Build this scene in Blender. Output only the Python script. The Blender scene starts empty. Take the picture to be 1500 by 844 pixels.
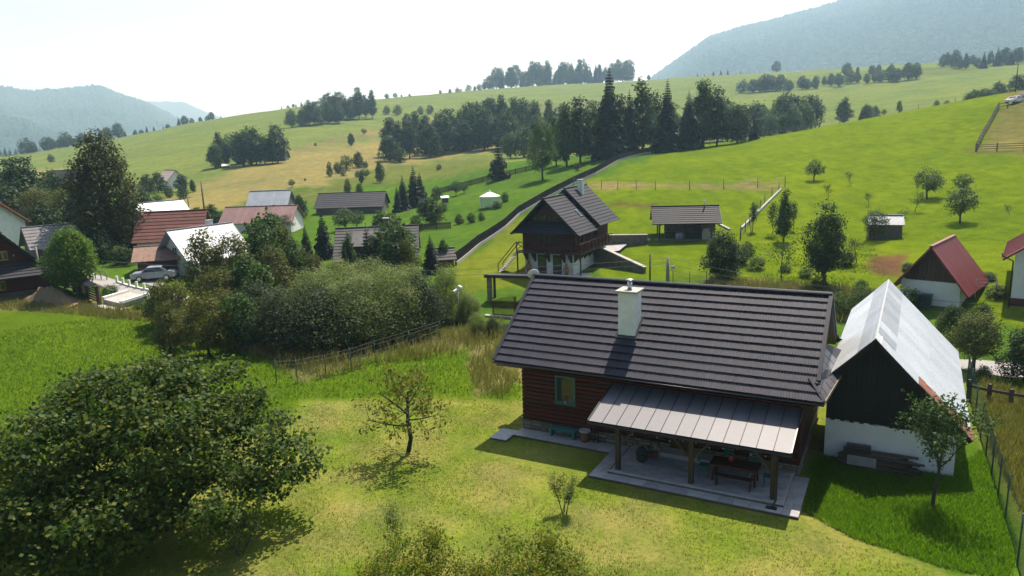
import bpy, bmesh, math, random
import numpy as np
from mathutils import Vector, Matrix, Euler

# ------------------------------------------------------------------ camera, sky, sun, exposure
SC = bpy.context.scene
COL = SC.collection
F_PX, PITCH, ROLL, HC = 1060.0, 0.1999, -0.0328, 14.0       # solved from the cottage's edges; 1500x844 photo
SUN_AZ, SUN_EL = math.radians(26), math.radians(60)          # azimuth from +Y towards +X, from the chimney's and eaves' shadows

cam_data = bpy.data.cameras.new('camera')
cam = bpy.data.objects.new('camera', cam_data)
COL.objects.link(cam)
SC.camera = cam
cam_data.sensor_width = 36.0
cam_data.lens = 36.0 * F_PX / 1500.0
cam_data.clip_start = 0.5
cam_data.clip_end = 40000
_cp, _sp = math.cos(PITCH), math.sin(PITCH)
_fw = Vector((0, _cp, -_sp)); _up = Vector((0, _sp, _cp)); _rt = Vector((1, 0, 0))
_c, _s = math.cos(ROLL), math.sin(ROLL)
CR, CU, CF = _c * _rt + _s * _up, -_s * _rt + _c * _up, _fw
cam.matrix_world = Matrix(((CR.x, CU.x, -CF.x, 0), (CR.y, CU.y, -CF.y, 0), (CR.z, CU.z, -CF.z, HC), (0, 0, 0, 1)))

world = bpy.data.worlds.new('World'); SC.world = world
world.use_nodes = True
wn = world.node_tree
sky = wn.nodes.new('ShaderNodeTexSky')
sky.sky_type = 'NISHITA'; sky.sun_disc = False
sky.sun_elevation = SUN_EL; sky.sun_rotation = SUN_AZ
sky.altitude = 600; sky.air_density = .85; sky.dust_density = 3.0; sky.ozone_density = 1.0
bg = wn.nodes['Background']; bg.inputs['Strength'].default_value = 0.078
wn.links.new(sky.outputs['Color'], bg.inputs['Color'])

sd = bpy.data.lights.new('sun', 'SUN'); sd.energy = 5.0; sd.angle = math.radians(0.53); sd.color = (1.0, 0.97, 0.915)
sun = bpy.data.objects.new('sun', sd); COL.objects.link(sun)
_sv = Vector((math.sin(SUN_AZ) * math.cos(SUN_EL), math.cos(SUN_AZ) * math.cos(SUN_EL), math.sin(SUN_EL)))
sun.rotation_euler = _sv.to_track_quat('Z', 'Y').to_euler()
sun.location = _sv * 100

SC.view_settings.view_transform = 'Standard'; SC.view_settings.look = 'None'
SC.view_settings.exposure = 0.95; SC.view_settings.gamma = 1.0
SC.render.engine = 'CYCLES'
SC.cycles.use_denoising = True
SC.cycles.denoising_input_passes = 'RGB_ALBEDO_NORMAL'
SC.cycles.max_bounces = 6; SC.cycles.diffuse_bounces = 2; SC.cycles.glossy_bounces = 2
SC.cycles.transmission_bounces = 4; SC.cycles.transparent_max_bounces = 12; SC.cycles.volume_bounces = 1
SC.cycles.use_adaptive_sampling = True; SC.cycles.adaptive_threshold = 0.01
SC.cycles.sample_clamp_indirect = 6.0

R = math.radians
rng = random.Random(11)
nrg = np.random.default_rng(5)

# ------------------------------------------------------------------ pixels <-> directions
def ray(px, py):
    return (CF + CR * ((px - 750) / F_PX) - CU * ((py - 422) / F_PX))

def project(x, y, z):
    v = Vector((x, y, z - HC)); d = v.dot(CF)
    return 750 + F_PX * v.dot(CR) / d, 422 - F_PX * v.dot(CU) / d

# ------------------------------------------------------------------ terrain: range (m) -> ground row, along a few bearings
PROF = {
    -160: [(130, 350), (170, 322), (220, 302), (280, 286), (350, 270), (450, 256), (600, 246), (760, 240), (900, 244), (1300, 252)],
    0: [(100, 378), (130, 345), (170, 315), (220, 295), (280, 279), (350, 263), (450, 248), (600, 236), (720, 231), (850, 236), (1300, 246)],
    150: [(100, 374), (130, 340), (170, 308), (220, 286), (280, 268), (350, 250), (450, 232), (600, 214), (680, 208), (800, 216), (1300, 240)],
    300: [(100, 370), (130, 336), (170, 304), (220, 278), (280, 252), (350, 226), (450, 200), (600, 180), (660, 175), (800, 184), (1300, 226)],
    450: [(75, 402), (100, 366), (130, 328), (170, 294), (220, 262), (270, 238), (350, 208), (450, 182), (600, 160), (700, 152), (820, 158), (1300, 210)],
    600: [(75, 402), (100, 362), (130, 322), (170, 288), (220, 261), (270, 240), (350, 211), (450, 186), (600, 158), (800, 139), (950, 143), (1300, 190)],
    750: [(72, 404), (85, 370), (100, 336), (130, 294), (160, 262), (190, 246), (230, 230), (270, 222), (350, 196), (450, 174), (600, 150), (850, 128), (1000, 126), (1150, 132), (1500, 178)],
    900: [(72, 405), (84, 366), (100, 318), (115, 280), (130, 263), (150, 246), (185, 226), (205, 219), (240, 222), (280, 215), (350, 194), (450, 174), (600, 148), (850, 122), (950, 119), (1100, 126), (1500, 172)],
    1050: [(72, 404), (84, 362), (100, 318), (115, 277), (130, 258), (150, 238), (180, 217), (198, 211), (230, 216), (280, 214), (350, 192), (450, 170), (600, 139), (800, 111), (880, 106), (1000, 112), (1500, 165)],
    1200: [(72, 400), (84, 368), (100, 322), (115, 285), (130, 258), (150, 226), (180, 192), (198, 180), (235, 188), (280, 196), (350, 177), (450, 155), (600, 126), (760, 102), (820, 99), (950, 108), (1500, 160)],
    1350: [(72, 396), (84, 362), (100, 318), (115, 284), (130, 256), (150, 219), (180, 177), (205, 157), (225, 152), (260, 162), (300, 172), (360, 158), (450, 136), (600, 110), (760, 91), (820, 88), (950, 100), (1500, 152)],
    1500: [(72, 392), (84, 356), (100, 308), (115, 272), (130, 238), (150, 197), (170, 160), (185, 139), (200, 130), (225, 126), (260, 136), (300, 146), (360, 136), (450, 120), (600, 98), (740, 82), (800, 80), (950, 94), (1500, 148)],
    1660: [(72, 388), (84, 350), (100, 300), (115, 262), (130, 226), (150, 184), (170, 146), (185, 126), (200, 117), (225, 113), (260, 122), (300, 130), (450, 106), (600, 88), (740, 74), (800, 73), (950, 88), (1500, 144)],
}
NTH, NRR = 241, 420
TH0, TH1 = R(-62), R(62)
LR0, LR1 = math.log(2.0), math.log(12000.0)
_lr = np.linspace(LR0, LR1, NRR)

def _solve_z(theta, r, py):
    z0, z1 = -200.0, 400.0
    for _ in range(50):
        zm = .5 * (z0 + z1)
        if project(r * math.sin(theta), r * math.cos(theta), zm)[1] > py: z0 = zm
        else: z1 = zm
    return zm

_cth, _cz = [], []
for _px, _pts in sorted(PROF.items()):
    _d = ray(_px, 300); _t = math.atan2(_d.x, _d.y)
    near = [(2, 0.0), (40, 0.0), (52, -.1), (62, -.4 if _px < 800 else -.1)]
    far = [(2600, -25.0), (12000, -60.0)]
    kn = near + [(r, _solve_z(_t, r, py)) for r, py in _pts] + far
    kr = np.log([q[0] for q in kn]); kz = np.array([q[1] for q in kn])
    _cth.append(_t); _cz.append(np.interp(_lr, kr, kz))
_cth = np.array(_cth); _cz = np.array(_cz)
_k = np.exp(-.5 * (np.arange(-9, 10) / 4.0) ** 2); _k /= _k.sum()
_cz = np.array([np.convolve(np.pad(q, 9, mode='edge'), _k, mode='valid') for q in _cz])
_th = np.linspace(TH0, TH1, NTH)
ZG = np.stack([np.interp(_th, _cth, _cz[:, j]) for j in range(NRR)], 1)      # [theta, r]
_k2 = np.exp(-.5 * (np.arange(-12, 13) / 5.0) ** 2); _k2 /= _k2.sum()
ZG = np.stack([np.convolve(np.pad(ZG[:, j], 12, mode='edge'), _k2, mode='valid') for j in range(NRR)], 1)
# soft unevenness that grows with distance
def _wob(x, y):
    return (np.sin(x * .045 + 1.3) * np.cos(y * .038 + .4) + .5 * np.sin(x * .11 + y * .07) + .3 * np.sin(x * .023 - y * .19 + 2.))
def zat(x, y):
    x = np.asarray(x, float); y = np.asarray(y, float)
    th = np.arctan2(x, y); r = np.maximum(np.hypot(x, y), 2.01)
    fade = np.clip((R(115) - np.abs(th)) / R(50), 0, 1)
    a = np.clip((th - TH0) / (TH1 - TH0) * (NTH - 1), 0, NTH - 1.001)
    b = np.clip((np.log(r) - LR0) / (LR1 - LR0) * (NRR - 1), 0, NRR - 1.001)
    i = a.astype(int); j = b.astype(int); fa = a - i; fb = b - j
    z = (ZG[i, j] * (1 - fa) + ZG[i + 1, j] * fa) * (1 - fb) + (ZG[i, j + 1] * (1 - fa) + ZG[i + 1, j + 1] * fa) * fb
    w = np.clip((r - 75) / 150, 0, 1) * .35
    return z * fade + w * _wob(x, y)
def zg(x, y): return float(zat(x, y))

def hit(px, py, rmin=14.0, rmax=2500.0):
    """first ground point seen through a pixel"""
    d = ray(px, py); h = math.hypot(d.x, d.y)
    rr = np.exp(np.linspace(math.log(rmin), math.log(rmax), 3000))
    X = rr * d.x / h; Y = rr * d.y / h; Z = HC + rr * d.z / h
    below = Z < zat(X, Y)
    k = int(np.argmax(below))
    if not below[k]: k = len(rr) - 1
    return Vector((X[k], Y[k], zg(X[k], Y[k])))

def at_range(px, r, py=300):
    """ground point on a bearing at a known range"""
    d = ray(px, py); h = math.hypot(d.x, d.y)
    x, y = r * d.x / h, r * d.y / h
    return Vector((x, y, zg(x, y)))

def mpp(p):
    """metres per photo pixel at a point"""
    return (Vector(p) - Vector((0, 0, HC))).dot(CF) / F_PX

# ------------------------------------------------------------------ node material helpers
def new_mat(name):
    m = bpy.data.materials.new(name); m.use_nodes = True
    nt = m.node_tree; bs = nt.nodes['Principled BSDF']
    return m, nt, bs

def N(nt, t, **kw):
    n = nt.nodes.new(t)
    for k, v in kw.items(): setattr(n, k, v)
    return n

def noise(nt, scale, detail=4, rough=.6, vec=None, w=None):
    n = N(nt, 'ShaderNodeTexNoise'); n.inputs['Scale'].default_value = scale
    n.inputs['Detail'].default_value = detail; n.inputs['Roughness'].default_value = rough
    if vec is not None: nt.links.new(vec, n.inputs['Vector'])
    return n.outputs['Fac']

def ramp(nt, fac, stops):
    n = N(nt, 'ShaderNodeValToRGB'); e = n.color_ramp.elements
    while len(e) < len(stops): e.new(.5)
    for k, (p, c) in enumerate(stops):
        e[k].position = p; e[k].color = (*c[:3], 1)
    nt.links.new(fac, n.inputs['Fac'])
    return n.outputs['Color']

def mixc(nt, fac, a, b, mode='MIX'):
    n = N(nt, 'ShaderNodeMix', data_type='RGBA', blend_type=mode)
    if isinstance(fac, (int, float)): n.inputs[0].default_value = fac
    else: nt.links.new(fac, n.inputs[0])
    for k, v in ((6, a), (7, b)):
        if isinstance(v, tuple): n.inputs[k].default_value = (*v[:3], 1)
        else: nt.links.new(v, n.inputs[k])
    return n.outputs[2]

def mathn(nt, op, a, b=0.0, clamp=False):
    n = N(nt, 'ShaderNodeMath', operation=op, use_clamp=clamp)
    for k, v in ((0, a), (1, b)):
        if isinstance(v, (int, float)): n.inputs[k].default_value = v
        else: nt.links.new(v, n.inputs[k])
    return n.outputs[0]

def bump(nt, bs, h, strength=.3, dist=.02):
    n = N(nt, 'ShaderNodeBump'); n.inputs['Strength'].default_value = strength; n.inputs['Distance'].default_value = dist
    nt.links.new(h, n.inputs['Height']); nt.links.new(n.outputs['Normal'], bs.inputs['Normal'])

MATS = {}
def pmat(name, c1, c2=None, scale=3.0, rough=.7, c3=None, fine=None, bumpk=0.0, stretch=(1, 1, 1), metal=0.0, island=0.0, spec=.5, obj_rand=0.0):
    """two or three colours broken up by noise in object space, fine grain, optional variation from piece to piece"""
    if name in MATS: return MATS[name]
    m, nt, bs = new_mat(name)
    tc = N(nt, 'ShaderNodeTexCoord'); mp = N(nt, 'ShaderNodeMapping'); mp.inputs['Scale'].default_value = stretch
    nt.links.new(tc.outputs['Object'], mp.inputs['Vector'])
    v = mp.outputs['Vector']
    c2 = c2 or tuple(q * .75 for q in c1)
    n1 = noise(nt, scale, 5, .65, v)
    st = [(.3, c1), (.7, c2)] if c3 is None else [(.25, c1), (.5, c3), (.75, c2)]
    col = ramp(nt, n1, st)
    if fine:
        n2 = noise(nt, fine, 3, .7, v)
        col = mixc(nt, 1.0, col, ramp(nt, n2, [(.25, (.7, .7, .7)), (.75, (1.25, 1.25, 1.25))]), 'MULTIPLY')
    if island or obj_rand:
        g = N(nt, 'ShaderNodeNewGeometry') if island else N(nt, 'ShaderNodeObjectInfo')
        k = island or obj_rand
        rv = g.outputs['Random Per Island'] if island else g.outputs['Random']
        col = mixc(nt, 1.0, col, ramp(nt, rv, [(0, (1 - k,) * 3), (1, (1 + k,) * 3)]), 'MULTIPLY')
    nt.links.new(col, bs.inputs['Base Color'])
    bs.inputs['Roughness'].default_value = rough; bs.inputs['Metallic'].default_value = metal
    bs.inputs['Specular IOR Level'].default_value = spec
    if bumpk: bump(nt, bs, noise(nt, fine or scale * 6, 4, .7, v), bumpk, .02)
    MATS[name] = m
    return m

def leaf_mat(name, cols, trans=.35, rough=.6, obj_var=.12, spec=.2):
    if name in MATS: return MATS[name]
    m, nt, bs = new_mat(name)
    g = N(nt, 'ShaderNodeNewGeometry'); oi = N(nt, 'ShaderNodeObjectInfo')
    n = len(cols)
    col = ramp(nt, g.outputs['Random Per Island'], [(k / max(1, n - 1), c) for k, c in enumerate(cols)])
    col = mixc(nt, 1.0, col, ramp(nt, oi.outputs['Random'], [(0, (1 - obj_var, 1 - obj_var, 1)), (.5, (1, 1, .9)), (1, (1 + obj_var, 1 + obj_var * .6, .85))]), 'MULTIPLY')
    nt.links.new(col, bs.inputs['Base Color'])
    bs.inputs['Roughness'].default_value = rough; bs.inputs['Specular IOR Level'].default_value = spec
    tr = N(nt, 'ShaderNodeBsdfTranslucent')
    nt.links.new(mixc(nt, 1.0, col, (1.1, 1.35, .5), 'MULTIPLY'), tr.inputs['Color'])
    mx = N(nt, 'ShaderNodeMixShader'); mx.inputs[0].default_value = trans
    nt.links.new(bs.outputs[0], mx.inputs[1]); nt.links.new(tr.outputs[0], mx.inputs[2])
    nt.links.new(mx.outputs[0], nt.nodes['Material Output'].inputs['Surface'])
    MATS[name] = m
    return m

# ------------------------------------------------------------------ object helpers
def tag(o, label=None, cat=None, group=None, kind=None):
    if label: o['label'] = label
    if cat: o['category'] = cat
    if group: o['group'] = group
    if kind: o['kind'] = kind
    return o

def thing(name, label, cat, loc=(0, 0, 0), rz=0.0, group=None):
    o = bpy.data.objects.new(name, None); COL.objects.link(o)
    o.empty_display_size = .3
    o.location = loc; o.rotation_euler = (0, 0, rz)
    return tag(o, label, cat, group)

def link(name, me, parent=None, loc=None):
    o = bpy.data.objects.new(name, me); COL.objects.link(o)
    if parent is not None: o.parent = parent
    if loc is not None: o.location = loc
    return o

class MB:
    """collects shapes; build() links them as ONE mesh object"""
    def __init__(s): s.v = []; s.f = []; s.m = []; s.cur = 0; s.smooth = set()
    def mat(s, k): s.cur = k; return s
    def add(s, vs, fs, smooth=False):
        b = len(s.v); s.v += [tuple(q) for q in vs]
        for f in fs:
            if smooth: s.smooth.add(len(s.f))
            s.f.append(tuple(b + i for i in f)); s.m.append(s.cur)
        return s
    def box(s, x0, x1, y0, y1, z0, z1, M=None):
        vs = [Vector((x, y, z)) for z in (z0, z1) for y in (y0, y1) for x in (x0, x1)]
        if M is not None: vs = [M @ q for q in vs]
        return s.add(vs, [(0, 2, 3, 1), (4, 5, 7, 6), (0, 1, 5, 4), (2, 6, 7, 3), (0, 4, 6, 2), (1, 3, 7, 5)])
    def cbox(s, c, size, M=None):
        c = Vector(c); h = Vector(size) / 2
        Mx = Matrix.Translation(c) @ (M.to_4x4() if M is not None else Matrix())
        return s.box(-h.x, h.x, -h.y, h.y, -h.z, h.z, Mx)
    def beam(s, a, b, w, h, upv=(0, 0, 1)):
        a = Vector(a); b = Vector(b); d = (b - a); L = d.length; d.normalize()
        u = Vector(upv)
        if abs(d.dot(u)) > .98: u = Vector((0, 1, 0))
        x = d.cross(u).normalized(); z = x.cross(d).normalized()
        M = Matrix((x, d, z)).transposed().to_4x4(); M.translation = a
        return s.box(-w / 2, w / 2, 0, L, -h / 2, h / 2, M)
    def tube(s, pts, rad, n=8, caps=True, smooth=True):
        pts = [Vector(p) for p in pts]
        if isinstance(rad, (int, float)): rad = [rad] * len(pts)
        b = len(s.v); prev = None
        for i, p in enumerate(pts):
            d = (pts[min(i + 1, len(pts) - 1)] - pts[max(i - 1, 0)]).normalized()
            if prev is None:
                x = d.orthogonal().normalized()
            else:
                x = (prev - d * prev.dot(d)); x = x.normalized() if x.length > 1e-6 else d.orthogonal().normalized()
            prev = x; y = d.cross(x)
            for k in range(n):
                a = 2 * math.pi * k / n
                s.v.append(tuple(p + (x * math.cos(a) + y * math.sin(a)) * rad[i]))
        for i in range(len(pts) - 1):
            for k in range(n):
                if smooth: s.smooth.add(len(s.f))
                s.f.append((b + i * n + k, b + i * n + (k + 1) % n, b + (i + 1) * n + (k + 1) % n, b + (i + 1) * n + k)); s.m.append(s.cur)
        if caps:
            s.f.append(tuple(b + k for k in reversed(range(n)))); s.m.append(s.cur)
            e = b + (len(pts) - 1) * n
            s.f.append(tuple(e + k for k in range(n))); s.m.append(s.cur)
        return s
    def lathe(s, prof, c=(0, 0, 0), n=16, smooth=True):
        c = Vector(c); b = len(s.v)
        for r, z in prof:
            for k in range(n):
                a = 2 * math.pi * k / n
                s.v.append((c.x + r * math.cos(a), c.y + r * math.sin(a), c.z + z))
        for i in range(len(prof) - 1):
            for k in range(n):
                if smooth: s.smooth.add(len(s.f))
                s.f.append((b + i * n + k, b + i * n + (k + 1) % n, b + (i + 1) * n + (k + 1) % n, b + (i + 1) * n + k)); s.m.append(s.cur)
        s.f.append(tuple(b + k for k in reversed(range(n)))); s.m.append(s.cur)
        e = b + (len(prof) - 1) * n
        s.f.append(tuple(e + k for k in range(n))); s.m.append(s.cur)
        return s
    def slab(s, poly, th, n=None):
        """polygon of 3-D points thickened by th against its normal"""
        P = [Vector(p) for p in poly]
        if n is None:
            n = (P[1] - P[0]).cross(P[2] - P[0]).normalized()
        n = Vector(n); k = len(P)
        vs = P + [p - n * th for p in P]
        fs = [tuple(range(k)), tuple(reversed(range(k, 2 * k)))] + [(i, k + i, k + (i + 1) % k, (i + 1) % k) for i in range(k)]
        return s.add(vs, fs)
    def mesh(s, name, mats):
        me = bpy.data.meshes.new(name); me.from_pydata(s.v, [], s.f)
        for m in (mats if isinstance(mats, (list, tuple)) else [mats]): me.materials.append(m)
        me.polygons.foreach_set('material_index', s.m)
        if s.smooth:
            me.polygons.foreach_set('use_smooth', [i in s.smooth for i in range(len(s.f))])
        me.update()
        return me
    def build(s, name, mats, parent=None, loc=None):
        return link(name, s.mesh(name, mats), parent, loc)

def np_mesh(name, V, Fq, mats, smooth=False, midx=None):
    """fast mesh from numpy quads (or tris)"""
    me = bpy.data.meshes.new(name)
    V = np.asarray(V, np.float32); Fq = np.asarray(Fq, np.int32)
    nv, nf, k = len(V), len(Fq), Fq.shape[1]
    me.vertices.add(nv); me.vertices.foreach_set('co', V.ravel())
    me.loops.add(nf * k); me.loops.foreach_set('vertex_index', Fq.ravel())
    me.polygons.add(nf); me.polygons.foreach_set('loop_start', np.arange(0, nf * k, k, dtype=np.int32))
    me.polygons.foreach_set('loop_total', np.full(nf, k, np.int32))
    if smooth: me.polygons.foreach_set('use_smooth', np.ones(nf, bool))
    for m in (mats if isinstance(mats, (list, tuple)) else [mats]): me.materials.append(m)
    if midx is not None: me.polygons.foreach_set('material_index', np.asarray(midx, np.int32))
    me.update(calc_edges=True)
    me.validate()
    return me

def in_poly(px, py, poly):
    px = np.asarray(px); py = np.asarray(py); c = np.zeros(px.shape, bool)
    n = len(poly)
    for i in range(n):
        x0, y0 = poly[i]; x1, y1 = poly[(i + 1) % n]
        if y0 == y1: continue
        k = ((y0 > py) != (y1 > py)) & (px < (x1 - x0) * (py - y0) / (y1 - y0) + x0)
        c ^= k
    return c

def fbm(x, y, seed, octs=5):
    r = np.random.default_rng(seed); s = np.zeros_like(x); a = 1.0; f = 1.0
    for _ in range(octs):
        for _ in range(3):
            t = r.uniform(0, 2 * math.pi); p = r.uniform(0, 6.28)
            s += a * np.sin((x * math.cos(t) + y * math.sin(t)) * f + p) / 3
        a *= .52; f *= 1.93
    return s

# ------------------------------------------------------------------ ground sheet
def build_ground():
    a = np.concatenate([np.linspace(R(-180), R(-42), 40, endpoint=False), np.linspace(R(-42), R(42), 430), np.linspace(R(42), R(180), 41)[1:]])
    r = np.concatenate([[.01, 2, 5, 9], np.exp(np.linspace(math.log(12), math.log(1600), 430)), np.exp(np.linspace(math.log(1700), math.log(11000), 30))])
    A, RR = np.meshgrid(a, r, indexing='ij')
    X = RR * np.sin(A); Y = RR * np.cos(A); Z = zat(X, Y)
    na, nr = A.shape
    idx = np.arange(na * nr).reshape(na, nr)
    Fq = np.stack([idx[:-1, :-1].ravel(), idx[:-1, 1:].ravel(), idx[1:, 1:].ravel(), idx[1:, :-1].ravel()], 1)
    V = np.stack([X, Y, Z], -1).reshape(-1, 3)
    # what grows where (real ground cover, from what the photograph shows at each spot)
    P = V - np.array([0, 0, HC]); d = P @ np.array(CF); d = np.where(np.abs(d) < 1e-3, 1e-3, d)
    px = np.where(d > 0, 750 + F_PX * (P @ np.array(CR)) / d, -9999); py = np.where(d > 0, 422 - F_PX * (P @ np.array(CU)) / d, 9999)
    rng_ = np.hypot(V[:, 0], V[:, 1])
    wob = 6 * np.sin(V[:, 0] * .35 + V[:, 1] * .21) + 4 * np.sin(V[:, 0] * .9 - V[:, 1] * .6) + 3 * nrg.normal(size=len(V))
    pxw = px + wob; pyw = py + .35 * wob
    LAWN = (0.160, 0.178, 0.036); LUSH = (0.070, 0.118, 0.008); HILL = (0.098, 0.142, 0.008); FAR = (0.115, 0.148, 0.038); STRAW = (0.184, 0.160, 0.060)
    OLIVE = (0.092, 0.112, 0.027); WEED = (0.150, 0.136, 0.051); DIRT = (0.10, 0.058, 0.034); EARTH = (0.068, 0.048, 0.027); GARD = (0.058, 0.112, 0.014); YEL = (0.109, 0.136, 0.015)
    C = np.tile(np.array(LAWN), (len(V), 1))
    def zone(poly, col, lo=0, hi=1e9):
        C[in_poly(pxw, pyw, poly) & (rng_ > lo) & (rng_ < hi)] = col
    # mown lawn: greener and strawier patches, faint mower lines
    nx = fbm(V[:, 0] * 1.1, V[:, 1] * 1.1, 41, 5) + .5 * nrg.normal(size=len(V)); mow = np.sin((V[:, 0] * .35 + V[:, 1] * .94) * 2.6 + .4 * np.sin(V[:, 0] * .4))
    f = np.clip(.40 + .40 * nx + .12 * mow, 0, 1)[:, None]
    C = np.where(((rng_ < 60)[:, None]), np.array((.118, .170, .018)) * (1 - f) + np.array((.215, .195, .062)) * f, C)
    C[(rng_ > 48)] = GARD
    C[(rng_ > 215)] = FAR
    # left meadow in front of the stream, mown lawn ends where the tall grass begins
    zone([(-400, 430), (250, 455), (420, 520), (660, 505), (770, 520), (770, 592), (640, 585), (440, 585), (380, 640), (-400, 720)], LUSH, 0, 80)
    zone([(-400, 430), (90, 430), (230, 462), (420, 500), (660, 485), (770, 470), (775, 560), (700, 585), (690, 510), (560, 520), (440, 560), (405, 530), (240, 470), (100, 452), (-400, 448)], WEED, 0, 90)
    zone([(1165, 730), (1200, 640), (1440, 640), (1500, 790), (1500, 860), (1400, 845), (1250, 780)], (0.075, 0.145, 0.012), 0, 60)
    zone([(1432, 560), (1700, 560), (1700, 700), (1500, 690)], (0.068, 0.116, 0.020), 0, 60)
    # right hillside meadow
    zone([(855, 262), (990, 215), (1060, 205), (1200, 170), (1350, 140), (1460, 125), (1700, 110), (1700, 520), (1440, 470), (1240, 420), (1100, 410), (880, 412)], HILL, 45, 250)
    zone([(600, 260), (760, 240), (1000, 214), (860, 268), (700, 380), (600, 400)], GARD, 60, 230)
    zone([(665, 392), (720, 350), (760, 318), (800, 300), (800, 420), (680, 430)], YEL, 55, 130)
    zone([(1424, 225), (1480, 130), (1700, 110), (1700, 235)], (0.116, 0.112, 0.034), 110, 260)
    zone([(1440, 205), (1520, 205), (1520, 218), (1440, 218)], WEED, 110, 200)
    zone([(860, 269), (1150, 268), (1150, 277), (860, 277)], WEED, 90, 150)
    zone([(1270, 400), (1290, 375), (1330, 372), (1320, 405)], DIRT, 50, 110)
    zone([(1040, 408), (1240, 420), (1240, 440), (1040, 420)], WEED, 50, 90)
    zone([(900, 300), (960, 296), (960, 302), (900, 305)], DIRT, 80, 130)
    # far fields
    zone([(225, 300), (330, 255), (430, 225), (560, 205), (760, 190), (760, 215), (600, 240), (480, 268), (330, 305), (240, 318)], STRAW, 130, 420)
    zone([(430, 285), (560, 245), (700, 232), (740, 232), (730, 244), (640, 262), (520, 275), (450, 300)], OLIVE, 130, 330)
    zone([(400, 225), (480, 205), (580, 182), (660, 172), (760, 166), (760, 171), (640, 180), (520, 203), (440, 224)], (0.163, 0.139, 0.058), 250, 600)
    zone([(-100, 262), (60, 250), (100, 242), (80, 258), (30, 268), (-100, 285)], STRAW, 200, 600)
    zone([(1100, 122), (1250, 108), (1430, 96), (1430, 104), (1250, 118), (1110, 132)], OLIVE, 300, 900)
    zone([(700, 166), (860, 150), (960, 146), (960, 152), (840, 160), (700, 172)], (0.116, 0.116, 0.048), 300, 900)
    # below the bushes: a darker, less green ground colour
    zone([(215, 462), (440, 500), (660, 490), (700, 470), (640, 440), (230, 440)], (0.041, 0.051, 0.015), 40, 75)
    # soften the borders
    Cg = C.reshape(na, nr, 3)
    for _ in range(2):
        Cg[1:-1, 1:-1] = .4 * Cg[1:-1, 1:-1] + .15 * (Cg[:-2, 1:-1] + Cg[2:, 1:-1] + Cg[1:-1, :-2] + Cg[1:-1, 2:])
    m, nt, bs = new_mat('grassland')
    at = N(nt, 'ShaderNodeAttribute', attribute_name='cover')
    ge = N(nt, 'ShaderNodeNewGeometry'); pos = ge.outputs['Position']
    n1 = noise(nt, .045, 5, .6, pos); n2 = noise(nt, .5, 6, .7, pos); n3 = noise(nt, 5.5, 5, .75, pos)
    mp = N(nt, 'ShaderNodeMapping'); mp.inputs['Scale'].default_value = (1, .22, 1); mp.inputs['Rotation'].default_value = (0, 0, .55)
    nt.links.new(pos, mp.inputs['Vector']); n4 = noise(nt, .55, 4, .6, mp.outputs['Vector'])
    col = mixc(nt, 1.0, at.outputs['Color'], ramp(nt, n1, [(.3, (.76, .84, .88)), (.7, (1.2, 1.12, 1.0))]), 'MULTIPLY')
    col = mixc(nt, 1.0, col, ramp(nt, n2, [(.25, (.62, .70, .74)), (.5, (1, 1, 1)), (.75, (1.34, 1.22, 1.14))]), 'MULTIPLY')
    col = mixc(nt, 1.0, col, ramp(nt, n3, [(.25, (.55, .60, .64)), (.5, (1, 1, 1)), (.78, (1.45, 1.34, 1.3))]), 'MULTIPLY')
    col = mixc(nt, 1.0, col, ramp(nt, n4, [(.3, (.86, .88, .9)), (.7, (1.12, 1.10, 1.05))]), 'MULTIPLY')
    nt.links.new(col, bs.inputs['Base Color']); bs.inputs['Roughness'].default_value = 1.0; bs.inputs['Specular IOR Level'].default_value = 0.0
    bump(nt, bs, noise(nt, 7.0, 6, .8, pos), .7, .12)
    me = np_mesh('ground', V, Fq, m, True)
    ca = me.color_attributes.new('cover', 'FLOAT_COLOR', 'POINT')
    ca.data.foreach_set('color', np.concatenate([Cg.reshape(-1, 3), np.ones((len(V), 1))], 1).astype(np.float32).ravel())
    return tag(link('ground', me), 'green meadow land rolling up from the yard to the far hills', 'ground', kind='structure')
ground = build_ground()
# ------------------------------------------------------------------ far mountains
def forest_mat(name, c1, c2):
    m, nt, bs = new_mat(name)
    ge = N(nt, 'ShaderNodeNewGeometry')
    vo = N(nt, 'ShaderNodeTexVoronoi'); vo.inputs['Scale'].default_value = .055; nt.links.new(ge.outputs['Position'], vo.inputs['Vector'])
    n1 = noise(nt, .0035, 5, .6, ge.outputs['Position']); n2 = noise(nt, .03, 4, .7, ge.outputs['Position'])
    col = ramp(nt, n1, [(.35, c1), (.65, c2)])
    col = mixc(nt, 1.0, col, ramp(nt, vo.outputs['Distance'], [(0, (1.5, 1.5, 1.4)), (.8, (.45, .45, .5))]), 'MULTIPLY')
    col = mixc(nt, 1.0, col, ramp(nt, n2, [(.3, (.7, .7, .75)), (.7, (1.3, 1.3, 1.2))]), 'MULTIPLY')
    nt.links.new(col, bs.inputs['Base Color']); bs.inputs['Roughness'].default_value = 1; bs.inputs['Specular IOR Level'].default_value = 0
    bump(nt, bs, mathn(nt, 'SUBTRACT', 1.0, vo.outputs['Distance']), 1.0, 14.0)
    return m
FOREST = forest_mat('far_forest', (.018, .032, .014), (.035, .055, .018))

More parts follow.
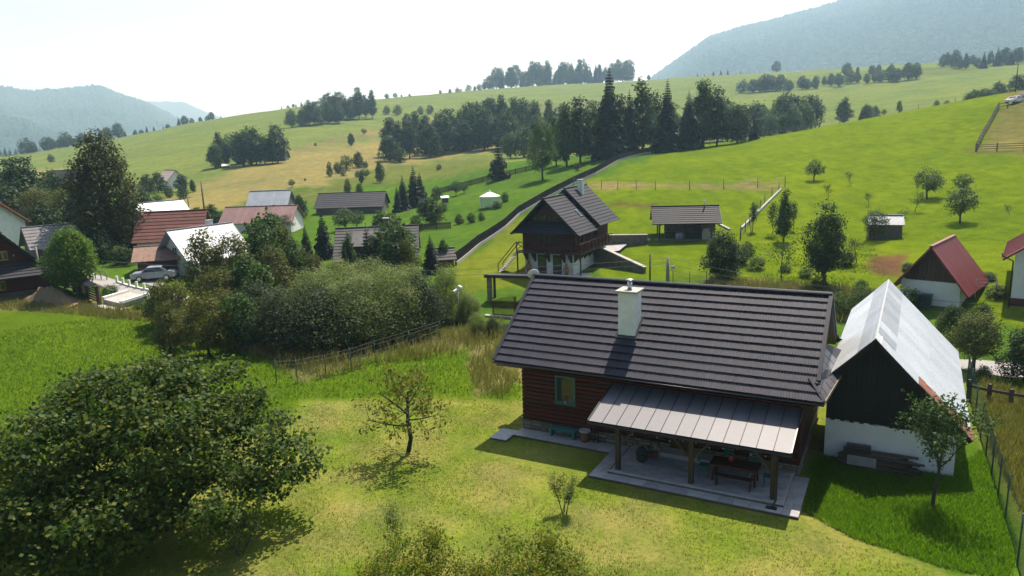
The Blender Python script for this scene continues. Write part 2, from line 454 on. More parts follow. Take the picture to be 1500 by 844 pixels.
def mountain(name, label, skyline, R0, depth, foot, seed, dth=.0012, rough=1.0):
    """a wooded mountain: crest at range R0 along a skyline, falling towards and away from the valley"""
    pts = sorted((math.atan2(ray(px, py).x, ray(px, py).y), HC + R0 * ray(px, py).z / math.hypot(ray(px, py).x, ray(px, py).y)) for px, py in skyline)
    th = np.arange(pts[0][0], pts[-1][0], dth)
    zc = np.interp(th, [p[0] for p in pts], [p[1] for p in pts])
    k = np.ones(7) / 7; zc = np.convolve(np.pad(zc, 3, mode='edge'), k, mode='valid')
    s = np.linspace(-1, 1, 90)                                   # -1 foot towards us, 0 crest, 1 behind
    T, S = np.meshgrid(th, s, indexing='ij')
    RRm = R0 + S * depth
    X = RRm * np.sin(T); Y = RRm * np.cos(T)
    prof = 1 - np.abs(S) ** 1.25
    Z = foot + (zc[:, None] - foot) * prof
    spur = fbm(X / 380, Y / 380, seed, 5)
    Z += spur * 55 * rough * np.clip(np.abs(S) * 3, 0, 1) * prof
    Z += (nrg.uniform(0, 1, Z.shape) ** 2) * 13 * np.clip(prof * 5, 0, 1)   # crowns of the trees
    na, nr = T.shape; idx = np.arange(na * nr).reshape(na, nr)
    Fq = np.stack([idx[:-1, :-1].ravel(), idx[1:, :-1].ravel(), idx[1:, 1:].ravel(), idx[:-1, 1:].ravel()], 1)
    me = np_mesh(name, np.stack([X, Y, Z], -1).reshape(-1, 3), Fq, FOREST, False)
    return tag(link(name, me), label, 'mountain', kind='structure')

mountain('mountain', 'big hazy blue wooded mountain rising behind the meadows', [(860, 170), (920, 142), (965, 110), (1000, 84), (1040, 56), (1080, 44), (1130, 32), (1180, 18), (1245, 0), (1320, -30), (1420, -62), (1520, -80), (1700, -70), (1900, -20), (2200, 40), (2500, 95), (2900, 150)], 3600, 2100, -20, 3)
mountain('mountain', 'hazy blue wooded mountain range with a blunt peak', [(-1500, 290), (-1200, 225), (-900, 160), (-650, 110), (-400, 84), (-200, 100), (-60, 118), (0, 126), (40, 134), (95, 130), (145, 125), (175, 138), (215, 150), (250, 168), (290, 186), (330, 205), (380, 225)], 4300, 1700, -40, 8, .0012, .8)
mountain('mountain', 'paler farther mountain shoulder behind the blunt peak', [(160, 190), (205, 150), (235, 150), (270, 150), (290, 160), (330, 176), (380, 196), (440, 215)], 6500, 1500, -40, 12, .0012, .6)
mountain('mountain', 'low wooded foothill below the blunt peak', [(-1000, 268), (-700, 215), (-450, 170), (-300, 155), (-100, 165), (0, 172), (40, 178), (80, 196), (110, 206), (160, 225)], 2900, 700, -40, 15, .0012, .7)

# ------------------------------------------------------------------ the air
def haze():
    mb = MB(); mb.box(-9000, 9000, -300, 9500, -140, 1250)
    m = bpy.data.materials.new('haze'); m.use_nodes = True; nt = m.node_tree
    nt.nodes.clear()
    out = N(nt, 'ShaderNodeOutputMaterial'); pv = N(nt, 'ShaderNodeVolumePrincipled')
    pv.inputs['Color'].default_value = (.48, .72, 1.0, 1); pv.inputs['Absorption Color'].default_value = (1, 1, 1, 1); pv.inputs['Density'].default_value = HAZE_DENSITY
    pv.inputs['Anisotropy'].default_value = .35
    nt.links.new(pv.outputs[0], out.inputs['Volume'])
    o = mb.build('haze', m); tag(o, 'thin bluish summer haze hanging over the valley', 'haze', kind='stuff')
    return o
HAZE_DENSITY = 2.4e-4
haze()
# ================================================================== the log cottage
HX, HY, HYAW = .35, 33.745, -.4994
BX, BY, BYAW = 14.822, 28.521, -.5116
def local(ox, oy, yaw, a, b, z=0.0):
    c, s = math.cos(yaw), math.sin(yaw)
    return Vector((ox + c * a - s * b, oy + s * a + c * b, z))
def HL(a, b, z=0.0): return local(HX, HY, HYAW, a, b, z)

M_TILE = pmat('anthracite_tile', (.036, .035, .050), (.025, .025, .037), 1.2, .55, fine=30, island=.12, bumpk=.1, spec=.1)
M_TRIM = pmat('anthracite_trim', (.034, .033, .044), (.026, .026, .035), 2, .5, spec=.15)
M_PANEL = pmat('grey_sheet_panel', (.135, .13, .14), (.11, .105, .115), .9, .5, fine=60, obj_rand=.1, spec=.4)
M_GUT = pmat('dark_gutter', (.018, .017, .018), None, 2, .35)
M_PLANK = pmat('redbrown_plank', (.095, .022, .012), (.055, .014, .008), 2.0, .6, fine=12, stretch=(.25, 2, 6), obj_rand=.28, bumpk=.3, spec=.2)
M_POST = pmat('dark_timber', (.055, .028, .015), (.035, .018, .011), 3, .6, fine=18, stretch=(3, 3, .5), obj_rand=.15, bumpk=.3)
M_STONE = pmat('sandstone', (.26, .20, .12), (.14, .11, .075), 2.5, .9, c3=(.20, .17, .12), fine=25, bumpk=.6, obj_rand=.3)
M_MORTAR = pmat('mortar', (.12, .10, .08), (.08, .07, .055), 6, .95, fine=40, bumpk=.5)
M_PLASTER = pmat('white_plaster', (.74, .73, .69), (.60, .58, .53), 1.3, .9, c3=(.70, .69, .65), fine=50, bumpk=.2)
M_CHIM = pmat('chimney_plaster', (.78, .78, .74), (.62, .61, .56), 2.2, .9, fine=45, bumpk=.3)
M_CONC = pmat('pale_concrete', (.42, .39, .35), (.30, .28, .25), 3, .9, fine=40, bumpk=.3)
M_STEEL = pmat('steel', (.55, .55, .56), (.4, .4, .42), 4, .3, metal=.9)
M_TEAL = pmat('teal_paint', (.035, .16, .15), (.028, .12, .115), 4, .5, fine=30)
M_GREEN = pmat('green_paint', (.02, .10, .08), None, 3, .6)
M_PAVER = pmat('paver', (.36, .34, .34), (.25, .235, .24), 2.5, .85, fine=30, bumpk=.25, obj_rand=.16)
M_KERB = pmat('kerb_stone', (.40, .38, .36), (.30, .28, .27), 3, .85, fine=30, bumpk=.25)
M_SOIL = pmat('brown_earth', (.12, .085, .05), (.07, .05, .032), 4, .95, fine=30, bumpk=.6)
M_CREAM = pmat('cream_cloth', (.6, .57, .48), None, 5, .8)
def glass_mat():
    m, nt, bs = new_mat('window_glass')
    bs.inputs['Base Color'].default_value = (.012, .016, .018, 1); bs.inputs['Roughness'].default_value = .04
    bs.inputs['Specular IOR Level'].default_value = .9
    return m
M_GLASS = glass_mat()

cot = thing('log_cottage', 'red-brown log cottage with dark stepped tile roof, white chimney and open porch', 'house', (HX, HY, 0), HYAW)
HLEN, HRZ, HEZ, HRB, HEO = 12.7, 7.0, 3.69, 3.81, .8
SLP = (HRZ - HEZ) / (HRB + HEO)
def roofz(b): return HRZ - abs(HRB - b) * SLP

def walls():
    W = 2 * HRB
    mb = MB()                                        # core with gables
    prof = [(0, -.3), (W, -.3), (W, roofz(W) - .22), (HRB, HRZ - .3), (0, roofz(0) - .22)]
    vs = [(.04, b + (.04 if b == 0 else -.04 if b == W else 0), z) for b, z in prof] + [(HLEN - .04, b + (.04 if b == 0 else -.04 if b == W else 0), z) for b, z in prof]
    k = len(prof)
    mb.add(vs, [tuple(range(k)), tuple(reversed(range(k, 2 * k)))] + [(i, k + i, k + (i + 1) % k, (i + 1) % k) for i in range(k)])
    wall = mb.build('wall', M_PLANK, cot)
    ph = .205
    opens = [(1.80, 2.83, 1.72, 3.06), (7.35, 8.35, .3, 2.55), (9.6, 10.6, 1.3, 2.4)]
    z = .66
    while z < 3.75:
        z1 = min(z + ph - .012, 3.78)
        segs = [(0.0, HLEN)]
        for (oa, ob, oz0, oz1) in opens:
            if z1 > oz0 and z < oz1:
                segs = [s for (p, q) in segs for s in ((p, min(q, oa)), (max(p, ob), q)) if s[1] - s[0] > .02 and not (s[0] >= oa and s[1] <= ob)]
        for p, q in segs:
            d = rng.uniform(0, .008)
            pm = MB()                                # slightly rounded log board
            pr = [(.03, z), (-.03 - d, z + .02), (-.048 - d, z + ph * .5), (-.03 - d, z1 - .02), (.03, z1)]
            vs = [(p, b, zz) for b, zz in pr] + [(q, b, zz) for b, zz in pr]
            pm.add(vs, [tuple(range(5)), tuple(reversed(range(5, 10)))] + [(i, (i + 1) % 5, 5 + (i + 1) % 5, 5 + i) for i in range(5)])
            pm.build('plank', M_PLANK, wall)
        if z < 3.9:                                  # end wall boards
            pm = MB(); pm.box(HLEN - .03, HLEN + .045, .0, 2 * HRB, z, z1); pm.build('plank', M_PLANK, wall)
        z += ph
    # green boarded gable above the skirt roof
    for i in range(30):
        b0 = .35 + i * (2 * HRB - .7) / 30; b1 = b0 + (2 * HRB - .7) / 30 - .015
        zt = min(roofz(b0), roofz(b1)) - .25
        if zt > 4.2:
            pm = MB(); pm.box(HLEN - .03, HLEN + .03 + .006 * (i % 2), b0, b1, 3.95, zt); pm.build('gable_board', M_GREEN, wall)
    sill = MB(); sill.box(-.09, HLEN + .09, -.10, .0, .60, .66); sill.box(HLEN, HLEN + .1, 0, 2 * HRB, .60, .66)
    sill.build('sill_board', M_GUT, cot)
    # stone plinth, stone by stone
    pl = MB(); pl.box(-.02, HLEN + .02, -.02, .03, -.3, .6); pl.box(HLEN - .03, HLEN + .02, 0, 2 * HRB, -.9, .6)
    plinth = pl.build('plinth', M_MORTAR, cot)
    def stone(a0, a1, z0, z1, side):
        j = lambda s=.018: rng.uniform(-s, s)
        d = .05 + rng.uniform(0, .035); g = .012
        f = [(a0 + g + abs(j()), z0 + g + abs(j())), (a1 - g - abs(j()), z0 + g + abs(j())), (a1 - g - abs(j()), z1 - g - abs(j())), (a0 + g + abs(j()), z1 - g - abs(j()))]
        fi = [((a0 + a1) / 2 + (x - (a0 + a1) / 2) * .82, (z0 + z1) / 2 + (zz - (z0 + z1) / 2) * .78) for x, zz in f]
        if side == 0: vs = [(x, -.01, zz) for x, zz in f] + [(x, -d, zz) for x, zz in fi]
        else: vs = [(HLEN + .01, x, zz) for x, zz in f] + [(HLEN + d, x, zz) for x, zz in fi]
        s = MB(); s.add(vs, [(4, 5, 6, 7), (0, 1, 5, 4), (1, 2, 6, 5), (2, 3, 7, 6), (3, 0, 4, 7)])
        s.build('stone', M_STONE, plinth)
    for side, end in ((0, HLEN), (1, 5.0)):
        z = -.1 if side == 0 else -.5
        while z < .55:
            h = min(rng.uniform(.17, .25), .595 - z); x = 0
            if .595 - z - h < .1: h = .595 - z
            while x < end:
                w = rng.uniform(.3, .62)
                if end - x - w < .25: w = end - x
                stone(x, x + w, z, z + h, side); x += w
            z += h
    # window with teal frame
    def window(a0, a1, z0, z1, mat, extra=True):
        w = MB(); fw = .085
        for (p, q, r0, r1) in ((a0, a1, z0, z0 + fw), (a0, a1, z1 - fw, z1), (a0, a0 + fw, z0 + fw, z1 - fw), (a1 - fw, a1, z0 + fw, z1 - fw)):
            w.box(p, q, -.085, .02, r0, r1)
        wo = w.build('window', mat, cot)
        g = MB(); g.box(a0 + fw, a1 - fw, -.03, -.02, z0 + fw, z1 - fw); g.build('pane', M_GLASS, wo)
        s = MB(); s.box(a0 - .05, a1 + .05, -.15, .0, z0 - .05, z0 - .002); s.build('window_sill', mat, wo)
        return wo
    wo = window(1.80, 2.83, 1.72, 3.06, M_TEAL)
    cu = MB()
    for i in range(6):
        cu.box(1.9 + i * .035, 1.93 + i * .035, -.045 - .008 * (i % 2), -.032, 1.82, 2.95)
    cu.build('curtain', pmat('dark_curtain', (.03, .035, .05), None, 4, .9), wo)
    fl = MB(); fl.lathe([(.035, 0), (.05, .1), (.055, .12)], (2.33, -.09, 1.722), 8); fl.build('flowerpot', M_CREAM, wo)
    bl = MB()
    for i in range(14):
        a, z = 2.33 + rng.uniform(-.1, .1), 1.93 + rng.uniform(-.06, .12)
        bl.lathe([(.004, -.03), (.03, 0), (.004, .03)], (a, -.09 + rng.uniform(-.02, .03), z), 5)
    bl.build('blossoms', pmat('red_blossom', (.25, .03, .02), (.08, .06, .02), 30, .7), wo)
    window(9.6, 10.6, 1.3, 2.4, M_TEAL)
    dr = MB(); dr.box(7.35, 8.35, -.06, .0, .3, 2.55); door = dr.build('door', M_POST, cot)
    for q in range(4):
        s = MB(); s.box(7.42 + q * .222, 7.42 + q * .222 + .21, -.085, -.061, .36, 2.48); s.build('door_board', M_PLANK, door)
    s = MB(); s.box(8.2, 8.24, -.13, -.086, 1.2, 1.34); s.build('handle', M_STEEL, door)
    st = MB(); st.box(7.1, 9.3, -.75, -.05, .225, .42); st.build('doorstep', M_CONC, cot)
    # wall lamp under the eave
    lm = MB(); lm.cbox((.42, -.12, 3.36), (.09, .16, .06)); lm.lathe([(.03, -.03), (.055, 0), (.03, .05)], (.42, -.2, 3.27), 8)
    lm.build('wall_lamp', pmat('lamp_grey', (.25, .25, .25), None, 3, .4), cot)
    # little rack of tools under the porch end
    rk = MB(); rk.box(3.55, 4.6, -.09, -.052, .92, .99); rk.box(3.55, 4.6, -.09, -.052, 1.2, 1.27); rk.box(3.55, 3.62, -.092, -.05, .99, 1.2); rk.box(4.53, 4.6, -.092, -.05, .99, 1.2); rk.box(4.02, 4.1, -.092, -.05, .99, 1.2)
    rk.build('wall_rack', M_POST, cot)
walls()

def main_roof():
    A0, A1 = -1.08, HLEN + .63                        # verges
    HIPB, EA = -.02, HLEN + .93                       # hip foot and eave corner of the skirt
    ca, sa = 1 / math.hypot(1, SLP), SLP / math.hypot(1, SLP)
    nrm = Vector((0, -sa, ca))
    deck = MB()
    P = lambda a, b, off=0: Vector((a, b, roofz(b))) + nrm * off
    deck.slab([P(A0, -HEO), P(EA, -HEO), P(A1, HIPB), P(A1, HRB), P(A0, HRB)], .16, nrm)
    nb = Vector((0, sa, ca)); Pb = lambda a, b, off=0: Vector((a, b, roofz(b))) + nb * off
    deck.slab([Pb(A0, HRB), Pb(A1, HRB), Pb(A1, 2 * HRB + HEO), Pb(A0, 2 * HRB + HEO)], .16, nb)
    roof = deck.build('roof', M_TRIM, cot)
    NC = 13; n_sh = 130
    for back in (0, 1):
        for c in range(NC):
            t0, t1 = c / NC, (c + 1) / NC                # from the eave upwards
            b0 = -HEO - .04 + t0 * (HRB + HEO); b1 = -HEO - .04 + t1 * (HRB + HEO) + .05
            b1 = min(b1, HRB - .02)
            mb = MB()
            right = A1 - .02 if b0 > HIPB - .05 else A1 + (HIPB - b0) / (HIPB + HEO) * (EA - A1) - .03
            n = n_sh if not back else 20
            xs = np.linspace(A0 + .02, right, n + 1)
            for i in range(n):
                up = .095 + (rng.uniform(-.004, .006)); dl = rng.uniform(-.004, .004)
                x0, x1 = xs[i], xs[i + 1] - .012
                vs = []
                for (x, b, off) in ((x0, b0 + dl, up), (x1, b0 + dl, up - .012), (x1, b1, .012), (x0, b1, .012), (x0, b0 + dl, .003), (x1, b0 + dl, .003)):
                    q = P(x, b, off)
                    if back: q = Vector((q.x, 2 * HRB - q.y, q.z))
                    vs.append(q)
                fs = [(0, 1, 2, 3), (4, 5, 1, 0), (5, 2, 1), (4, 0, 3)]
                mb.add(vs, fs if not back else [tuple(reversed(f)) for f in fs])
            mb.build('tile_course', M_TILE, roof)
    rc = MB()                                          # half-round ridge caps
    x = A0
    while x < A1 - .05:
        x1 = min(x + .42, A1 + .02)
        n = 6; vs = []
        for xx, rr in ((x, .15), (x1 + .03, .162)):
            for k in range(n + 1):
                a = math.pi * k / n
                vs.append((xx, HRB + rr * math.cos(a), HRZ + .02 + rr * .75 * math.sin(a)))
        rc = MB(); rc.add(vs, [(k, k + 1, n + 2 + k, n + 1 + k) for k in range(n)] + [tuple(range(n, -1, -1)), tuple(range(n + 1, 2 * n + 2))])
        rc.build('ridge_cap', M_TRIM, roof); x = x1
    for a, lo in ((A0, -HEO), (A1, HIPB)):             # verge flashings
        v = MB(); v.beam(P(a, lo, .03), P(a, HRB, .03), .16, .15, nrm)
        v.build('verge_board', M_TRIM, roof)
        v = MB(); v.beam(Pb(a, 2 * HRB + HEO, .03), Pb(a, HRB, .03), .16, .15, nb)
        v.build('verge_board', M_TRIM, roof)
    # skirt roof over the end wall
    oz = HEZ
    O0, O1 = Vector((EA, -HEO, oz)), Vector((14.05, 3.9, oz + .05))
    I0, I1 = Vector((A1 - .35, HIPB, roofz(HIPB) + .03)), Vector((HLEN + .05, 5.0, 4.62))
    sk = MB(); sn = (O1 - O0).cross(I0 - O0).normalized(); sn = sn if sn.z > 0 else -sn
    E1 = Vector((14.0, 5.6, oz + .3))
    sk.add([O0, O1, E1, I1, I0], [(0, 1, 2, 3, 4)]); sk.add([q - Vector((0, 0, .12)) for q in (O0, O1, E1, I1, I0)], [(4, 3, 2, 1, 0), ])
    skirt = sk.build('skirt_roof', M_TRIM, cot)
    for r in range(2):
        for i in range(6):
            def S(u, w): return (O0.lerp(O1, u)).lerp(I0.lerp(I1, u), w)
            u0, u1 = i / 6, (i + 1) / 6 - .012; w0, w1 = r * .5, r * .5 + .485
            q = [S(u0, w0), S(u1, w0), S(u1, w1), S(u0, w1)]
            p = MB(); p.slab([v + Vector((0, 0, .035 + .004 * r)) for v in q], .03, Vector((0, 0, 1))); p.build('skirt_panel', pmat('skirt_sheet', (.10, .095, .105), (.08, .075, .085), 1.5, .4, obj_rand=.1, fine=40), skirt)
    v = MB(); v.beam(O0 + Vector((0, 0, .05)), I0 + Vector((0, .02, .09)), .12, .05); v.build('hip_cap', M_TRIM, skirt)
    v = MB(); v.beam(O0 + Vector((.03, 0, -.02)), O1 + Vector((.03, 0, -.02)), .03, .14); v.build('fascia', pmat('weathered_board', (.35, .28, .2), (.22, .17, .12), 3, .8, fine=20), skirt)
    # gutter along the front eave
    g = MB(); n = 6; vs = []
    for xx in (A0, EA + .02):
        for k in range(n + 1):
            a = math.pi * k / n
            vs.append((xx, -HEO - .1 + .075 * math.cos(a), HEZ - .06 - .075 * math.sin(a)))
    g.add(vs, [(k, n + 1 + k, n + 2 + k, k + 1) for k in range(n)])
    g.tube([(A0, -HEO - .175, HEZ - .06), (EA + .02, -HEO - .175, HEZ - .06)], .014, 6)
    g.build('gutter', M_GUT, cot)
    s = MB(); s.box(A0 + .05, HLEN + .6, -HEO + .02, -.06, HEZ - .26, HEZ - .235); s.build('soffit', M_PLANK, cot)
    # satellite dish on the far verge
    d = thing('satellite_dish', 'white round satellite dish fixed at the peak of the cottage roof', 'dish', HL(A0 - .12, HRB + .1, HRZ - .1), HYAW + R(200))
    m = MB(); prof = [(.02, 0), (.12, .012), (.22, .04), (.31, .085)]
    m.lathe(prof + [(.315, .095), (.22, .055), (.05, .02)], (0, 0, 0), 20)
    dm = m.build('reflector', pmat('dish_white', (.75, .75, .73), (.62, .62, .6), 5, .5), d); dm.rotation_euler = (R(62), 0, R(20)); dm.location = (0, 0, .12)
    m = MB(); m.tube([(0, 0, -.45), (0, .05, .1)], .022, 6); m.build('mast', M_STEEL, d)
    m = MB(); m.tube([(0, -.02, 0), (.02, -.38, .12)], .012, 5); m.cbox((.02, -.4, .13), (.05, .1, .05)); m.build('receiver_arm', M_STEEL, d)
    # chimney
    ch = MB(); ch.box(4.58, 5.40, 1.0, 1.88, 4.6, 7.06); chim = ch.build('chimney', M_CHIM, cot)
    c = MB(); c.box(4.47, 5.51, .89, 1.99, 7.06, 7.15); c.build('chimney_cap', M_CONC, chim)
    c = MB(); c.lathe([(.11, 0), (.11, .34)], (4.99, 1.44, 7.15), 14); c.lathe([(.075, .34), (.075, .42)], (4.99, 1.44, 7.15), 10)
    c.lathe([(.19, .43), (.17, .47), (.05, .50)], (4.99, 1.44, 7.15), 14); c.build('flue', M_STEEL, chim)
    f = MB()
    for (a0, a1, b0, b1) in ((4.5, 5.48, .88, .985), (5.415, 5.5, .98, 1.95), (4.48, 4.565, .98, 1.95)):
        q = [P(a0, b0, .09), P(a1, b0, .09), P(a1, b1, .09), P(a0, b1, .09)]
        f.slab(q, .1, nrm)
    f.build('flashing', M_GUT, chim)
main_roof()

def porch():
    A0, A1, B0, B1, Z0, Z1 = 4.72, 12.78, -.05, -3.02, 3.05, 2.33
    sl = (Z0 - Z1) / (B0 - B1)
    pz = lambda b: Z0 + (b - B0) * sl
    n = Vector((0, -sl, 1)).normalized()
    por = MB(); por.slab([(A0, B1, pz(B1)), (A1, B1, pz(B1)), (A1, B0, pz(B0)), (A0, B0, pz(B0))], .05, n)
    roof = por.build('porch_roof', M_TRIM, cot)
    k = 13; w = (A1 - A0) / k
    me = None
    for i in range(k):
        a0 = A0 + i * w
        if me is None:
            m = MB(); m.slab([(.012, B1 - .01, pz(B1) + .018), (w - .012, B1 - .01, pz(B1) + .018), (w - .012, B0, pz(B0) + .018), (.012, B0, pz(B0) + .018)], .016, n); me = m.mesh('roof_panel', M_PANEL)
            m = MB(); m.slab([(-.012, B1 - .01, pz(B1) + .042), (.012, B1 - .01, pz(B1) + .042), (.012, B0, pz(B0) + .042), (-.012, B0, pz(B0) + .042)], .041, n); ms = m.mesh('seam', M_TRIM)
        link('roof_panel', me, roof, (a0, 0, 0))
        if i: link('seam', ms, roof, (a0, 0, 0))
    for a in (A0 - .02, A1 + .02):
        v = MB(); v.beam((a, B1 - .02, pz(B1) + .0), (a, B0, pz(B0) + .0), .05, .12, n); v.build('verge_trim', M_GUT, roof)
    g = MB(); nn = 6; vs = []
    for xx in (A0 - .03, A1 + .05):
        for kk in range(nn + 1):
            a = math.pi * kk / nn
            vs.append((xx, B1 - .085 + .065 * math.cos(a), pz(B1) - .05 - .065 * math.sin(a)))
    g.add(vs, [(q, nn + 1 + q, nn + 2 + q, q + 1) for q in range(nn)]); g.box(A0, A1, B1 - .02, B1 + .01, pz(B1) - .14, pz(B1) - .052)
    g.build('porch_gutter', M_GUT, roof)
    # rafters
    for i in range(9):
        a = A0 + .25 + i * (A1 - A0 - .5) / 8
        m = MB(); m.beam((a, B1 + .12, pz(B1 + .12) - .115), (a, B0, pz(B0) - .115), .08, .12, n); m.build('rafter', M_POST, cot)
    bm = MB(); bm.box(A0 + .2, A1 - .15, -2.74, -2.58, 2.05, 2.2); bm.build('porch_beam', M_POST, cot)
    for a, zb in ((5.9, .2), (9.0, .2), (12.15, .2)):
        m = MB(); m.box(a - .095, a + .095, -2.755, -2.565, zb, 2.048); post = m.build('porch_post', M_POST, cot)
        for s in (-1, 1):
            if (a < 6 and s < 0) or (a > 12 and s > 0): continue
            m = MB(); m.beam((a + s * .09, -2.66, 1.35), (a + s * .72, -2.66, 2.06), .09, .1, (0, 1, 0)); m.build('brace', M_POST, post)
    d = MB(); d.tube([(12.32, B1 - .08, 2.2), (12.3, -2.85, 2.0), (12.3, -2.85, .3), (12.22, -3.15, .13)], .04, 8); d.build('downpipe', M_GUT, cot)
    # string of festoon lamps along the beam
    s = MB(); pts = []
    for i in range(40):
        u = i / 39; pts.append((A0 + .6 + u * 7.0, -2.3, 1.95 - .22 * abs(math.sin(u * math.pi * 4))))
    s.tube(pts, .008, 4, False); st = s.build('lamp_string', M_GUT, cot)
    for i in range(3, 39, 3):
        m = MB(); m.lathe([(.008, .02), (.03, -.03), (.02, -.06)], pts[i], 6); m.build('bulb', M_CREAM, st)
porch()

# ------------------------------------------------------------------ paved patio (two levels) and path
patio = MB(); patio.box(4.9, 13.2, -3.52, -.03, -.2, .085); patio.box(5.55, 12.6, -3.0, -.06, .084, .19); patio.box(-.05, 4.9, -1.0, -.1, -.2, .085); patio.box(-.95, -.06, -1.72, -.45, -.2, .06)
patio = patio.build('patio', M_SOIL, None); patio.location = (HX, HY, 0); patio.rotation_euler = (0, 0, HYAW)
tag(patio, 'grey paved patio under the cottage porch with a path along the wall', 'patio', kind='structure')
def pave(a0, a1, b0, b1, z, w, d, th=.03, name='paving_slab', stagger=True, skip=None):
    me = {}
    nb = max(1, round((b1 - b0) / d)); dd = (b1 - b0) / nb
    for j in range(nb):
        na = max(1, round((a1 - a0) / w)); ww = (a1 - a0) / na
        off = (ww / 2 if (j % 2 and stagger) else 0)
        x = a0
        while x < a1 - .01:
            x1 = min(a1, x + (ww - off if x == a0 and off else ww))
            if skip is None or not skip(x, x1, b0 + j * dd, b0 + (j + 1) * dd):
                key = round(x1 - x, 3), round(dd, 3)
                if key not in me:
                    m = MB(); m.box(.006, x1 - x - .006, .006, dd - .006, 0, th); me[key] = m.mesh(name, M_PAVER)
                link(name, me[key], patio, (x, b0 + j * dd, z + rng.uniform(-.003, .003)))
            x = x1
inn = lambda x0, x1, y0, y1: x0 > 5.2 and x1 < 12.9 and y0 > -3.02
pave(4.9, 13.2, -3.52, -.06, .086, .6, .5, skip=inn)
pave(5.62, 12.5, -2.9, -.1, .191, .75, .28)
pave(-.05, 4.9, -1.0, -.1, .086, .6, .45)
pave(-.95, -.06, -1.72, -.45, .062, .9, .64)
k = MB(); k.box(5.5, 12.6, -3.0, -2.9, .10, .235); k.build('step_edge', M_KERB, patio)
k = MB(); k.box(12.5, 12.6, -2.899, -.1, .10, .236); k.build('step_edge', M_KERB, patio)

# ------------------------------------------------------------------ things on the patio
def teal_bench():
    t = thing('bench', 'low teal wooden bench against the log wall under the window', 'bench', HL(2.3, -.34, .12), HYAW)
    m = MB(); m.box(-.72, .72, -.17, .17, .40, .45); m.build('seat', M_TEAL, t)
    for x in (-.58, .58):
        m = MB(); m.box(x - .03, x + .03, -.15, .15, 0, .398); m.build('leg', M_TEAL, t)
    m = MB(); m.box(-.55, .55, -.02, .02, .26, .33); m.build('stretcher', M_TEAL, t)
teal_bench()
st = thing('stump_stool', 'round clay-brown stump stool with a pale slab top beside the teal bench', 'stool', HL(3.42, -.36, .12), HYAW)
m = MB(); m.lathe([(.17, 0), (.2, .18), (.185, .4), (.16, .5)], n=14); m.build('base', pmat('terracotta', (.19, .075, .045), (.12, .05, .03), 6, .8), st)
m = MB(); m.lathe([(.27, .5), (.28, .53), (.27, .56)], n=14); m.build('top', M_CONC, st)
st = thing('boot_rack', 'small dark wooden rack standing by the stump stool', 'rack', HL(3.95, -.3, .12), HYAW)
for x in (-.12, .12):
    m = MB(); m.beam((x, 0, 0), (x, 0, .75), .05, .05); m.build('upright', M_POST, st)
for z in (.15, .5, .72):
    m = MB(); m.box(-.095, .095, -.06, .06, z, z + .03); m.build('shelf', M_POST, st)
bk = thing('backpack', 'black backpack slumped on the patio by the porch flowers', 'backpack', HL(6.55, -1.5, .225), HYAW + .3)
m = MB(); prof = [(.16, 0), (.24, .08), (.25, .3), (.22, .5), (.14, .62), (.05, .66)]
m.lathe(prof, n=14); b = m.build('bag', pmat('black_fabric', (.012, .012, .014), (.02, .02, .022), 9, .8, bumpk=.3), bk); b.scale = (1, .75, 1)
m = MB(); m.lathe([(.14, .05), (.19, .12), (.19, .3), (.12, .36)], (0, -.16, 0), 12); m.build('pocket', MATS['black_fabric'], bk)
m = MB(); m.tube([(.1, .19, .5), (.12, .26, .3), (.1, .2, .08)], .02, 5); m.tube([(-.1, .19, .5), (-.12, .26, .3), (-.1, .2, .08)], .02, 5); m.build('strap', MATS['black_fabric'], bk)
def potted(loc, label, cols):
    t = thing('potted_plant', label, 'plant', loc, 0)
    m = MB(); m.lathe([(.11, 0), (.15, .2), (.165, .24), (.14, .245)], n=12); m.build('pot', MATS['terracotta'], t)
    V, Fq = [], []
    for i in range(90):
        d = Vector((rng.gauss(0, 1), rng.gauss(0, 1), abs(rng.gauss(0, 1)))).normalized() * rng.uniform(.08, .26); c = Vector((0, 0, .32)) + d
        u = Vector((rng.uniform(-1, 1), rng.uniform(-1, 1), rng.uniform(-1, 1))).normalized() * .035; w = u.orthogonal().normalized() * .035
        b = len(V); V += [c - u, c - w, c + u, c + w]; Fq.append((b, b + 1, b + 2, b + 3))
    link('blossoms', np_mesh('blossoms', [tuple(v) for v in V], Fq, leaf_mat('blossom_' + cols[0], cols[1], .3)), t)
potted(HL(6.95, -.85, .225), 'pot of pale white blossoms beside the doorstep', ('white', [(.5, .5, .48), (.06, .12, .03), (.55, .5, .55)]))
potted(HL(6.75, -1.05, .225), 'pot of violet blossoms behind the black backpack', ('violet', [(.12, .06, .25), (.05, .10, .03), (.2, .12, .3)]))
tb = thing('garden_table', 'dark red-brown wooden table on the patio under the porch', 'table', HL(10.55, -1.7, .225), HYAW)
for i in range(6):
    m = MB(); m.box(-.95, .95, -.42 + i * .14, -.42 + i * .14 + .13, .70, .74); m.build('board', pmat('mahogany_stain', (.075, .022, .014), (.05, .016, .01), 4, .45, fine=20, obj_rand=.2), tb)
for x in (-.82, .82):
    for y in (-.34, .34):
        m = MB(); m.box(x - .04, x + .04, y - .04, y + .04, 0, .699); m.build('leg', MATS['mahogany_stain'], tb)
m = MB(); m.box(-.78, .78, -.3, -.26, .6, .695); m.box(-.78, .78, .26, .3, .6, .695); m.build('apron', MATS['mahogany_stain'], tb)
jg = thing('jug', 'red jug standing on the patio table', 'jug', HL(10.35, -1.62, .967), 0)
m = MB(); m.lathe([(.06, 0), (.095, .06), (.1, .14), (.06, .22), (.065, .27)], n=14); m.build('body', pmat('red_glaze', (.35, .02, .03), (.28, .015, .02), 6, .3), jg)
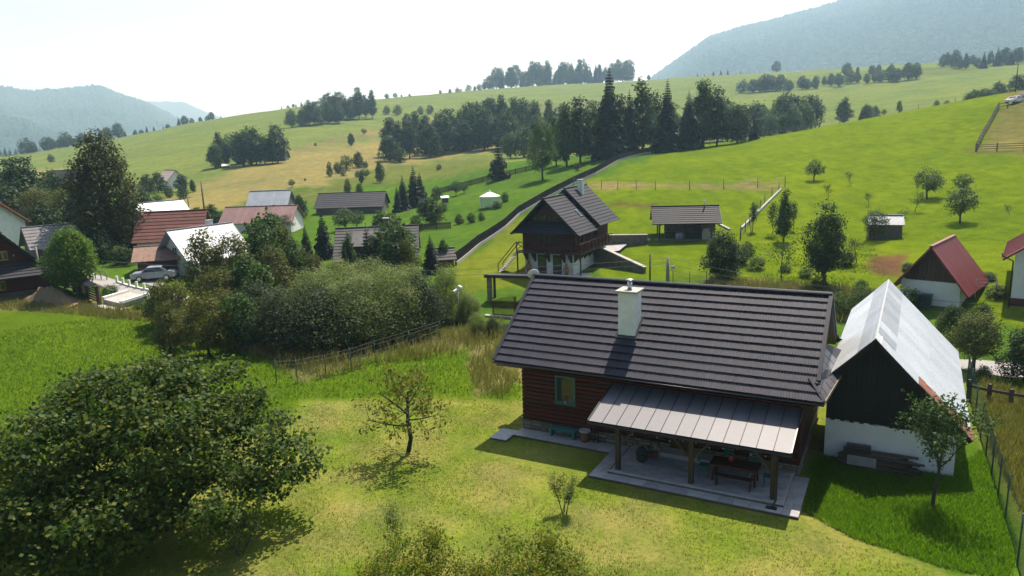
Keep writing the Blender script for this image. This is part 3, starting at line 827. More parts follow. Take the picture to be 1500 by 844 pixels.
m = MB(); m.tube([(.09, 0, .2), (.16, 0, .17), (.15, 0, .09), (.1, 0, .07)], .014, 6); m.build('handle', MATS['red_glaze'], jg)
bn = thing('bench', 'dark slatted wooden bench on the open side of the patio table', 'bench', HL(10.6, -2.35, .225), HYAW)
for i in range(3):
    m = MB(); m.box(-.75, .75, -.16 + i * .11, -.16 + i * .11 + .095, .42, .45); m.build('seat_board', MATS['mahogany_stain'], bn)
for x in (-.66, .66):
    m = MB(); m.box(x - .03, x + .03, -.15, .15, 0, .419); m.build('leg', MATS['mahogany_stain'], bn)
for s in (-1, 1):
    m = MB(); m.tube([(s * .72, -.15, .45), (s * .72, -.15, .65), (s * .72, .15, .65), (s * .72, .15, .45)], .018, 5); m.build('armrest', M_GUT, bn)
def chair(a, b, rz, label):
    t = thing('garden_chair', label, 'chair', HL(a, b, .225), HYAW + rz, 'teal chairs round the patio table')
    m = MB(); m.box(-.2, .2, -.2, .2, .43, .46); m.build('seat', M_TEAL, t)
    for x in (-.175, .175):
        m = MB(); m.beam((x, -.175, 0), (x, -.175, .43), .035, .035); m.build('leg', M_TEAL, t)
        m = MB(); m.beam((x, .18, 0), (x, .24, .92), .035, .035); m.build('leg', M_TEAL, t)
    for z in (.58, .70, .82):
        m = MB(); m.box(-.156, .156, .205 + (z - .58) * .07, .225 + (z - .58) * .07, z, z + .07); m.build('back_slat', M_TEAL, t)
chair(10.1, -.98, 0, 'teal slat-back chair facing the table from the wall, nearer the door')
chair(11.1, -.98, 0, 'teal slat-back chair facing the table from the wall, nearer the end post')
chair(9.3, -1.7, R(90), 'teal slat-back chair at the door end of the patio table')
chair(11.85, -1.7, R(-90), 'teal slat-back chair at the far end of the table beside the end post')
dm = thing('doormat', 'small black drain grate at the foot of the downpipe', 'grate', HL(12.2, -3.22, .118), HYAW)
m = MB(); m.box(-.2, .2, -.12, .12, 0, .012); m.build('frame', M_GUT, dm)
for i in range(5):
    m = MB(); m.box(-.16 + i * .07, -.13 + i * .07, -.1, .1, .0125, .02); m.build('bar', M_GUT, dm)
dm.name = 'drain_grate'

# ================================================================== the barn
def barn():
    t = thing('barn', 'white-walled barn with black boarded gable and pale sheet-metal roof', 'barn', (BX, BY, 0), BYAW)
    BH, BW, BE, BL = 5.57, 3.6, 1.83, 13.4; LA = -1.75
    sl = (BH - BE) / BW
    bz = lambda a: BH - abs(a) * sl
    M_BLACK = pmat('black_boards', (.010, .009, .008), (.016, .013, .011), 3, .85, fine=14, stretch=(5, 1, .4), obj_rand=.3, bumpk=.4)
    M_SHEET = pmat('galvanised_sheet', (.70, .72, .74), (.58, .60, .62), .8, .45, fine=25, obj_rand=.07, metal=.15)
    M_SHEET2 = pmat('dull_galvanised_sheet', (.50, .52, .55), (.42, .44, .47), .8, .5, fine=25, obj_rand=.07, metal=.15)
    M_CLAY = pmat('clay_tile', (.24, .085, .045), (.15, .055, .035), 5, .85, fine=25, obj_rand=.3, bumpk=.3)
    w = MB()
    x0, x1 = LA - 0.0, BW - .45
    w.box(x0, x1, .42, BL - .3, -.6, 1.75)
    wall = w.build('wall', M_PLASTER, t)
    core = MB()
    pr = [(x0, 1.751), (x1, 1.751), (x1, bz(x1) - .16), (0, BH - .2), (x0, bz(x0) - .16)]
    vs = [(a, .46, z) for a, z in pr] + [(a, BL - .3, z) for a, z in pr]
    core.add(vs, [tuple(range(5)), tuple(reversed(range(5, 10)))] + [(i, 5 + i, 5 + (i + 1) % 5, (i + 1) % 5) for i in range(5)])
    gab = core.build('gable', M_BLACK, t)
    n = 26
    for i in range(n):
        a0 = x0 + i * (x1 - x0) / n; a1 = a0 + (x1 - x0) / n - .012
        zt = min(bz(a0), bz(a1)) - .16
        z0 = 1.72 + rng.uniform(-.04, .03)
        if zt - z0 < .05: continue
        b = MB(); b.box(a0, a1, .42 - .006 * (i % 2), .458, z0, zt); b.build('board', M_BLACK, gab)
    # roof deck
    d = MB()
    nr = Vector((sl, 0, 1)).normalized(); nl = Vector((-sl, 0, 1)).normalized()
    d.slab([(0, 0, BH), (BW, 0, BE), (BW, BL, BE), (0, BL, BH)][::-1], .1, nr)
    d.slab([(0, 0, BH), (0, BL, BH), (LA, BL, bz(LA)), (LA, .0, bz(LA))][::-1], .1, nl)
    roof = d.build('roof', M_POST, t)
    def sheet(sgn, s0, s1, b0, b1, mat, key, lift):
        """ribbed sheet between two distances down the slope"""
        nn = nr if sgn > 0 else nl
        pitch = .155; k = max(2, int(round((b1 - b0) / pitch)) * 4); ys = np.linspace(b0, b1, k + 1)
        vs = []; ca = 1 / math.hypot(1, sl)
        for y_i, y in enumerate(ys):
            h = lift + (.022 if (y_i % 4) in (1, 2) else 0)
            for s in (s0, s1):
                vs.append(Vector((sgn * s * ca, y, BH - s * ca * sl)) + nn * h)
        fs = [((2 * i, 2 * i + 1, 2 * i + 3, 2 * i + 2) if sgn > 0 else (2 * i, 2 * i + 2, 2 * i + 3, 2 * i + 1)) for i in range(k)]
        m = MB(); m.add(vs, fs)
        return m.build('roof_sheet', mat, roof)
    SL = math.hypot(BW, BH - BE)
    nb = 12; w = (BL + .05) / nb
    for i in range(nb):
        b0, b1 = -.06 + i * w, -.06 + (i + 1) * w
        cut = 2.1 if i == 0 else SL + .04
        if i == 0:
            sheet(1, 0, 2.35, b0, b1, M_SHEET, 0, .03)
        else:
            sheet(1, 0, 1.0, b0, b1, M_SHEET2 if i not in (2, 9) else M_SHEET, 0, .05)
            sheet(1, .9, 3.0, b0, b1, M_SHEET, 0, .037)
            sheet(1, 2.9, SL + .05, b0 + (.05 if i > 1 else .12), b1, M_SHEET, 0, .024)
        sl2 = LA * math.hypot(1, sl)
        sheet(-1, 0, .9, b0, b1, M_SHEET2, 0, .045)
        sheet(-1, .8, -sl2 + .03, b0, b1, M_SHEET, 0, .03)
    # ridge capping
    y = -.08
    while y < BL:
        y1 = min(y + 1.35, BL + .05)
        m = MB(); u = .055
        pts = [(-.24, bz(.24) + u), (-.2, bz(.2) + u + .03), (-.17, bz(.17) + u), (0, BH + u + .03), (.17, bz(.17) + u), (.2, bz(.2) + u + .03), (.24, bz(.24) + u)]
        vs = [(a, y, z) for a, z in pts] + [(a, y1 - .01, z + .006) for a, z in pts]
        m.add(vs, [(i, i + 1, 8 + i, 7 + i) for i in range(6)]); m.build('ridge_cap', pmat('new_zinc', (.68, .69, .70), (.6, .61, .62), 2, .4, metal=.2), roof); y = y1
    # patch of old clay tiles at the near lower corner
    ca = 1 / math.hypot(1, sl); tm = None
    tw, tl = .21, .31
    me = MB(); me.add([(0, 0, 0), (0, tw - .008, 0), (tl + .05, tw - .008, 0), (tl + .05, 0, 0), (0, 0, .02), (0, tw - .008, .02), (tl + .05, tw - .008, .02), (tl + .05, 0, .02)],
                      [(4, 7, 6, 5), (0, 4, 5, 1), (1, 5, 6, 2), (2, 6, 7, 3), (3, 7, 4, 0)])
    tm = me.mesh('tile', M_CLAY)
    ang = math.atan(sl)
    for r in range(9):
        s0 = 2.32 + r * .325
        nt_ = 5 + (1 if r > 4 else 0)
        for c in range(nt_):
            o = link('tile', tm, roof)
            y = -.10 + c * tw + rng.uniform(-.01, .01)
            o.location = Vector((s0 * ca, y, BH - s0 * ca * sl)) + nr * (.03 + rng.uniform(0, .008))
            o.rotation_euler = (rng.uniform(-.02, .02), ang - .06 + rng.uniform(-.02, .02), rng.uniform(-.02, .02))
    for sgn, lo in ((1, BW), (-1, -LA)):
        m = MB(); m.beam((sgn * lo, -.02, bz(lo) - .1), (0, -.02, BH - .1), .05, .16); m.build('barge_board', M_BLACK, t)
    m = MB(); m.beam((2.25, -.06, bz(2.25) + .02), (2.62, -.06, bz(2.62) + .02), .06, .05); m.build('barge_patch', MATS['weathered_board'], t)
    # rafter tails showing under the eave
    m = MB(); m.tube([(-1.6, .1, 2.9), (.6, .1, 2.25), (1.5, .1, 1.9)], .012, 4); m.build('cable', M_GUT, t)
barn()
def BLc(a, b, z=0.0): return local(BX, BY, BYAW, a, b, z)
pp = thing('plank_pile', 'pile of old grey-brown planks stacked against the white barn wall', 'planks', BLc(0, 0, 0), BYAW)
M_OLD = pmat('old_plank', (.10, .07, .045), (.055, .04, .028), 4, .85, fine=20, stretch=(.4, 2, 3), obj_rand=.45, bumpk=.4)
for lay in range(9):
    for q in range(4):
        L0 = rng.uniform(1.9, 2.9); a = rng.uniform(-1.2, -.9) + .12 * (lay % 3); b = -.45 + q * .2 + rng.uniform(-.03, .03)
        m = MB(); m.beam((a, b, .12 + lay * .062), (a + L0, b + rng.uniform(-.05, .05), .12 + lay * .062 + rng.uniform(-.01, .01)), .17, .045); m.build('plank', M_OLD, pp)
for q in range(3):
    m = MB(); m.beam((-.9 + q * .03, -.2 + q * .18, .71 + .05 * q), (.1, -.18 + q * .18, .71 + .05 * q), .19, .045); m.build('plank', M_OLD, pp)
m = MB(); m.box(-.75, .35, -.58, -.555, .22, .62); m.build('sheet_board', pmat('grey_board', (.30, .29, .28), (.22, .21, .2), 3, .8), pp)
for x in (-.8, .5):
    m = MB(); m.box(x, x + .14, -.5, .35, -.1, .095); m.build('bearer', M_OLD, pp)
# ================================================================== trees and shrubs: builders
M_BARK = pmat('bark', (.075, .06, .045), (.04, .032, .025), 5, .95, fine=20, stretch=(3, 3, .6), bumpk=.6)
M_BARKD = pmat('dark_bark', (.045, .035, .028), (.025, .02, .016), 5, .95, fine=20, stretch=(3, 3, .6), bumpk=.6)
L_OAK = leaf_mat('leaf_dark', [(.020, .040, .012), (.030, .055, .014), (.045, .072, .018)], .3)
L_MID = leaf_mat('leaf_mid', [(.028, .058, .013), (.045, .085, .016), (.065, .11, .022)], .35)
L_BRI = leaf_mat('leaf_bright', [(.055, .105, .012), (.09, .155, .016), (.14, .20, .026)], .42)
L_OLV = leaf_mat('leaf_olive', [(.055, .07, .014), (.085, .095, .018), (.13, .115, .024)], .38)
L_ROSE = leaf_mat('leaf_rose', [(.08, .13, .016), (.13, .18, .022), (.20, .21, .028), (.24, .16, .03)], .4)
L_WIL = leaf_mat('leaf_willow', [(.08, .11, .03), (.135, .17, .048), (.22, .25, .085)], .42)
L_YEL = leaf_mat('leaf_yellowing', [(.07, .11, .015), (.13, .155, .02), (.20, .19, .025), (.22, .14, .03)], .4)
L_HAZ = leaf_mat('leaf_hazel', [(.020, .046, .010), (.034, .070, .012), (.055, .092, .014), (.13, .135, .02)], .38, rough=.6, spec=.2)
L_SPR = leaf_mat('needles_spruce', [(.010, .022, .012), (.017, .034, .016), (.026, .046, .02)], .1, rough=.7)
L_PIN = leaf_mat('needles_pine', [(.02, .038, .018), (.032, .055, .024), (.045, .07, .03)], .12, rough=.7)
L_APP = leaf_mat('leaf_apple', [(.026, .052, .016), (.04, .075, .02), (.065, .105, .032)], .3)
L_RED = leaf_mat('leaf_copper', [(.05, .018, .018), (.035, .015, .015), (.07, .03, .02)], .25)

def leaf_quads(C, size, up=.5, out=None, aspect=.6, r=None, jitter=.35, fold=.0):
    """leaf-shaped quads (stalk, side, tip, side) at points C; normals lean up and outwards"""
    r = r or nrg
    n = len(C)
    nv = r.normal(size=(n, 3)); nv[:, 2] += up * 2
    if out is not None: nv += out * 1.2
    nv /= np.linalg.norm(nv, axis=1)[:, None] + 1e-9
    t = r.normal(size=(n, 3)); t -= (t * nv).sum(1)[:, None] * nv; t /= np.linalg.norm(t, axis=1)[:, None] + 1e-9
    b = np.cross(nv, t)
    s = size * (1 + jitter * r.uniform(-1, 1, n))[:, None]
    a = s * aspect
    V = np.empty((n, 4, 3))
    V[:, 0] = C - t * s * .5; V[:, 1] = C + b * a * .5 + t * s * .05 - nv * s * .08; V[:, 2] = C + t * s * .5 - nv * s * .05; V[:, 3] = C - b * a * .5 + t * s * .05 - nv * s * .08
    return V.reshape(-1, 3), np.arange(n * 4).reshape(n, 4)

def crown_points(lobes, n, r, shell=(.62, 1.02), floor=None):
    """points spread through the outer part of a group of ellipsoids; returns points and outward directions"""
    w = np.array([l[3] * l[4] for l in lobes]); w = w / w.sum()
    P, O = [], []
    need = n
    while need > 0:
        k = r.choice(len(lobes), size=need * 2, p=w)
        L = np.array(lobes)[k]
        d = r.normal(size=(len(k), 3)); d /= np.linalg.norm(d, axis=1)[:, None]
        f = r.uniform(shell[0] ** 2, shell[1] ** 2, len(k)) ** .5
        p = L[:, :3] + d * f[:, None] * np.stack([L[:, 3], L[:, 3], L[:, 4]], 1)
        inside = np.zeros(len(p))
        for l in lobes:
            q = (p - np.array(l[:3])) / np.array([l[3], l[3], l[4]])
            inside += (np.linalg.norm(q, axis=1) < .62)
        ok = inside < 1
        if floor is not None: ok &= p[:, 2] > floor
        ok |= r.uniform(size=len(p)) < .06
        P.append(p[ok][:need]); O.append(d[ok][:need]); need -= len(P[-1])
    return np.concatenate(P)[:n], np.concatenate(O)[:n]

def lobed(seed, H, base, width, n=9, top=.6):
    """random lobes filling a crown of height base..H"""
    r = np.random.default_rng(seed); L = []
    ch = H - base
    for i in range(n):
        u = (i + .5) / n
        zz = base + ch * (.2 + .62 * u)
        wr = width / 2 * (1 - (abs(u - .4) / .75) ** 2)
        a = i * 2.4 + r.uniform(-.5, .5); rad = wr * r.uniform(.25, .62) * (1 - .45 * u * top)
        s = width * r.uniform(.2, .3) * (1 - .25 * u)
        L.append((rad * math.cos(a), rad * math.sin(a), zz, s, s * r.uniform(.7, .95)))
    L.append((0, 0, base + ch * .5, width * .3, ch * .38)); L.append((0, 0, H - width * .16, width * .17, width * .17))
    return L

def broad_meshes(key, seed, H, base, width, ncl, nlf, size, leafm, barkm=None, spread=.5, trunk=.02, lobes=None, aspect=.7, limbs=9, nl=9, shell=(.62, 1.02), clip=None, up=.5):
    r = np.random.default_rng(seed)
    lobes = lobes or lobed(seed, H, base, width, nl)
    P, O = crown_points(lobes, ncl, r, shell, clip)
    C = np.repeat(P, nlf, 0) + r.normal(size=(ncl * nlf, 3)) * spread * np.array([1, 1, .75])
    V, Fq = leaf_quads(C, size, up, np.repeat(O, nlf, 0), aspect, r)
    crown = np_mesh('crown', V, Fq, leafm)
    mb = MB(); tr = H * trunk
    bend = [Vector((r.normal() * .02 * H * k, r.normal() * .02 * H * k, H * .8 * k)) for k in (0, .15, .35, .6, .85)]; bend[0] = Vector((0, 0, -.15))
    mb.tube(bend, [tr * 1.25, tr, tr * .8, tr * .5, tr * .2], 7)
    idx = r.choice(len(P), size=min(limbs, len(P)), replace=False)
    for i in idx:
        e = Vector(P[i]); u = min(.8, max(.12, (e.z / H) * .62)); s0 = Vector((0, 0, H * .8 * u))
        mid = s0.lerp(e, .5) + Vector((0, 0, .05 * H))
        mb.tube([s0, mid, e], [tr * .42, tr * .25, tr * .06], 5, False)
    return mb.mesh('trunk', barkm or M_BARK), crown

def conifer_meshes(seed, H, width, whorls, per, leafm, droop=.35, bare=.06, nseg=4, card=.9, ragged=.25, trunk=.016):
    r = np.random.default_rng(seed); Vs = []
    for w in range(whorls):
        u = w / (whorls - 1)
        z = H * (bare + (1 - bare) * u); L = width / 2 * (1 - u) ** .85 * r.uniform(1 - ragged, 1.08) + .12
        k = max(4, int(per * (1 - .45 * u)))
        for i in range(k):
            a = 2 * math.pi * (i + r.uniform(-.3, .3)) / k + w * .7
            Li = L * r.uniform(1 - ragged, 1.1); d = np.array([math.cos(a), math.sin(a), 0]); side = np.array([-math.sin(a), math.cos(a), 0])
            for s in range(nseg):
                f0, f1 = s / nseg, (s + 1.25) / nseg
                wd = card * Li * .30 * (1.15 - .75 * abs(f0 - .35)) + .05
                p0 = np.array([0, 0, z]) + d * Li * f0 + np.array([0, 0, .18 * Li * f0 - droop * Li * f0 ** 1.6])
                p1 = np.array([0, 0, z]) + d * Li * f1 + np.array([0, 0, .18 * Li * f1 - droop * Li * f1 ** 1.6 - .03 * Li])
                for q in range(2):
                    ph = r.uniform(-.5, .5) if q == 0 else r.uniform(.7, 2.4)
                    sd = side * wd * math.cos(ph) + np.array([0, 0, wd * math.sin(ph)]); dn = np.array([0, 0, -.32 * wd - .12])
                    pm = p0 * .5 + p1 * .5
                    Vs.append([p0, pm + sd * (.75 if q else 1) + dn, p1 + dn * .6, pm - sd * (1.15 if q else 1) + dn])
    V = np.array(Vs).reshape(-1, 3); Fq = np.arange(len(V)).reshape(-1, 4)
    crown = np_mesh('crown', V, Fq, leafm)
    mb = MB(); mb.tube([(0, 0, -.2), (0, 0, H * .3), (0, 0, H * .7), (0, 0, H * .99)], [H * trunk, H * trunk * .75, H * trunk * .4, .02], 7)
    return mb.mesh('trunk', M_BARKD), crown

def twig_tree(seed, H, levels, leafm, leaf_size, leaf_n, barkm=None, trunk_r=.08, trunk_h=.3, spread=.75, nb=(5, 4, 4), lean=(0, 0), stems=1, ratio=.62, aspect=.55, upw=.25, stem_spread=.3, leaf_spread=.12, leafy_from=1, bare_low=0.0):
    """a tree grown branch by branch: trunk, limbs, twigs, leaves along the twigs"""
    r = random.Random(seed); q = np.random.default_rng(seed)
    mb = MB(); LP = []
    def grow(p, d, L, rad, lev):
        n = 4; pts = [p.copy()]; rr = [rad]
        dd = d.copy()
        for i in range(n):
            dd = (dd + Vector((r.gauss(0, .13), r.gauss(0, .13), r.gauss(0, .1) + upw * .22))).normalized()
            pts.append(pts[-1] + dd * L / n); rr.append(rad * (1 - .62 * (i + 1) / n))
        mb.tube(pts, rr, 6 if lev == 0 else 4 if lev == 1 else 3, False)
        if lev >= leafy_from:
            m = int(leaf_n * (1 if lev >= levels else .5))
            for _ in range(m):
                u = r.uniform(.25, 1.0) * n; i = min(int(u), n - 1)
                LP.append(pts[i].lerp(pts[i + 1], u - i) + Vector((r.gauss(0, 1), r.gauss(0, 1), r.gauss(0, 1))) * leaf_spread)
        if lev < levels:
            k = nb[min(lev, len(nb) - 1)]
            for i in range(k):
                u = (trunk_h if lev == 0 else .3) + (1 - (trunk_h if lev == 0 else .3)) * (i + .6) / k
                u = min(u, .98) * n; j = min(int(u), n - 1)
                b = pts[j].lerp(pts[j + 1], u - j)
                ax = (pts[j + 1] - pts[j]).normalized()
                a = i * 2.4 + r.uniform(-.5, .5)
                o = ax.orthogonal().normalized(); o2 = ax.cross(o)
                sd = o * math.cos(a) + o2 * math.sin(a)
                nd = (ax * (1 - spread * r.uniform(.75, 1.1)) + sd * spread * r.uniform(.8, 1.15) + Vector((0, 0, .12 + upw * .3))).normalized()
                grow(b, nd, L * ratio * r.uniform(.75, 1.15) * (1.0 if lev else 1 - .3 * i / k), rr[j] * .55, lev + 1)
    for s in range(stems):
        a = s * 2.4 + r.uniform(0, 1)
        d = Vector((lean[0] + (math.cos(a) * stem_spread * r.uniform(.4, 1) if stems > 1 else 0), lean[1] + (math.sin(a) * stem_spread * r.uniform(.4, 1) if stems > 1 else 0), 1)).normalized()
        grow(Vector((math.cos(a) * .08 * (stems > 1), math.sin(a) * .08 * (stems > 1), -.08)), d, H * .62 * r.uniform(.85, 1.1 if stems > 1 else 1.0), trunk_r, 0)
    C = np.array([tuple(v) for v in LP]) if LP else np.zeros((1, 3))
    C = C[C[:, 2] > bare_low]
    V, Fq = leaf_quads(C, leaf_size, .3, None, aspect, q)
    return mb.mesh('trunk', barkm or M_BARK), np_mesh('crown', V, Fq, leafm)

def plant_tree(meshes, loc, s=1.0, rz=None, label='', cat='tree', name='tree', group=None, sz=None, parts=('trunk', 'crown')):
    t = thing(name, label, cat, loc, rng.uniform(0, 6.28) if rz is None else rz, group)
    t.scale = (s, s, sz or s)
    for nm, me in zip(parts, meshes):
        if me is not None: link(nm, me, t)
    return t

# shared kinds (heights in metres)
KIND = {}
for i in range(4):
    KIND['round%d' % i] = (10, broad_meshes('round', 100 + i, 10, .0, 9.0 + i * .5, 300, 10, .52, L_OAK, spread=.42, clip=.1))
    KIND['mid%d' % i] = (10, broad_meshes('mid', 120 + i, 10, .0, 8.0 + i * .4, 300, 10, .50, L_MID, spread=.42, clip=.1))
for i in range(3):
    KIND['tall%d' % i] = (14, broad_meshes('tall', 140 + i, 14, .0, 6.6, 360, 10, .5, L_MID, spread=.42, clip=.1, nl=12, trunk=.014))
    KIND['talld%d' % i] = (14, broad_meshes('talld', 150 + i, 14, .0, 7.0, 360, 10, .52, L_OAK, spread=.44, clip=.1, nl=12, trunk=.014))
    KIND['bush%d' % i] = (4, broad_meshes('bush', 160 + i, 4, .0, 4.6, 160, 11, .26, L_OAK, spread=.24, clip=.05))
    KIND['bushm%d' % i] = (4, broad_meshes('bushm', 170 + i, 4, .0, 4.8, 160, 11, .26, L_MID, spread=.24, clip=.05))
    KIND['spruce%d' % i] = (20, conifer_meshes(180 + i, 20, 9.0, 32, 12, L_SPR))
    KIND['spruces%d' % i] = (10, conifer_meshes(190 + i, 10, 5.0, 22, 11, L_SPR, bare=.02))
    KIND['orch%d' % i] = (4, broad_meshes('orch', 200 + i, 4, 1.2, 4.6, 170, 16, .17, L_APP, spread=.2, trunk=.028, limbs=14))
KIND['birch'] = (13, broad_meshes('birch', 210, 13, 1.2, 8.2, 520, 16, .26, L_MID, spread=.36, nl=13, trunk=.015, limbs=16))
KIND['pine'] = (11, conifer_meshes(220, 11, 4.6, 15, 8, L_PIN, droop=.1, bare=.12, ragged=.4, card=1.5))
KIND['olive0'] = (9, broad_meshes('olive', 231, 9, .3, 8, 420, 14, .27, L_OLV, spread=.34, limbs=14))
KIND['olive1'] = (9, broad_meshes('olive', 232, 9, .3, 7, 420, 14, .27, L_OLV, spread=.34, limbs=14))
KIND['copper'] = (4, broad_meshes('copper', 240, 4, .0, 4.6, 110, 11, .25, L_RED, spread=.24, clip=.05))

def put(kind, px, py, hpx, label, name='tree', cat='tree', group=None, wide=1.0, r=None, sink=0.0, rz=None):
    """stand a tree on the ground where a pixel meets it, as tall as it shows"""
    loc = at_range(px, r, py) if r else hit(px, py)
    H, me = KIND[kind]
    h = hpx * mpp(loc)
    s = h / H
    loc = loc - Vector((0, 0, .1 + sink))
    return plant_tree(me, loc, s * wide, rz, label, cat, name, group, sz=s)
# ================================================================== trees and shrubs near the cottage
def near_plants():
    r = np.random.default_rng(77)
    # the big spreading hazel
    base = hit(232, 772)
    lobes = []
    for (x, y, z, a, b) in ((-4.2, .4, 2.7, 2.2, 1.6), (-2.3, -1.2, 3.9, 2.2, 1.7), (-2.4, 1.6, 4.1, 2.2, 1.7), (0, 0, 4.9, 2.3, 1.6), (1.5, -1.5, 4.3, 2.0, 1.5), (1.9, 1.6, 4.4, 2.0, 1.5),
                            (3.4, 0, 3.3, 2.1, 1.5), (4.7, .4, 2.4, 1.6, 1.2), (-5.2, -.6, 1.9, 1.4, 1.1), (-.8, 2.6, 3.6, 2.0, 1.6), (.4, -3.0, 2.4, 1.8, 1.3), (-2.6, -2.9, 2.1, 1.8, 1.3), (3.2, -2.3, 2.3, 1.6, 1.1), (.8, .4, 5.6, 1.2, .9), (-1.6, .2, 5.3, 1.3, .9), (-4.0, -2.2, 1.2, 1.5, .9), (-1, -3.6, 1.1, 1.5, .8)):
        lobes.append((x, y, z, a, b))
    P, O = crown_points(lobes, 1150, r, (.6, 1.06), .35)
    C = np.repeat(P, 42, 0) + r.normal(size=(1150 * 42, 3)) * np.array([.24, .24, .17])
    V, Fq = leaf_quads(C, .165, .55, np.repeat(O, 42, 0) * .6, .82, r)
    crown = np_mesh('crown', V, Fq, L_HAZ)
    mb = MB()
    for i in range(16):
        a = i * .39 + rng.uniform(-.2, .2); d = Vector((math.cos(a), math.sin(a), 0)); b = d * rng.uniform(.1, .5)
        e = d * rng.uniform(2.2, 4.6) + Vector((0, 0, rng.uniform(2.6, 4.6)))
        m1 = b.lerp(e, .35) + Vector((0, 0, .35)); m2 = b.lerp(e, .7) + Vector((0, 0, .35))
        mb.tube([b - Vector((0, 0, .2)), m1, m2, e], [.10, .075, .05, .015], 6, False)
        for k in range(4):
            s = b.lerp(e, rng.uniform(.35, .85)) + Vector((0, 0, .3)); q = s + Vector((rng.uniform(-1, 1), rng.uniform(-1, 1), rng.uniform(.1, 1.1))) * 1.1
            mb.tube([s, s.lerp(q, .5) + Vector((0, 0, .1)), q], [.035, .025, .008], 4, False)
    plant_tree((mb.mesh('stems', M_BARKD), crown), base, 1.0, 0.0, 'huge spreading hazel bush with glossy leaves on the mown lawn', 'bush', 'hazel_bush', parts=('stems', 'crown'))
    # cherry tree with thinning yellow leaves
    plant_tree(twig_tree(5, 4.6, 3, L_YEL, .17, 8, M_BARKD, .10, .33, .85, (8, 5, 4), upw=.16, ratio=.60, aspect=.42, leaf_spread=.10, leafy_from=2), hit(598, 661), 1.22, .6, 'small cherry tree with thinning yellow leaves alone on the lawn', 'tree', 'cherry_tree')
    nb = thing('nest_box', 'little grey bird box fixed to the trunk of the cherry tree', 'bird box', hit(598, 661) + Vector((.16, -.05, 1.15)), 0)
    m = MB(); m.box(-.06, .06, -.07, .07, 0, .22); m.build('box', M_OLD, nb); m = MB(); m.box(-.08, .08, -.1, .09, .222, .24); m.build('lid', M_TRIM, nb)
    # apple tree by the barn
    plant_tree(twig_tree(21, 4.0, 3, L_APP, .12, 17, M_BARK, .075, .42, .6, (7, 5, 4), upw=.5, ratio=.66, aspect=.55, leaf_spread=.11, leafy_from=1), hit(1366, 742), 1.12, .3, 'young apple tree in the rough grass in front of the barn', 'tree', 'apple_tree')
    # saplings on the lawn
    plant_tree(twig_tree(31, 1.9, 1, L_WIL, .085, 34, M_BARK, .018, .35, .35, (6,), stems=7, stem_spread=.22, upw=.6, aspect=.35, leaf_spread=.07, leafy_from=0, bare_low=.45), hit(827, 752), 1.0, 0, 'slim willow sapling tied in a bunch on the lawn before the patio', 'sapling', 'sapling')
    plant_tree(twig_tree(33, 2.3, 1, L_WIL, .085, 30, M_BARK, .018, .3, .3, (6,), stems=5, stem_spread=.2, upw=.6, aspect=.35, leaf_spread=.07, leafy_from=0, bare_low=.6), hit(584, 808), 1.0, 0, 'slim pale sapling rising from the yellowing shrubs on the lawn', 'sapling', 'sapling')
    plant_tree(twig_tree(35, 2.0, 2, L_WIL, .10, 16, M_BARK, .022, .25, .55, (5, 4), stems=6, stem_spread=.6, upw=.3, aspect=.5, leaf_spread=.09, leafy_from=0), hit(352, 812), 1.0, 0, 'small grey-green shrub in the shade beside the hazel bush', 'bush', 'bush')
    # yellowing shrubs in the foreground
    spots = [(470, 905, 1.6, 0), (545, 892, 1.9, 1), (610, 885, 2.9, 2), (665, 900, 2.3, 3), (720, 905, 2.2, 0), (775, 890, 2.9, 2), (838, 900, 2.3, 1), (900, 915, 1.9, 3), (420, 930, 1.2, 1)]
    lab = ['yellowing wild rose shrub low on the lawn at the edge of the thicket', 'yellowing wild rose shrub beside the pale sapling', 'tall yellowing wild rose with long arching shoots at the thicket', 'yellowing wild rose in the middle of the thicket',
           'broad yellow-green wild rose of the thicket', 'tall wild rose with one long bare shoot at the thicket', 'yellow-green wild rose next to the long bare shoot', 'sparse wild rose at the patio end of the thicket', 'lowest wild rose shoots near the small grey-green shrub']
    ms = [twig_tree(50 + i, 2.6, 2, L_ROSE, .10, 15, M_BARK, .018, .2, .5, (6, 5), stems=6, stem_spread=.55, upw=.35, aspect=.55, leaf_spread=.11, leafy_from=0) for i in range(4)]
    for (px, py, h, k), lb in zip(spots, lab):
        plant_tree(ms[k], hit(px, py), h / 2.6, rng.uniform(0, 6), lb, 'bush', 'rose_bush', 'yellowing wild roses in the foreground', parts=('stems', 'leaves'))
    # shrubs behind the barn roof and along the road
    sh = [KIND['bushm0'][1], KIND['bushm1'][1], KIND['bush2'][1]]
    wl = broad_meshes('elder', 301, 4.5, .9, 4.2, 420, 20, .13, leaf_mat('leaf_plum', [(.045, .065, .02), (.075, .095, .028), (.12, .13, .04)], .35), spread=.2, trunk=.03, limbs=16)
    plant_tree(wl, hit(1425, 545), .82, 1.2, 'olive-green plum tree leaning beside the barn roof near the road', 'tree', 'plum_tree')
    dk = broad_meshes('dogwood', 302, 4, .1, 3.6, 420, 20, .13, L_OAK, spread=.2, limbs=12, clip=.05)
    plant_tree(dk, hit(1392, 500, 30), .62, 0, 'dark green bush pressed against the barn eave', 'bush', 'bush')
    bs = broad_meshes('small', 303, 2, .05, 2.1, 160, 18, .11, L_MID, spread=.13, limbs=8, clip=.02)
    plant_tree(bs, hit(1437, 476), .85, 0, 'small round bush on the lawn between the red-roofed shed and the road', 'bush', 'bush')
    plant_tree(dk, hit(1500, 560), .8, 2.0, 'grey-green bush at the roadside across from the rail fence', 'bush', 'bush')
    plant_tree(bs, hit(1440, 560), .5, 2.0, 'brownish dried-up shrub by the wire fence at the barn corner', 'bush', 'bush')
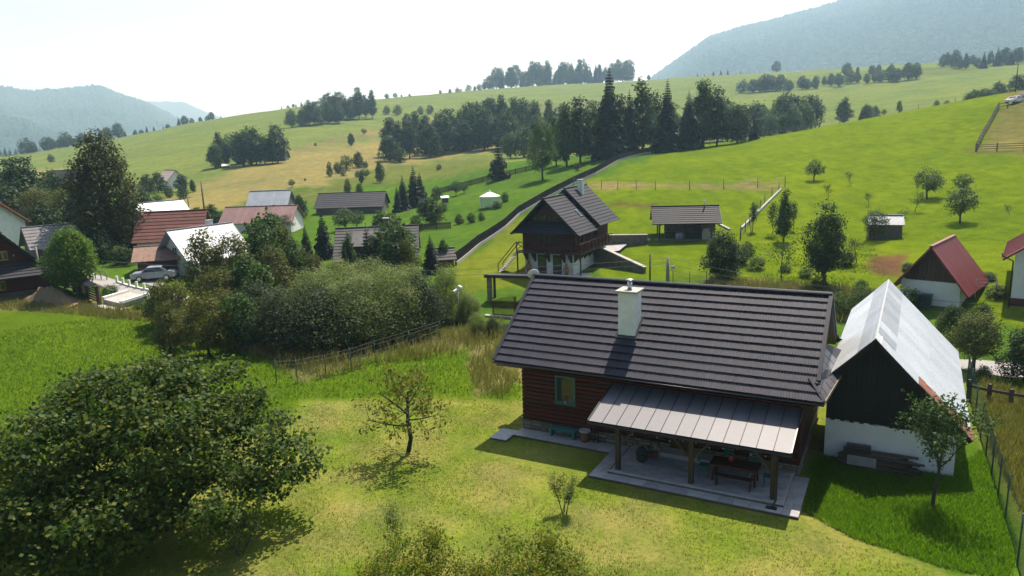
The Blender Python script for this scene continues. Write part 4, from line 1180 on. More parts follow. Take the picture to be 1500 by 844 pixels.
    # ragged scrub between the cottage ridge and the orchard
    for px, py, s, lb in ((1235, 466, .5, 'dusty scrub bush between the cottage gable and the barn ridge'), (1262, 452, .42, 'low scrub bush behind the barn ridge'), (1200, 430, .4, 'low weedy scrub bush below the pear tree'), (1330, 455, .45, 'spiky shrub in front of the white shed wall')):
        plant_tree(sh[0], hit(px, py), s, None, lb, 'bush', 'bush')
near_plants()
# ================================================================== other buildings
M_RED = pmat('dark_red_sheet', (.20, .035, .035), (.15, .028, .03), .8, .5, fine=20, obj_rand=.08)
M_RUST = pmat('rusty_sheet', (.19, .085, .055), (.11, .05, .035), 1.2, .85, c3=(.24, .15, .11), fine=12)
M_BRTILE = pmat('brown_red_tile', (.16, .05, .035), (.09, .035, .028), 1.5, .85, fine=8, obj_rand=.15)
M_ZINC = pmat('pale_zinc', (.30, .32, .35), (.22, .24, .27), .7, .5, fine=8, obj_rand=.06, metal=.2)
M_SLATE = pmat('dark_slate', (.030, .029, .036), (.020, .020, .026), 1.0, .7, fine=9, obj_rand=.12, spec=.25)
M_SHAKE = pmat('grey_shake', (.075, .07, .068), (.04, .037, .036), 1.2, .8, fine=8, obj_rand=.2)
M_BOARD = pmat('brown_boarding', (.085, .038, .02), (.05, .022, .013), 2, .7, fine=10, stretch=(3, 3, .5), obj_rand=.15)
M_GREYB = pmat('weathered_boarding', (.13, .11, .095), (.08, .065, .055), 2, .85, fine=10, stretch=(3, 3, .5), obj_rand=.2)
M_YELF = pmat('ochre_frame', (.42, .26, .06), None, 4, .6)
M_BEAR = pmat('carved_wood', (.36, .15, .035), (.24, .09, .022), 6, .6, fine=25)
M_FIELD = pmat('rubble_stone', (.17, .14, .11), (.09, .075, .062), 1.6, .95, fine=14, bumpk=.8)

def roof_slopes(parent, x0, x1, half, zr, ze, mat, courses=0, thick=.12, edge=None, yc=0.0, seams=0):
    """gable roof, ridge along x: two slopes as parts, with courses, or with ribs, standing proud"""
    L = math.hypot(half, zr - ze); sa = (zr - ze) / L; ca = half / L
    for s in (-1, 1):
        n = Vector((0, s * sa, ca))
        P = lambda x, t, off=0: Vector((x, yc + s * ca * t * L, zr - sa * t * L)) + n * off
        m = MB(); q = [P(x0, 0), P(x1, 0), P(x1, 1), P(x0, 1)]
        m.slab(q if s < 0 else q[::-1], thick, n); sl = m.build('roof_slope', edge or mat, parent)
        for c in range(courses):
            t0, t1 = c / courses, min(1.012, (c + 1.0) / courses + .01)
            m = MB(); q = [P(x0 + .03, t0, .008), P(x1 - .03, t0, .008), P(x1 - .03, t1, .055), P(x0 + .03, t1, .055)]
            m.slab(q if s < 0 else q[::-1], .045, n); m.build('tile_course', mat, sl)
        for c in range(seams):
            xx0 = x0 + (x1 - x0) * c / seams; xx1 = x0 + (x1 - x0) * (c + 1) / seams
            m = MB(); w = xx1 - xx0
            q = [P(xx0 + .02, 0, .02), P(xx1 - .05, 0, .02), P(xx1 - .05, 1.01, .02), P(xx0 + .02, 1.01, .02)]
            m.slab(q if s < 0 else q[::-1], .018, n)
            q = [P(xx1 - .05, 0, .05), P(xx1 + .02, 0, .05), P(xx1 + .02, 1.01, .05), P(xx1 - .05, 1.01, .05)]
            m.slab(q if s < 0 else q[::-1], .048, n); m.build('roof_sheet', mat, sl)
    m = MB(); m.beam((x0 - .01, yc, zr + .03), (x1 + .01, yc, zr + .03), .26, .09); m.build('ridge_cap', edge or mat, parent)

def house(name, label, loc, yaw, L, W, hw, rise, wallm, roofm, gablem=None, over=.45, og=.5, courses=0, seams=0, windows=(), chimney=None, cat='house', plinth=None, door=None, framem=None, edge=None, group=None, sink=.6):
    t = thing(name, label, cat, loc, yaw, group)
    m = MB(); m.box(0, L, -W / 2, W / 2, -sink, hw); wall = m.build('wall', wallm, t)
    pr = [(-W / 2, hw + .001), (W / 2, hw + .001), (0, hw + rise - .12)]
    m = MB(); vs = [(.02, y, z) for y, z in pr] + [(L - .02, y, z) for y, z in pr]
    m.add(vs, [(0, 2, 1), (3, 4, 5), (0, 1, 4, 3), (1, 2, 5, 4), (2, 0, 3, 5)]); gab = m.build('gable', gablem or wallm, t)
    if gablem:
        k = max(6, int(W / .28))
        for xf, sg in ((.02, -1), (L - .02, 1)):
            for i in range(k):
                y0 = -W / 2 + i * W / k; y1 = y0 + W / k - .02; zt = hw + rise * (1 - max(abs(y0), abs(y1)) / (W / 2)) - .14
                if zt > hw + .1:
                    b = MB(); b.box(min(xf, xf + sg * .04), max(xf, xf + sg * .04), y0, y1, hw - .06, zt); b.build('gable_board', gablem, gab)
    sl = rise / (W / 2)
    roof_slopes(t, -og, L + og, W / 2 + over, hw + rise + .05, hw - over * sl + .05, roofm, courses, edge=edge, seams=seams)
    if plinth:
        m = MB(); m.box(-.05, L + .05, -W / 2 - .05, W / 2 + .05, -sink, plinth[0]); m.build('plinth', plinth[1], t)
    def face(side, u, z, w, h, d0, d1):
        if side == 'F': return (u - w / 2, u + w / 2, -W / 2 - d1, -W / 2 - d0, z, z + h)
        if side == 'B': return (u - w / 2, u + w / 2, W / 2 + d0, W / 2 + d1, z, z + h)
        if side == 'L': return (-d1, -d0, u - w / 2, u + w / 2, z, z + h)
        return (L + d0, L + d1, u - w / 2, u + w / 2, z, z + h)
    for (side, u, z, w, h) in windows:
        m = MB(); m.box(*face(side, u, z, w, h, -.05, .05)); wo = m.build('window', framem or M_PLASTER, t)
        g = .07
        for q in (-1, 1):
            m = MB(); m.box(*face(side, u + q * w / 4, z + g, w / 2 - g * 1.2, h - 2 * g, .04, .056)); m.build('pane', M_GLASS, wo)
    if door:
        side, u, w, h = door
        m = MB(); m.box(*face(side, u, 0, w, h, -.05, .06)); do = m.build('door', M_BOARD, t)
    if chimney:
        x, y, h, cm = chimney
        m = MB(); zb = hw + rise * (1 - abs(y) / (W / 2)) - .4; m.box(x - .3, x + .3, y - .3, y + .3, zb, hw + rise + h); c = m.build('chimney', cm, t)
        m = MB(); m.box(x - .36, x + .36, y - .36, y + .36, hw + rise + h + .001, hw + rise + h + .09); m.build('chimney_cap', M_CONC, c)
    return t

# ---- the timber chalet beyond the cottage
def chalet():
    u = Vector((math.cos(-.48), math.sin(-.48), 0)); nn = Vector((-u.y, u.x, 0))
    fl = Vector((1.46, 74.2, 0)); base = fl + u * 2.7; base.z = .60
    t = thing('timber_chalet', 'tall dark timber chalet with white basement, balcony and steep slate roof', 'house', base, -.48 + math.pi / 2)
    # local: x into the house, y to the left of its front, ridge along x
    D = 9.6
    m = MB(); m.box(0, D, -2.7, 2.7, -.8, 2.15); bas = m.build('basement_wall', M_PLASTER, t)
    m = MB(); m.box(-.1, D + .1, -3.0, 3.0, 2.151, 2.35); m.build('floor_beam', M_POST, t)
    m = MB(); m.box(.0, D, -2.85, 2.85, 2.351, 4.6); up = m.build('wall', M_PLANK, t)
    for k in range(11):
        z = 2.38 + k * .2
        for (a, b, c, d) in ((-.05, .0, -2.9, 2.9), (-.04, D, -2.9, -2.851)):
            m = MB(); m.box(a, b, c, d, z, z + .185); m.build('plank', M_PLANK, up)
    m = MB(); pr = [(-2.85, 4.601), (2.85, 4.601), (0, 7.35)]
    vs = [(.0, y, z) for y, z in pr] + [(D, y, z) for y, z in pr]
    m.add(vs, [(0, 2, 1), (3, 4, 5), (0, 1, 4, 3), (1, 2, 5, 4), (2, 0, 3, 5)]); gab = m.build('gable', M_PLANK, t)
    for i in range(20):
        y0 = -2.7 + i * .27; y1 = y0 + .255; zt = 7.3 - 2.75 * max(abs(y0), abs(y1)) / 2.85
        if zt > 5.9: m = MB(); m.box(-.05 - .008 * (i % 2), 0, y0, y1, 5.85, zt); m.build('gable_board', M_BOARD, gab)
    # roofs: front part lower, rear part higher
    roof_slopes(t, -1.15, 4.9, 3.75, 7.75, 4.15, M_SLATE, 13, edge=M_TRIM)
    rr = MB(); roof_slopes(t, 4.3, 10.6, 3.95, 8.35, 4.55, M_SLATE, 13, edge=M_TRIM)
    # pent roof across the gable
    m = MB(); m.slab([(-1.2, -3.75, 4.25), (-1.2, 3.75, 4.25), (-.05, 2.35, 5.35), (-.05, -2.35, 5.35)][::-1], .08, Vector((-.7, 0, .7))); pent = m.build('pent_roof', M_TRIM, t)
    for c in range(4):
        f0, f1 = c / 4, (c + 1) / 4 - .02
        m = MB(); P = lambda f, s, o: (-1.2 + 1.15 * f - o * .7, s * (3.72 - 1.37 * f), 4.25 + 1.1 * f + o * .7)
        m.slab([P(f0, -1, .05), P(f0, 1, .05), P(f1, 1, .012), P(f1, -1, .012)][::-1], .03, Vector((-.7, 0, .7))); m.build('tile_course', M_SLATE, pent)
    def win(x0, x1, y0, y1, z0, z1, axis):
        m = MB(); m.box(x0, x1, y0, y1, z0, z1); w = m.build('window', M_BOARD, t)
        k = 3 if max(x1 - x0, y1 - y0) > 1.3 else 2
        for i in range(k):
            m = MB()
            if axis == 'y': s = (y1 - y0) / k; m.box(x0 - .012, x0 + .01, y0 + i * s + .05, y0 + (i + 1) * s - .05, z0 + .07, z1 - .07)
            else: s = (x1 - x0) / k; m.box(x0 + i * s + .05, x0 + (i + 1) * s - .05, y0 - .012, y0 + .01, z0 + .07, z1 - .07)
            m.build('pane', M_GLASS, w)
    win(-.09, -.04, -.7, 1.0, 3.3, 4.1, 'y'); win(-.09, -.04, -1.6, -.1, 5.4, 6.0, 'y'); win(-.09, -.04, .1, 1.6, 5.4, 6.0, 'y')
    for x in (1.0, 3.0, 5.2): win(x, x + 1.0, -2.95, -2.9, 2.7, 4.0, 'x')
    # basement doors
    for y in (-.95, .75):
        m = MB(); m.box(-.06, .0, y - .48, y + .48, -.02, 1.95); d = m.build('door', M_BOARD, t)
        m = MB(); m.box(-.075, -.061, y - .36, y + .36, .9, 1.8); m.build('pane', M_GLASS, d)
    # balcony on two sides
    m = MB(); m.box(-1.05, -.101, -3.95, 3.2, 2.2, 2.33); m.box(-.1, D * .86, -3.95, -3.001, 2.2, 2.33); m.build('balcony_floor', M_POST, t)
    def rail(p, q, k):
        p = Vector(p); q = Vector(q)
        m = MB(); m.beam(p + Vector((0, 0, .95)), q + Vector((0, 0, .95)), .09, .07); m.build('handrail', M_PLANK, t)
        m = MB(); m.beam(p + Vector((0, 0, .12)), q + Vector((0, 0, .12)), .06, .06); m.build('bottom_rail', M_PLANK, t)
        for i in range(k):
            a = p.lerp(q, i / k); b = p.lerp(q, (i + 1) / k)
            m = MB(); m.beam(a, a + Vector((0, 0, 1.0)), .09, .09); po = m.build('railing_post', M_PLANK, t)
            m = MB(); m.beam(a + Vector((0, 0, .15)), b + Vector((0, 0, .92)), .05, .05); m.build('railing_brace', M_PLANK, po)
            m = MB(); m.beam(b + Vector((0, 0, .15)), a + Vector((0, 0, .92)), .05, .05); m.build('railing_brace', M_PLANK, po)
    rail((-1.0, 3.15, 2.33), (-1.0, -3.9, 2.33), 7); rail((-1.0, -3.9, 2.33), (D * .85, -3.9, 2.33), 9)
    for y in (-2.5, -1.75, -.05, 1.5, 2.4):
        m = MB(); m.add([(-.02, y - .1, 2.15), (-.9, y - .1, 2.15), (-.02, y - .1, 1.2), (-.02, y + .1, 2.15), (-.9, y + .1, 2.15), (-.02, y + .1, 1.2)], [(0, 1, 2), (5, 4, 3), (1, 0, 3, 4), (2, 1, 4, 5), (0, 2, 5, 3)]); m.build('bracket', M_POST, t)
    for x in (.3, 1.6, 2.9, 4.2, 5.5, 6.8):
        m = MB(); m.add([(x - .1, -2.71, 2.15), (x - .1, -3.6, 2.15), (x - .1, -2.71, 1.2), (x + .1, -2.71, 2.15), (x + .1, -3.6, 2.15), (x + .1, -2.71, 1.2)], [(0, 2, 1), (5, 3, 4), (1, 4, 3, 0), (2, 5, 4, 1), (0, 3, 5, 2)]); m.build('bracket', M_POST, t)
    for p in ((-.95, -3.85), (-.95, 3.1)):
        m = MB(); m.beam((*p, -.1), (*p, 2.19), .12, .12); m.build('post', M_POST, t)
    # outside stair on the left
    st = MB(); st.box(-.9, .2, 3.3, 5.3, -.5, .0); stair = st.build('stair_base', M_FIELD, t)
    for i in range(10):
        m = MB(); m.box(-.9, .1, 5.2 - i * .2, 5.45 - i * .2, .0 + i * .22, .08 + i * .22); m.build('step', M_CONC, stair)
    for x in (-.95, .15):
        m = MB(); m.beam((x, 5.4, .9), (x, 3.3, 3.2), .06, .08); m.beam((x, 5.4, .0), (x, 5.4, .9), .07, .07); m.build('stair_rail', M_PLANK, t)
    m = MB(); m.box(7.0, 7.55, -.95, -.4, 6.4, 9.05); c = m.build('chimney', M_CHIM, t); m = MB(); m.box(6.93, 7.62, -1.02, -.33, 9.051, 9.13); m.build('chimney_cap', M_CONC, c)
    sk = MB(); n = Vector((0, -.69, .72)); q = [(3.0, -1.6, 7.75 - 1.6 * .96), (3.6, -1.6, 7.75 - 1.6 * .96), (3.6, -2.3, 7.75 - 2.3 * .96), (3.0, -2.3, 7.75 - 2.3 * .96)]
    sk.slab([Vector(p) + n * .12 for p in q][::-1], .1, n); s = sk.build('skylight', M_STEEL, t)
    sk = MB(); sk.slab([Vector(p) + n * .135 + (Vector((3.3, -1.95, 5.88)) - Vector(p)) * .2 for p in q][::-1], .01, n); s2 = sk.build('pane', M_GLASS, s)
    # paved apron
    ap = MB(); ap.box(-2.2, D, -4.0, 5.6, -.35, -.02); o = ap.build('terrace', M_PAVER, None); o.location = t.location; o.rotation_euler = t.rotation_euler; tag(o, 'pale paved apron round the timber chalet', 'terrace', kind='structure')
    # carved figures
    def figure(y, h, label):
        f = thing('carved_figure', label, 'statue', t.matrix_basis @ Vector((-.55, y, .0)), -.48 + math.pi / 2)
        m = MB(); s = h / 1.6
        m.lathe([(.2 * s, 0), (.26 * s, .25 * s), (.24 * s, .7 * s), (.28 * s, .95 * s), (.14 * s, 1.12 * s)], n=10); m.build('body', M_BEAR, f)
        m = MB(); m.lathe([(.05 * s, 1.06 * s), (.17 * s, 1.2 * s), (.18 * s, 1.35 * s), (.08 * s, 1.5 * s)], n=10); m.build('head', M_BEAR, f)
        for q in (-1, 1):
            m = MB(); m.tube([(0, q * .22 * s, .9 * s), (-.12 * s, q * .36 * s, .62 * s), (-.25 * s, q * .25 * s, .45 * s)], [.09 * s, .07 * s, .05 * s], 6); m.build('arm', M_BEAR, f)
    figure(2.05, 1.6, 'large orange carved wooden figure by the chalet wall next to the stair')
    figure(-2.15, 1.35, 'slim orange carved wooden figure at the chalet corner right of the doors')
    # retaining walls beside the chalet
    for k, (p0, p1, h0, h1, lb) in enumerate(((Vector((9.0, 76.9, 0)), Vector((13.4, 71.6, 0)), 2.3, .55, 'dark stone retaining wall with sloping white coping beside the chalet'),
                                              (Vector((10.8, 83.5, 0)), Vector((16.0, 84.2, 0)), 1.5, 1.3, 'low dark stone wall with white coping behind the chalet terrace'))):
        z0 = min(zg(p0.x, p0.y), zg(p1.x, p1.y)) - .5
        d = (p1 - p0); L = d.length; w = thing('retaining_wall', lb, 'wall', (p0.x, p0.y, z0), math.atan2(d.y, d.x))
        m = MB(); m.add([(0, -.2, 0), (L, -.2, 0), (L, -.2, h1 + .5), (0, -.2, h0 + .5), (0, .2, 0), (L, .2, 0), (L, .2, h1 + .5), (0, .2, h0 + .5)], [(0, 1, 2, 3), (7, 6, 5, 4), (1, 5, 6, 2), (4, 0, 3, 7), (3, 2, 6, 7)]); m.build('stonework', M_FIELD, w)
        m = MB(); m.beam((-.05, 0, h0 + .55), (L + .05, 0, h1 + .55), .5, .1); m.build('coping', M_CONC, w)
    o = MB(); o.add([(9.4, 78.6, 1.5), (12.2, 80.5, 1.6), (13.6, 83.4, 1.9), (10.9, 83.2, 1.9)], [(0, 1, 2, 3)]); o = o.build('terrace', M_PAVER); tag(o, 'small pink-grey paved terrace behind the chalet', 'terrace', kind='structure')
chalet()

# ---- open summer shelter on the slope
def shelter():
    p = hit(966, 354); q = hit(1034, 353); d = q - p; yaw = math.atan2(d.y, d.x) * .6
    L, W = 6.3, 4.2
    t = thing('garden_shelter', 'open timber shelter with dark tile roof on the slope above the chalet', 'shelter', (p.x, p.y, p.z - .1), yaw)
    m = MB(); m.box(-.5, L + .3, -.3, W, -.9, .25); m.build('stone_floor', M_FIELD, t)
    for x in (.0, 2.9, L):
        for y in (0, W - .3):
            m = MB(); m.box(x - .09, x + .09, y - .09, y + .09, .25, 2.45); po = m.build('post', M_BOARD, t)
            if y == 0:
                for s in (-1, 1):
                    if 0 <= x + s * .5 <= L: m = MB(); m.beam((x + s * .08, y, 1.9), (x + s * .6, y, 2.42), .09, .09, (0, 1, 0)); m.build('brace', M_BOARD, po)
    for y in (0, W - .3):
        m = MB(); m.box(-.5, L + .5, y - .09, y + .09, 2.451, 2.6); m.build('beam', M_BOARD, t)
    m = MB(); m.box(.8, L - .3, W - .5, W - .3, .25, 1.7); m.build('back_wall', M_FIELD, t)
    m = MB(); m.box(L - 1.1, L + .05, .6, W - .4, .25, 2.4); m.build('side_wall', M_FIELD, t)
    roof_slopes(t, -.9, L + .75, W / 2 + .75, 4.05, 2.25, M_SLATE, 9, edge=M_TRIM, yc=W / 2 - .15)
    m = MB(); m.add([(L + .3, .1, 2.6), (L + .3, W - .4, 2.6), (L + .3, W / 2 - .15, 3.9)], [(0, 1, 2)]); m.slab([(L + .28, .1, 2.6), (L + .28, W / 2 - .15, 3.9), (L + .28, W - .4, 2.6)], .04, Vector((1, 0, 0))); m.build('gable', M_BOARD, t)
    m = MB(); m.tube([(L - 1.0, 1.6, 3.6), (L - 1.0, 1.6, 4.75)], .09, 8); m.build('flue', M_STEEL, t)
    g = thing('stone_grill', 'pale stone barbecue block inside the open shelter', 'barbecue', t.matrix_basis @ Vector((L - .9, .3, .25)), yaw)
    m = MB(); m.box(-.45, .45, -.3, .3, 0, .85); m.build('block', M_CONC, g); m = MB(); m.box(-.35, .35, -.2, .2, .851, 1.25); m.build('hood', M_CONC, g)
    tb = thing('shelter_table', 'wooden table with benches inside the open shelter', 'table', t.matrix_basis @ Vector((1.6, 1.8, .25)), yaw)
    m = MB(); m.box(-.9, .9, -.4, .4, .7, .76); m.build('top', M_BOARD, tb)
    for x in (-.7, .7):
        m = MB(); m.box(x - .05, x + .05, -.3, .3, 0, .7); m.build('leg', M_BOARD, tb)
    for lb, x in (('pale grey tub on the floor of the open shelter', 2.2), ('blue-grey round tub beside the shelter post', 2.55)):
        b = thing('tub', lb, 'tub', t.matrix_basis @ Vector((x, .5, .25)), 0)
        m = MB(); m.lathe([(.2, 0), (.3, .2), (.3, .55), (.22, .75)], n=10); m.build('body', pmat('grey_tub', (.3, .32, .35), None, 3, .6), b); m = MB(); m.lathe([(.31, .5), (.31, .56)], n=10); m.build('rim', M_STEEL, b)
    pl = thing('plank', 'long pale bent plank lying on the slope behind the shelter', 'plank', hit(1047, 330), 0)
    a = hit(1052, 329); b = hit(1069, 338); m = MB(); m.beam(a - pl.location + Vector((0, 0, .15)), b - pl.location + Vector((0, 0, .15)), .3, .12); m.build('board', M_CONC, pl)
    for k, (px, py) in enumerate(((930, 346), (938, 349), (945, 352))):
        s = thing('stone_slab', 'pale stone slab lying on the grass before the shelter', 'stone', hit(px, py), rng.uniform(0, 3), 'pale slabs before the shelter')
        m = MB(); m.lathe([(.7, -.1), (.75, .08), (.55, .16)], n=7, smooth=False); m.build('block', M_CONC, s)
shelter()

# ---- shed with red roof, house at the edge, tin-roofed hut
def right_side():
    p = hit(1318, 443); q = hit(1404, 452); d = q - p; yaw = math.atan2(d.y, d.x)
    # gable towards us; ridge runs away
    Wd = d.length; c = (p + q) / 2
    t = house('shed', 'white-walled shed with dark board gable and red ribbed sheet roof', (c.x, c.y, .3), yaw + math.pi / 2, 6.0, Wd, 2.15, 2.65, M_PLASTER, M_RED, M_BOARD, over=.7, og=.7, seams=18, cat='shed')
    for k, (px, lb) in enumerate(((1336, 'dark green wheeled bin against the white shed wall'), (1352, 'wide dark green bin by the white shed wall'))):
        b = thing('waste_bin', lb, 'bin', hit(px, 449) + Vector((0, -.4, 0)), yaw)
        m = MB(); m.add([(-.28, -.3, .06), (.28, -.3, .06), (.28, .3, .06), (-.28, .3, .06), (-.34, -.36, .95), (.34, -.36, .95), (.34, .36, .95), (-.34, .36, .95)], [(0, 3, 2, 1), (0, 1, 5, 4), (1, 2, 6, 5), (2, 3, 7, 6), (3, 0, 4, 7), (4, 5, 6, 7)]); m.build('body', pmat('bin_green', (.02, .05, .045), None, 3, .5), b)
        m = MB(); m.box(-.37, .37, -.4, .38, .955, 1.03); m.build('lid', MATS['bin_green'], b)
        for x in (-.22, .22): m = MB(); m.tube([(x, .3, .1), (x + .05, .3, .1)], .1, 8); m.build('wheel', M_GUT, b)
    # house at the picture's edge
    e = hit(1477, 450)
    house('white_house', 'white house corner with dark red eave beyond the barn', (e.x + .15, e.y, e.z - .1), yaw + .12 + math.pi / 2, 9, 8.4, 4.2, 3.2, M_PLASTER, M_RED, None, over=.75, og=.5, seams=22, plinth=(.75, pmat('brick_plinth', (.10, .035, .028), (.07, .028, .024), 4, .9, fine=20)))
    bpy.data.objects['white_house'].location = Vector((e.x + .2, e.y + .3, e.z - .1)) + Vector((math.cos(yaw + .12), math.sin(yaw + .12), 0)) * 4.3
    dp = thing('downpipe', 'thin dark rain pipe down the corner of the white house', 'pipe', (e.x - .05, e.y - .1, e.z - .1), 0)
    m = MB(); m.tube([(-.7, .3, 4.15), (-.65, .25, 3.95), (-.05, -.05, 3.6), (-.05, -.05, .1)], .06, 6); m.build('pipe', M_GUT, dp)
    # small old hut under the orchard trees
    h = hit(1277, 351)
    house('hut', 'small weathered board hut with pale tin roof among the orchard trees', (h.x + .1, h.y + 1.1, h.z - .25), -.38, 3.2, 2.3, 2.0, .75, M_GREYB, pmat('dull_tin', (.22, .24, .27), (.16, .17, .2), 1, .55, fine=8), M_GREYB, over=.25, og=.15, seams=7, cat='hut')
    # laundry posts on the lawn
    pts = [hit(1428, 436), hit(1458, 436)]
    lp = thing('laundry_frame', 'thin metal laundry frame on the lawn beside the white house', 'laundry frame', pts[0], 0)
    for q in pts:
        m = MB(); v = q - pts[0]; m.beam(v, v + Vector((0, 0, 1.5)), .06, .06); m.build('post', M_STEEL, lp)
    for z in (.9, 1.2, 1.45):
        m = MB(); m.tube([Vector((0, 0, z)), pts[1] - pts[0] + Vector((0, 0, z))], .012, 4); m.build('line', M_STEEL, lp)
right_side()

# ---- carport and lattice gate behind the cottage
def carport():
    a = hit(718, 442); yaw = -.30
    t = thing('carport', 'dark flat carport roof on a stone pillar behind the cottage', 'carport', (a.x, a.y, a.z), yaw)
    m = MB(); m.slab([(-.25, -.5, 2.5), (6.2, -.5, 2.5), (6.2, 1.6, 2.28), (-.25, 1.6, 2.28)], .14); m.build('roof', M_TRIM, t); m = MB(); m.box(-.3, 6.25, -.58, -.5, 2.28, 2.56); m.build('fascia', M_POST, t)
    for k in range(9):
        m = MB(); m.box(-.18 - .02 * (k % 2), .18 + .02 * (k % 2), -.18, .18, k * .255, k * .255 + .24); m.build('stone', M_STONE, t)
    for (x, y) in ((5.8, 0), (0, 1.4), (5.8, 1.4)):
        m = MB(); m.box(x - .1, x + .1, y - .1, y + .1, 0, 2.12); m.build('post', M_POST, t)
    g0 = hit(722, 462); g1 = hit(775, 466); d = (g1 - g0)
    g = thing('lattice_gate', 'red-brown diagonal slat gate with arched top beside the carport', 'gate', (g0.x, g0.y, g0.z), math.atan2(d.y, d.x))
    for leaf, (x0, x1) in enumerate(((0, 2.05), (2.12, 3.4))):
        m = MB(); m.beam((x0, 0, .1), (x1, 0, .1), .06, .1); m.beam((x0 + .03, 0, .1), (x0 + .03, 0, 1.25 + .5 * (leaf == 1)), .06, .1, (0, 1, 0)); m.beam((x1 - .03, 0, .1), (x1 - .03, 0, 1.75 - .5 * (leaf == 1)), .06, .1, (0, 1, 0)); m.beam((x0, 0, .85), (x1, 0, .85), .05, .08)
        fr = m.build('frame', M_PLANK, g)
        top = lambda x: 1.25 + .5 * math.sin(max(0, min(1, (x - x0) / (x1 - x0) if leaf == 0 else (x1 - x) / (x1 - x0))) * math.pi / 2)
        k = 17 if leaf == 0 else 11
        for i in range(-8, k):
            xs = x0 + i * .125
            p = Vector((max(xs, x0 + .02), -.035, .12 + max(0, x0 + .02 - xs))); ln = 0
            while p.x + ln < x1 - .02 and p.z + ln < top(p.x + ln): ln += .02
            if ln > .12: m = MB(); m.beam(p, p + Vector((ln, 0, ln)), .03, .085, (0, 1, 0)); m.build('slat', M_PLANK, fr)
    w = thing('garden_wall', 'low whitewashed wall under the lattice gate half hidden by shrubs', 'wall', (g0.x - .6, g0.y - .35, g0.z - .2), math.atan2(d.y, d.x))
    m = MB(); m.box(0, 4.6, -.15, .15, -.3, .28); m.build('masonry', M_PLASTER, w); m = MB(); m.box(-.05, 4.65, -.2, .2, .281, .36); m.build('coping', M_CONC, w)
    # camera pole
    l = hit(673, 474)
    c = thing('camera_pole', 'slim grey pole with two white cameras among the willow bushes', 'camera pole', l, 0)
    m = MB(); m.tube([(0, 0, -.2), (0, 0, 3.0)], .045, 8); m.build('pole', M_STEEL, c)
    for s, z in ((-1, 2.7), (1, 3.0)):
        m = MB(); m.cbox((s * .2, -.1, z), (.16, .4, .16), Euler((R(15), 0, s * .6)).to_matrix()); m.beam((0, 0, z), (s * .2, 0, z), .05, .05); m.build('camera', M_CHIM, c)
carport()

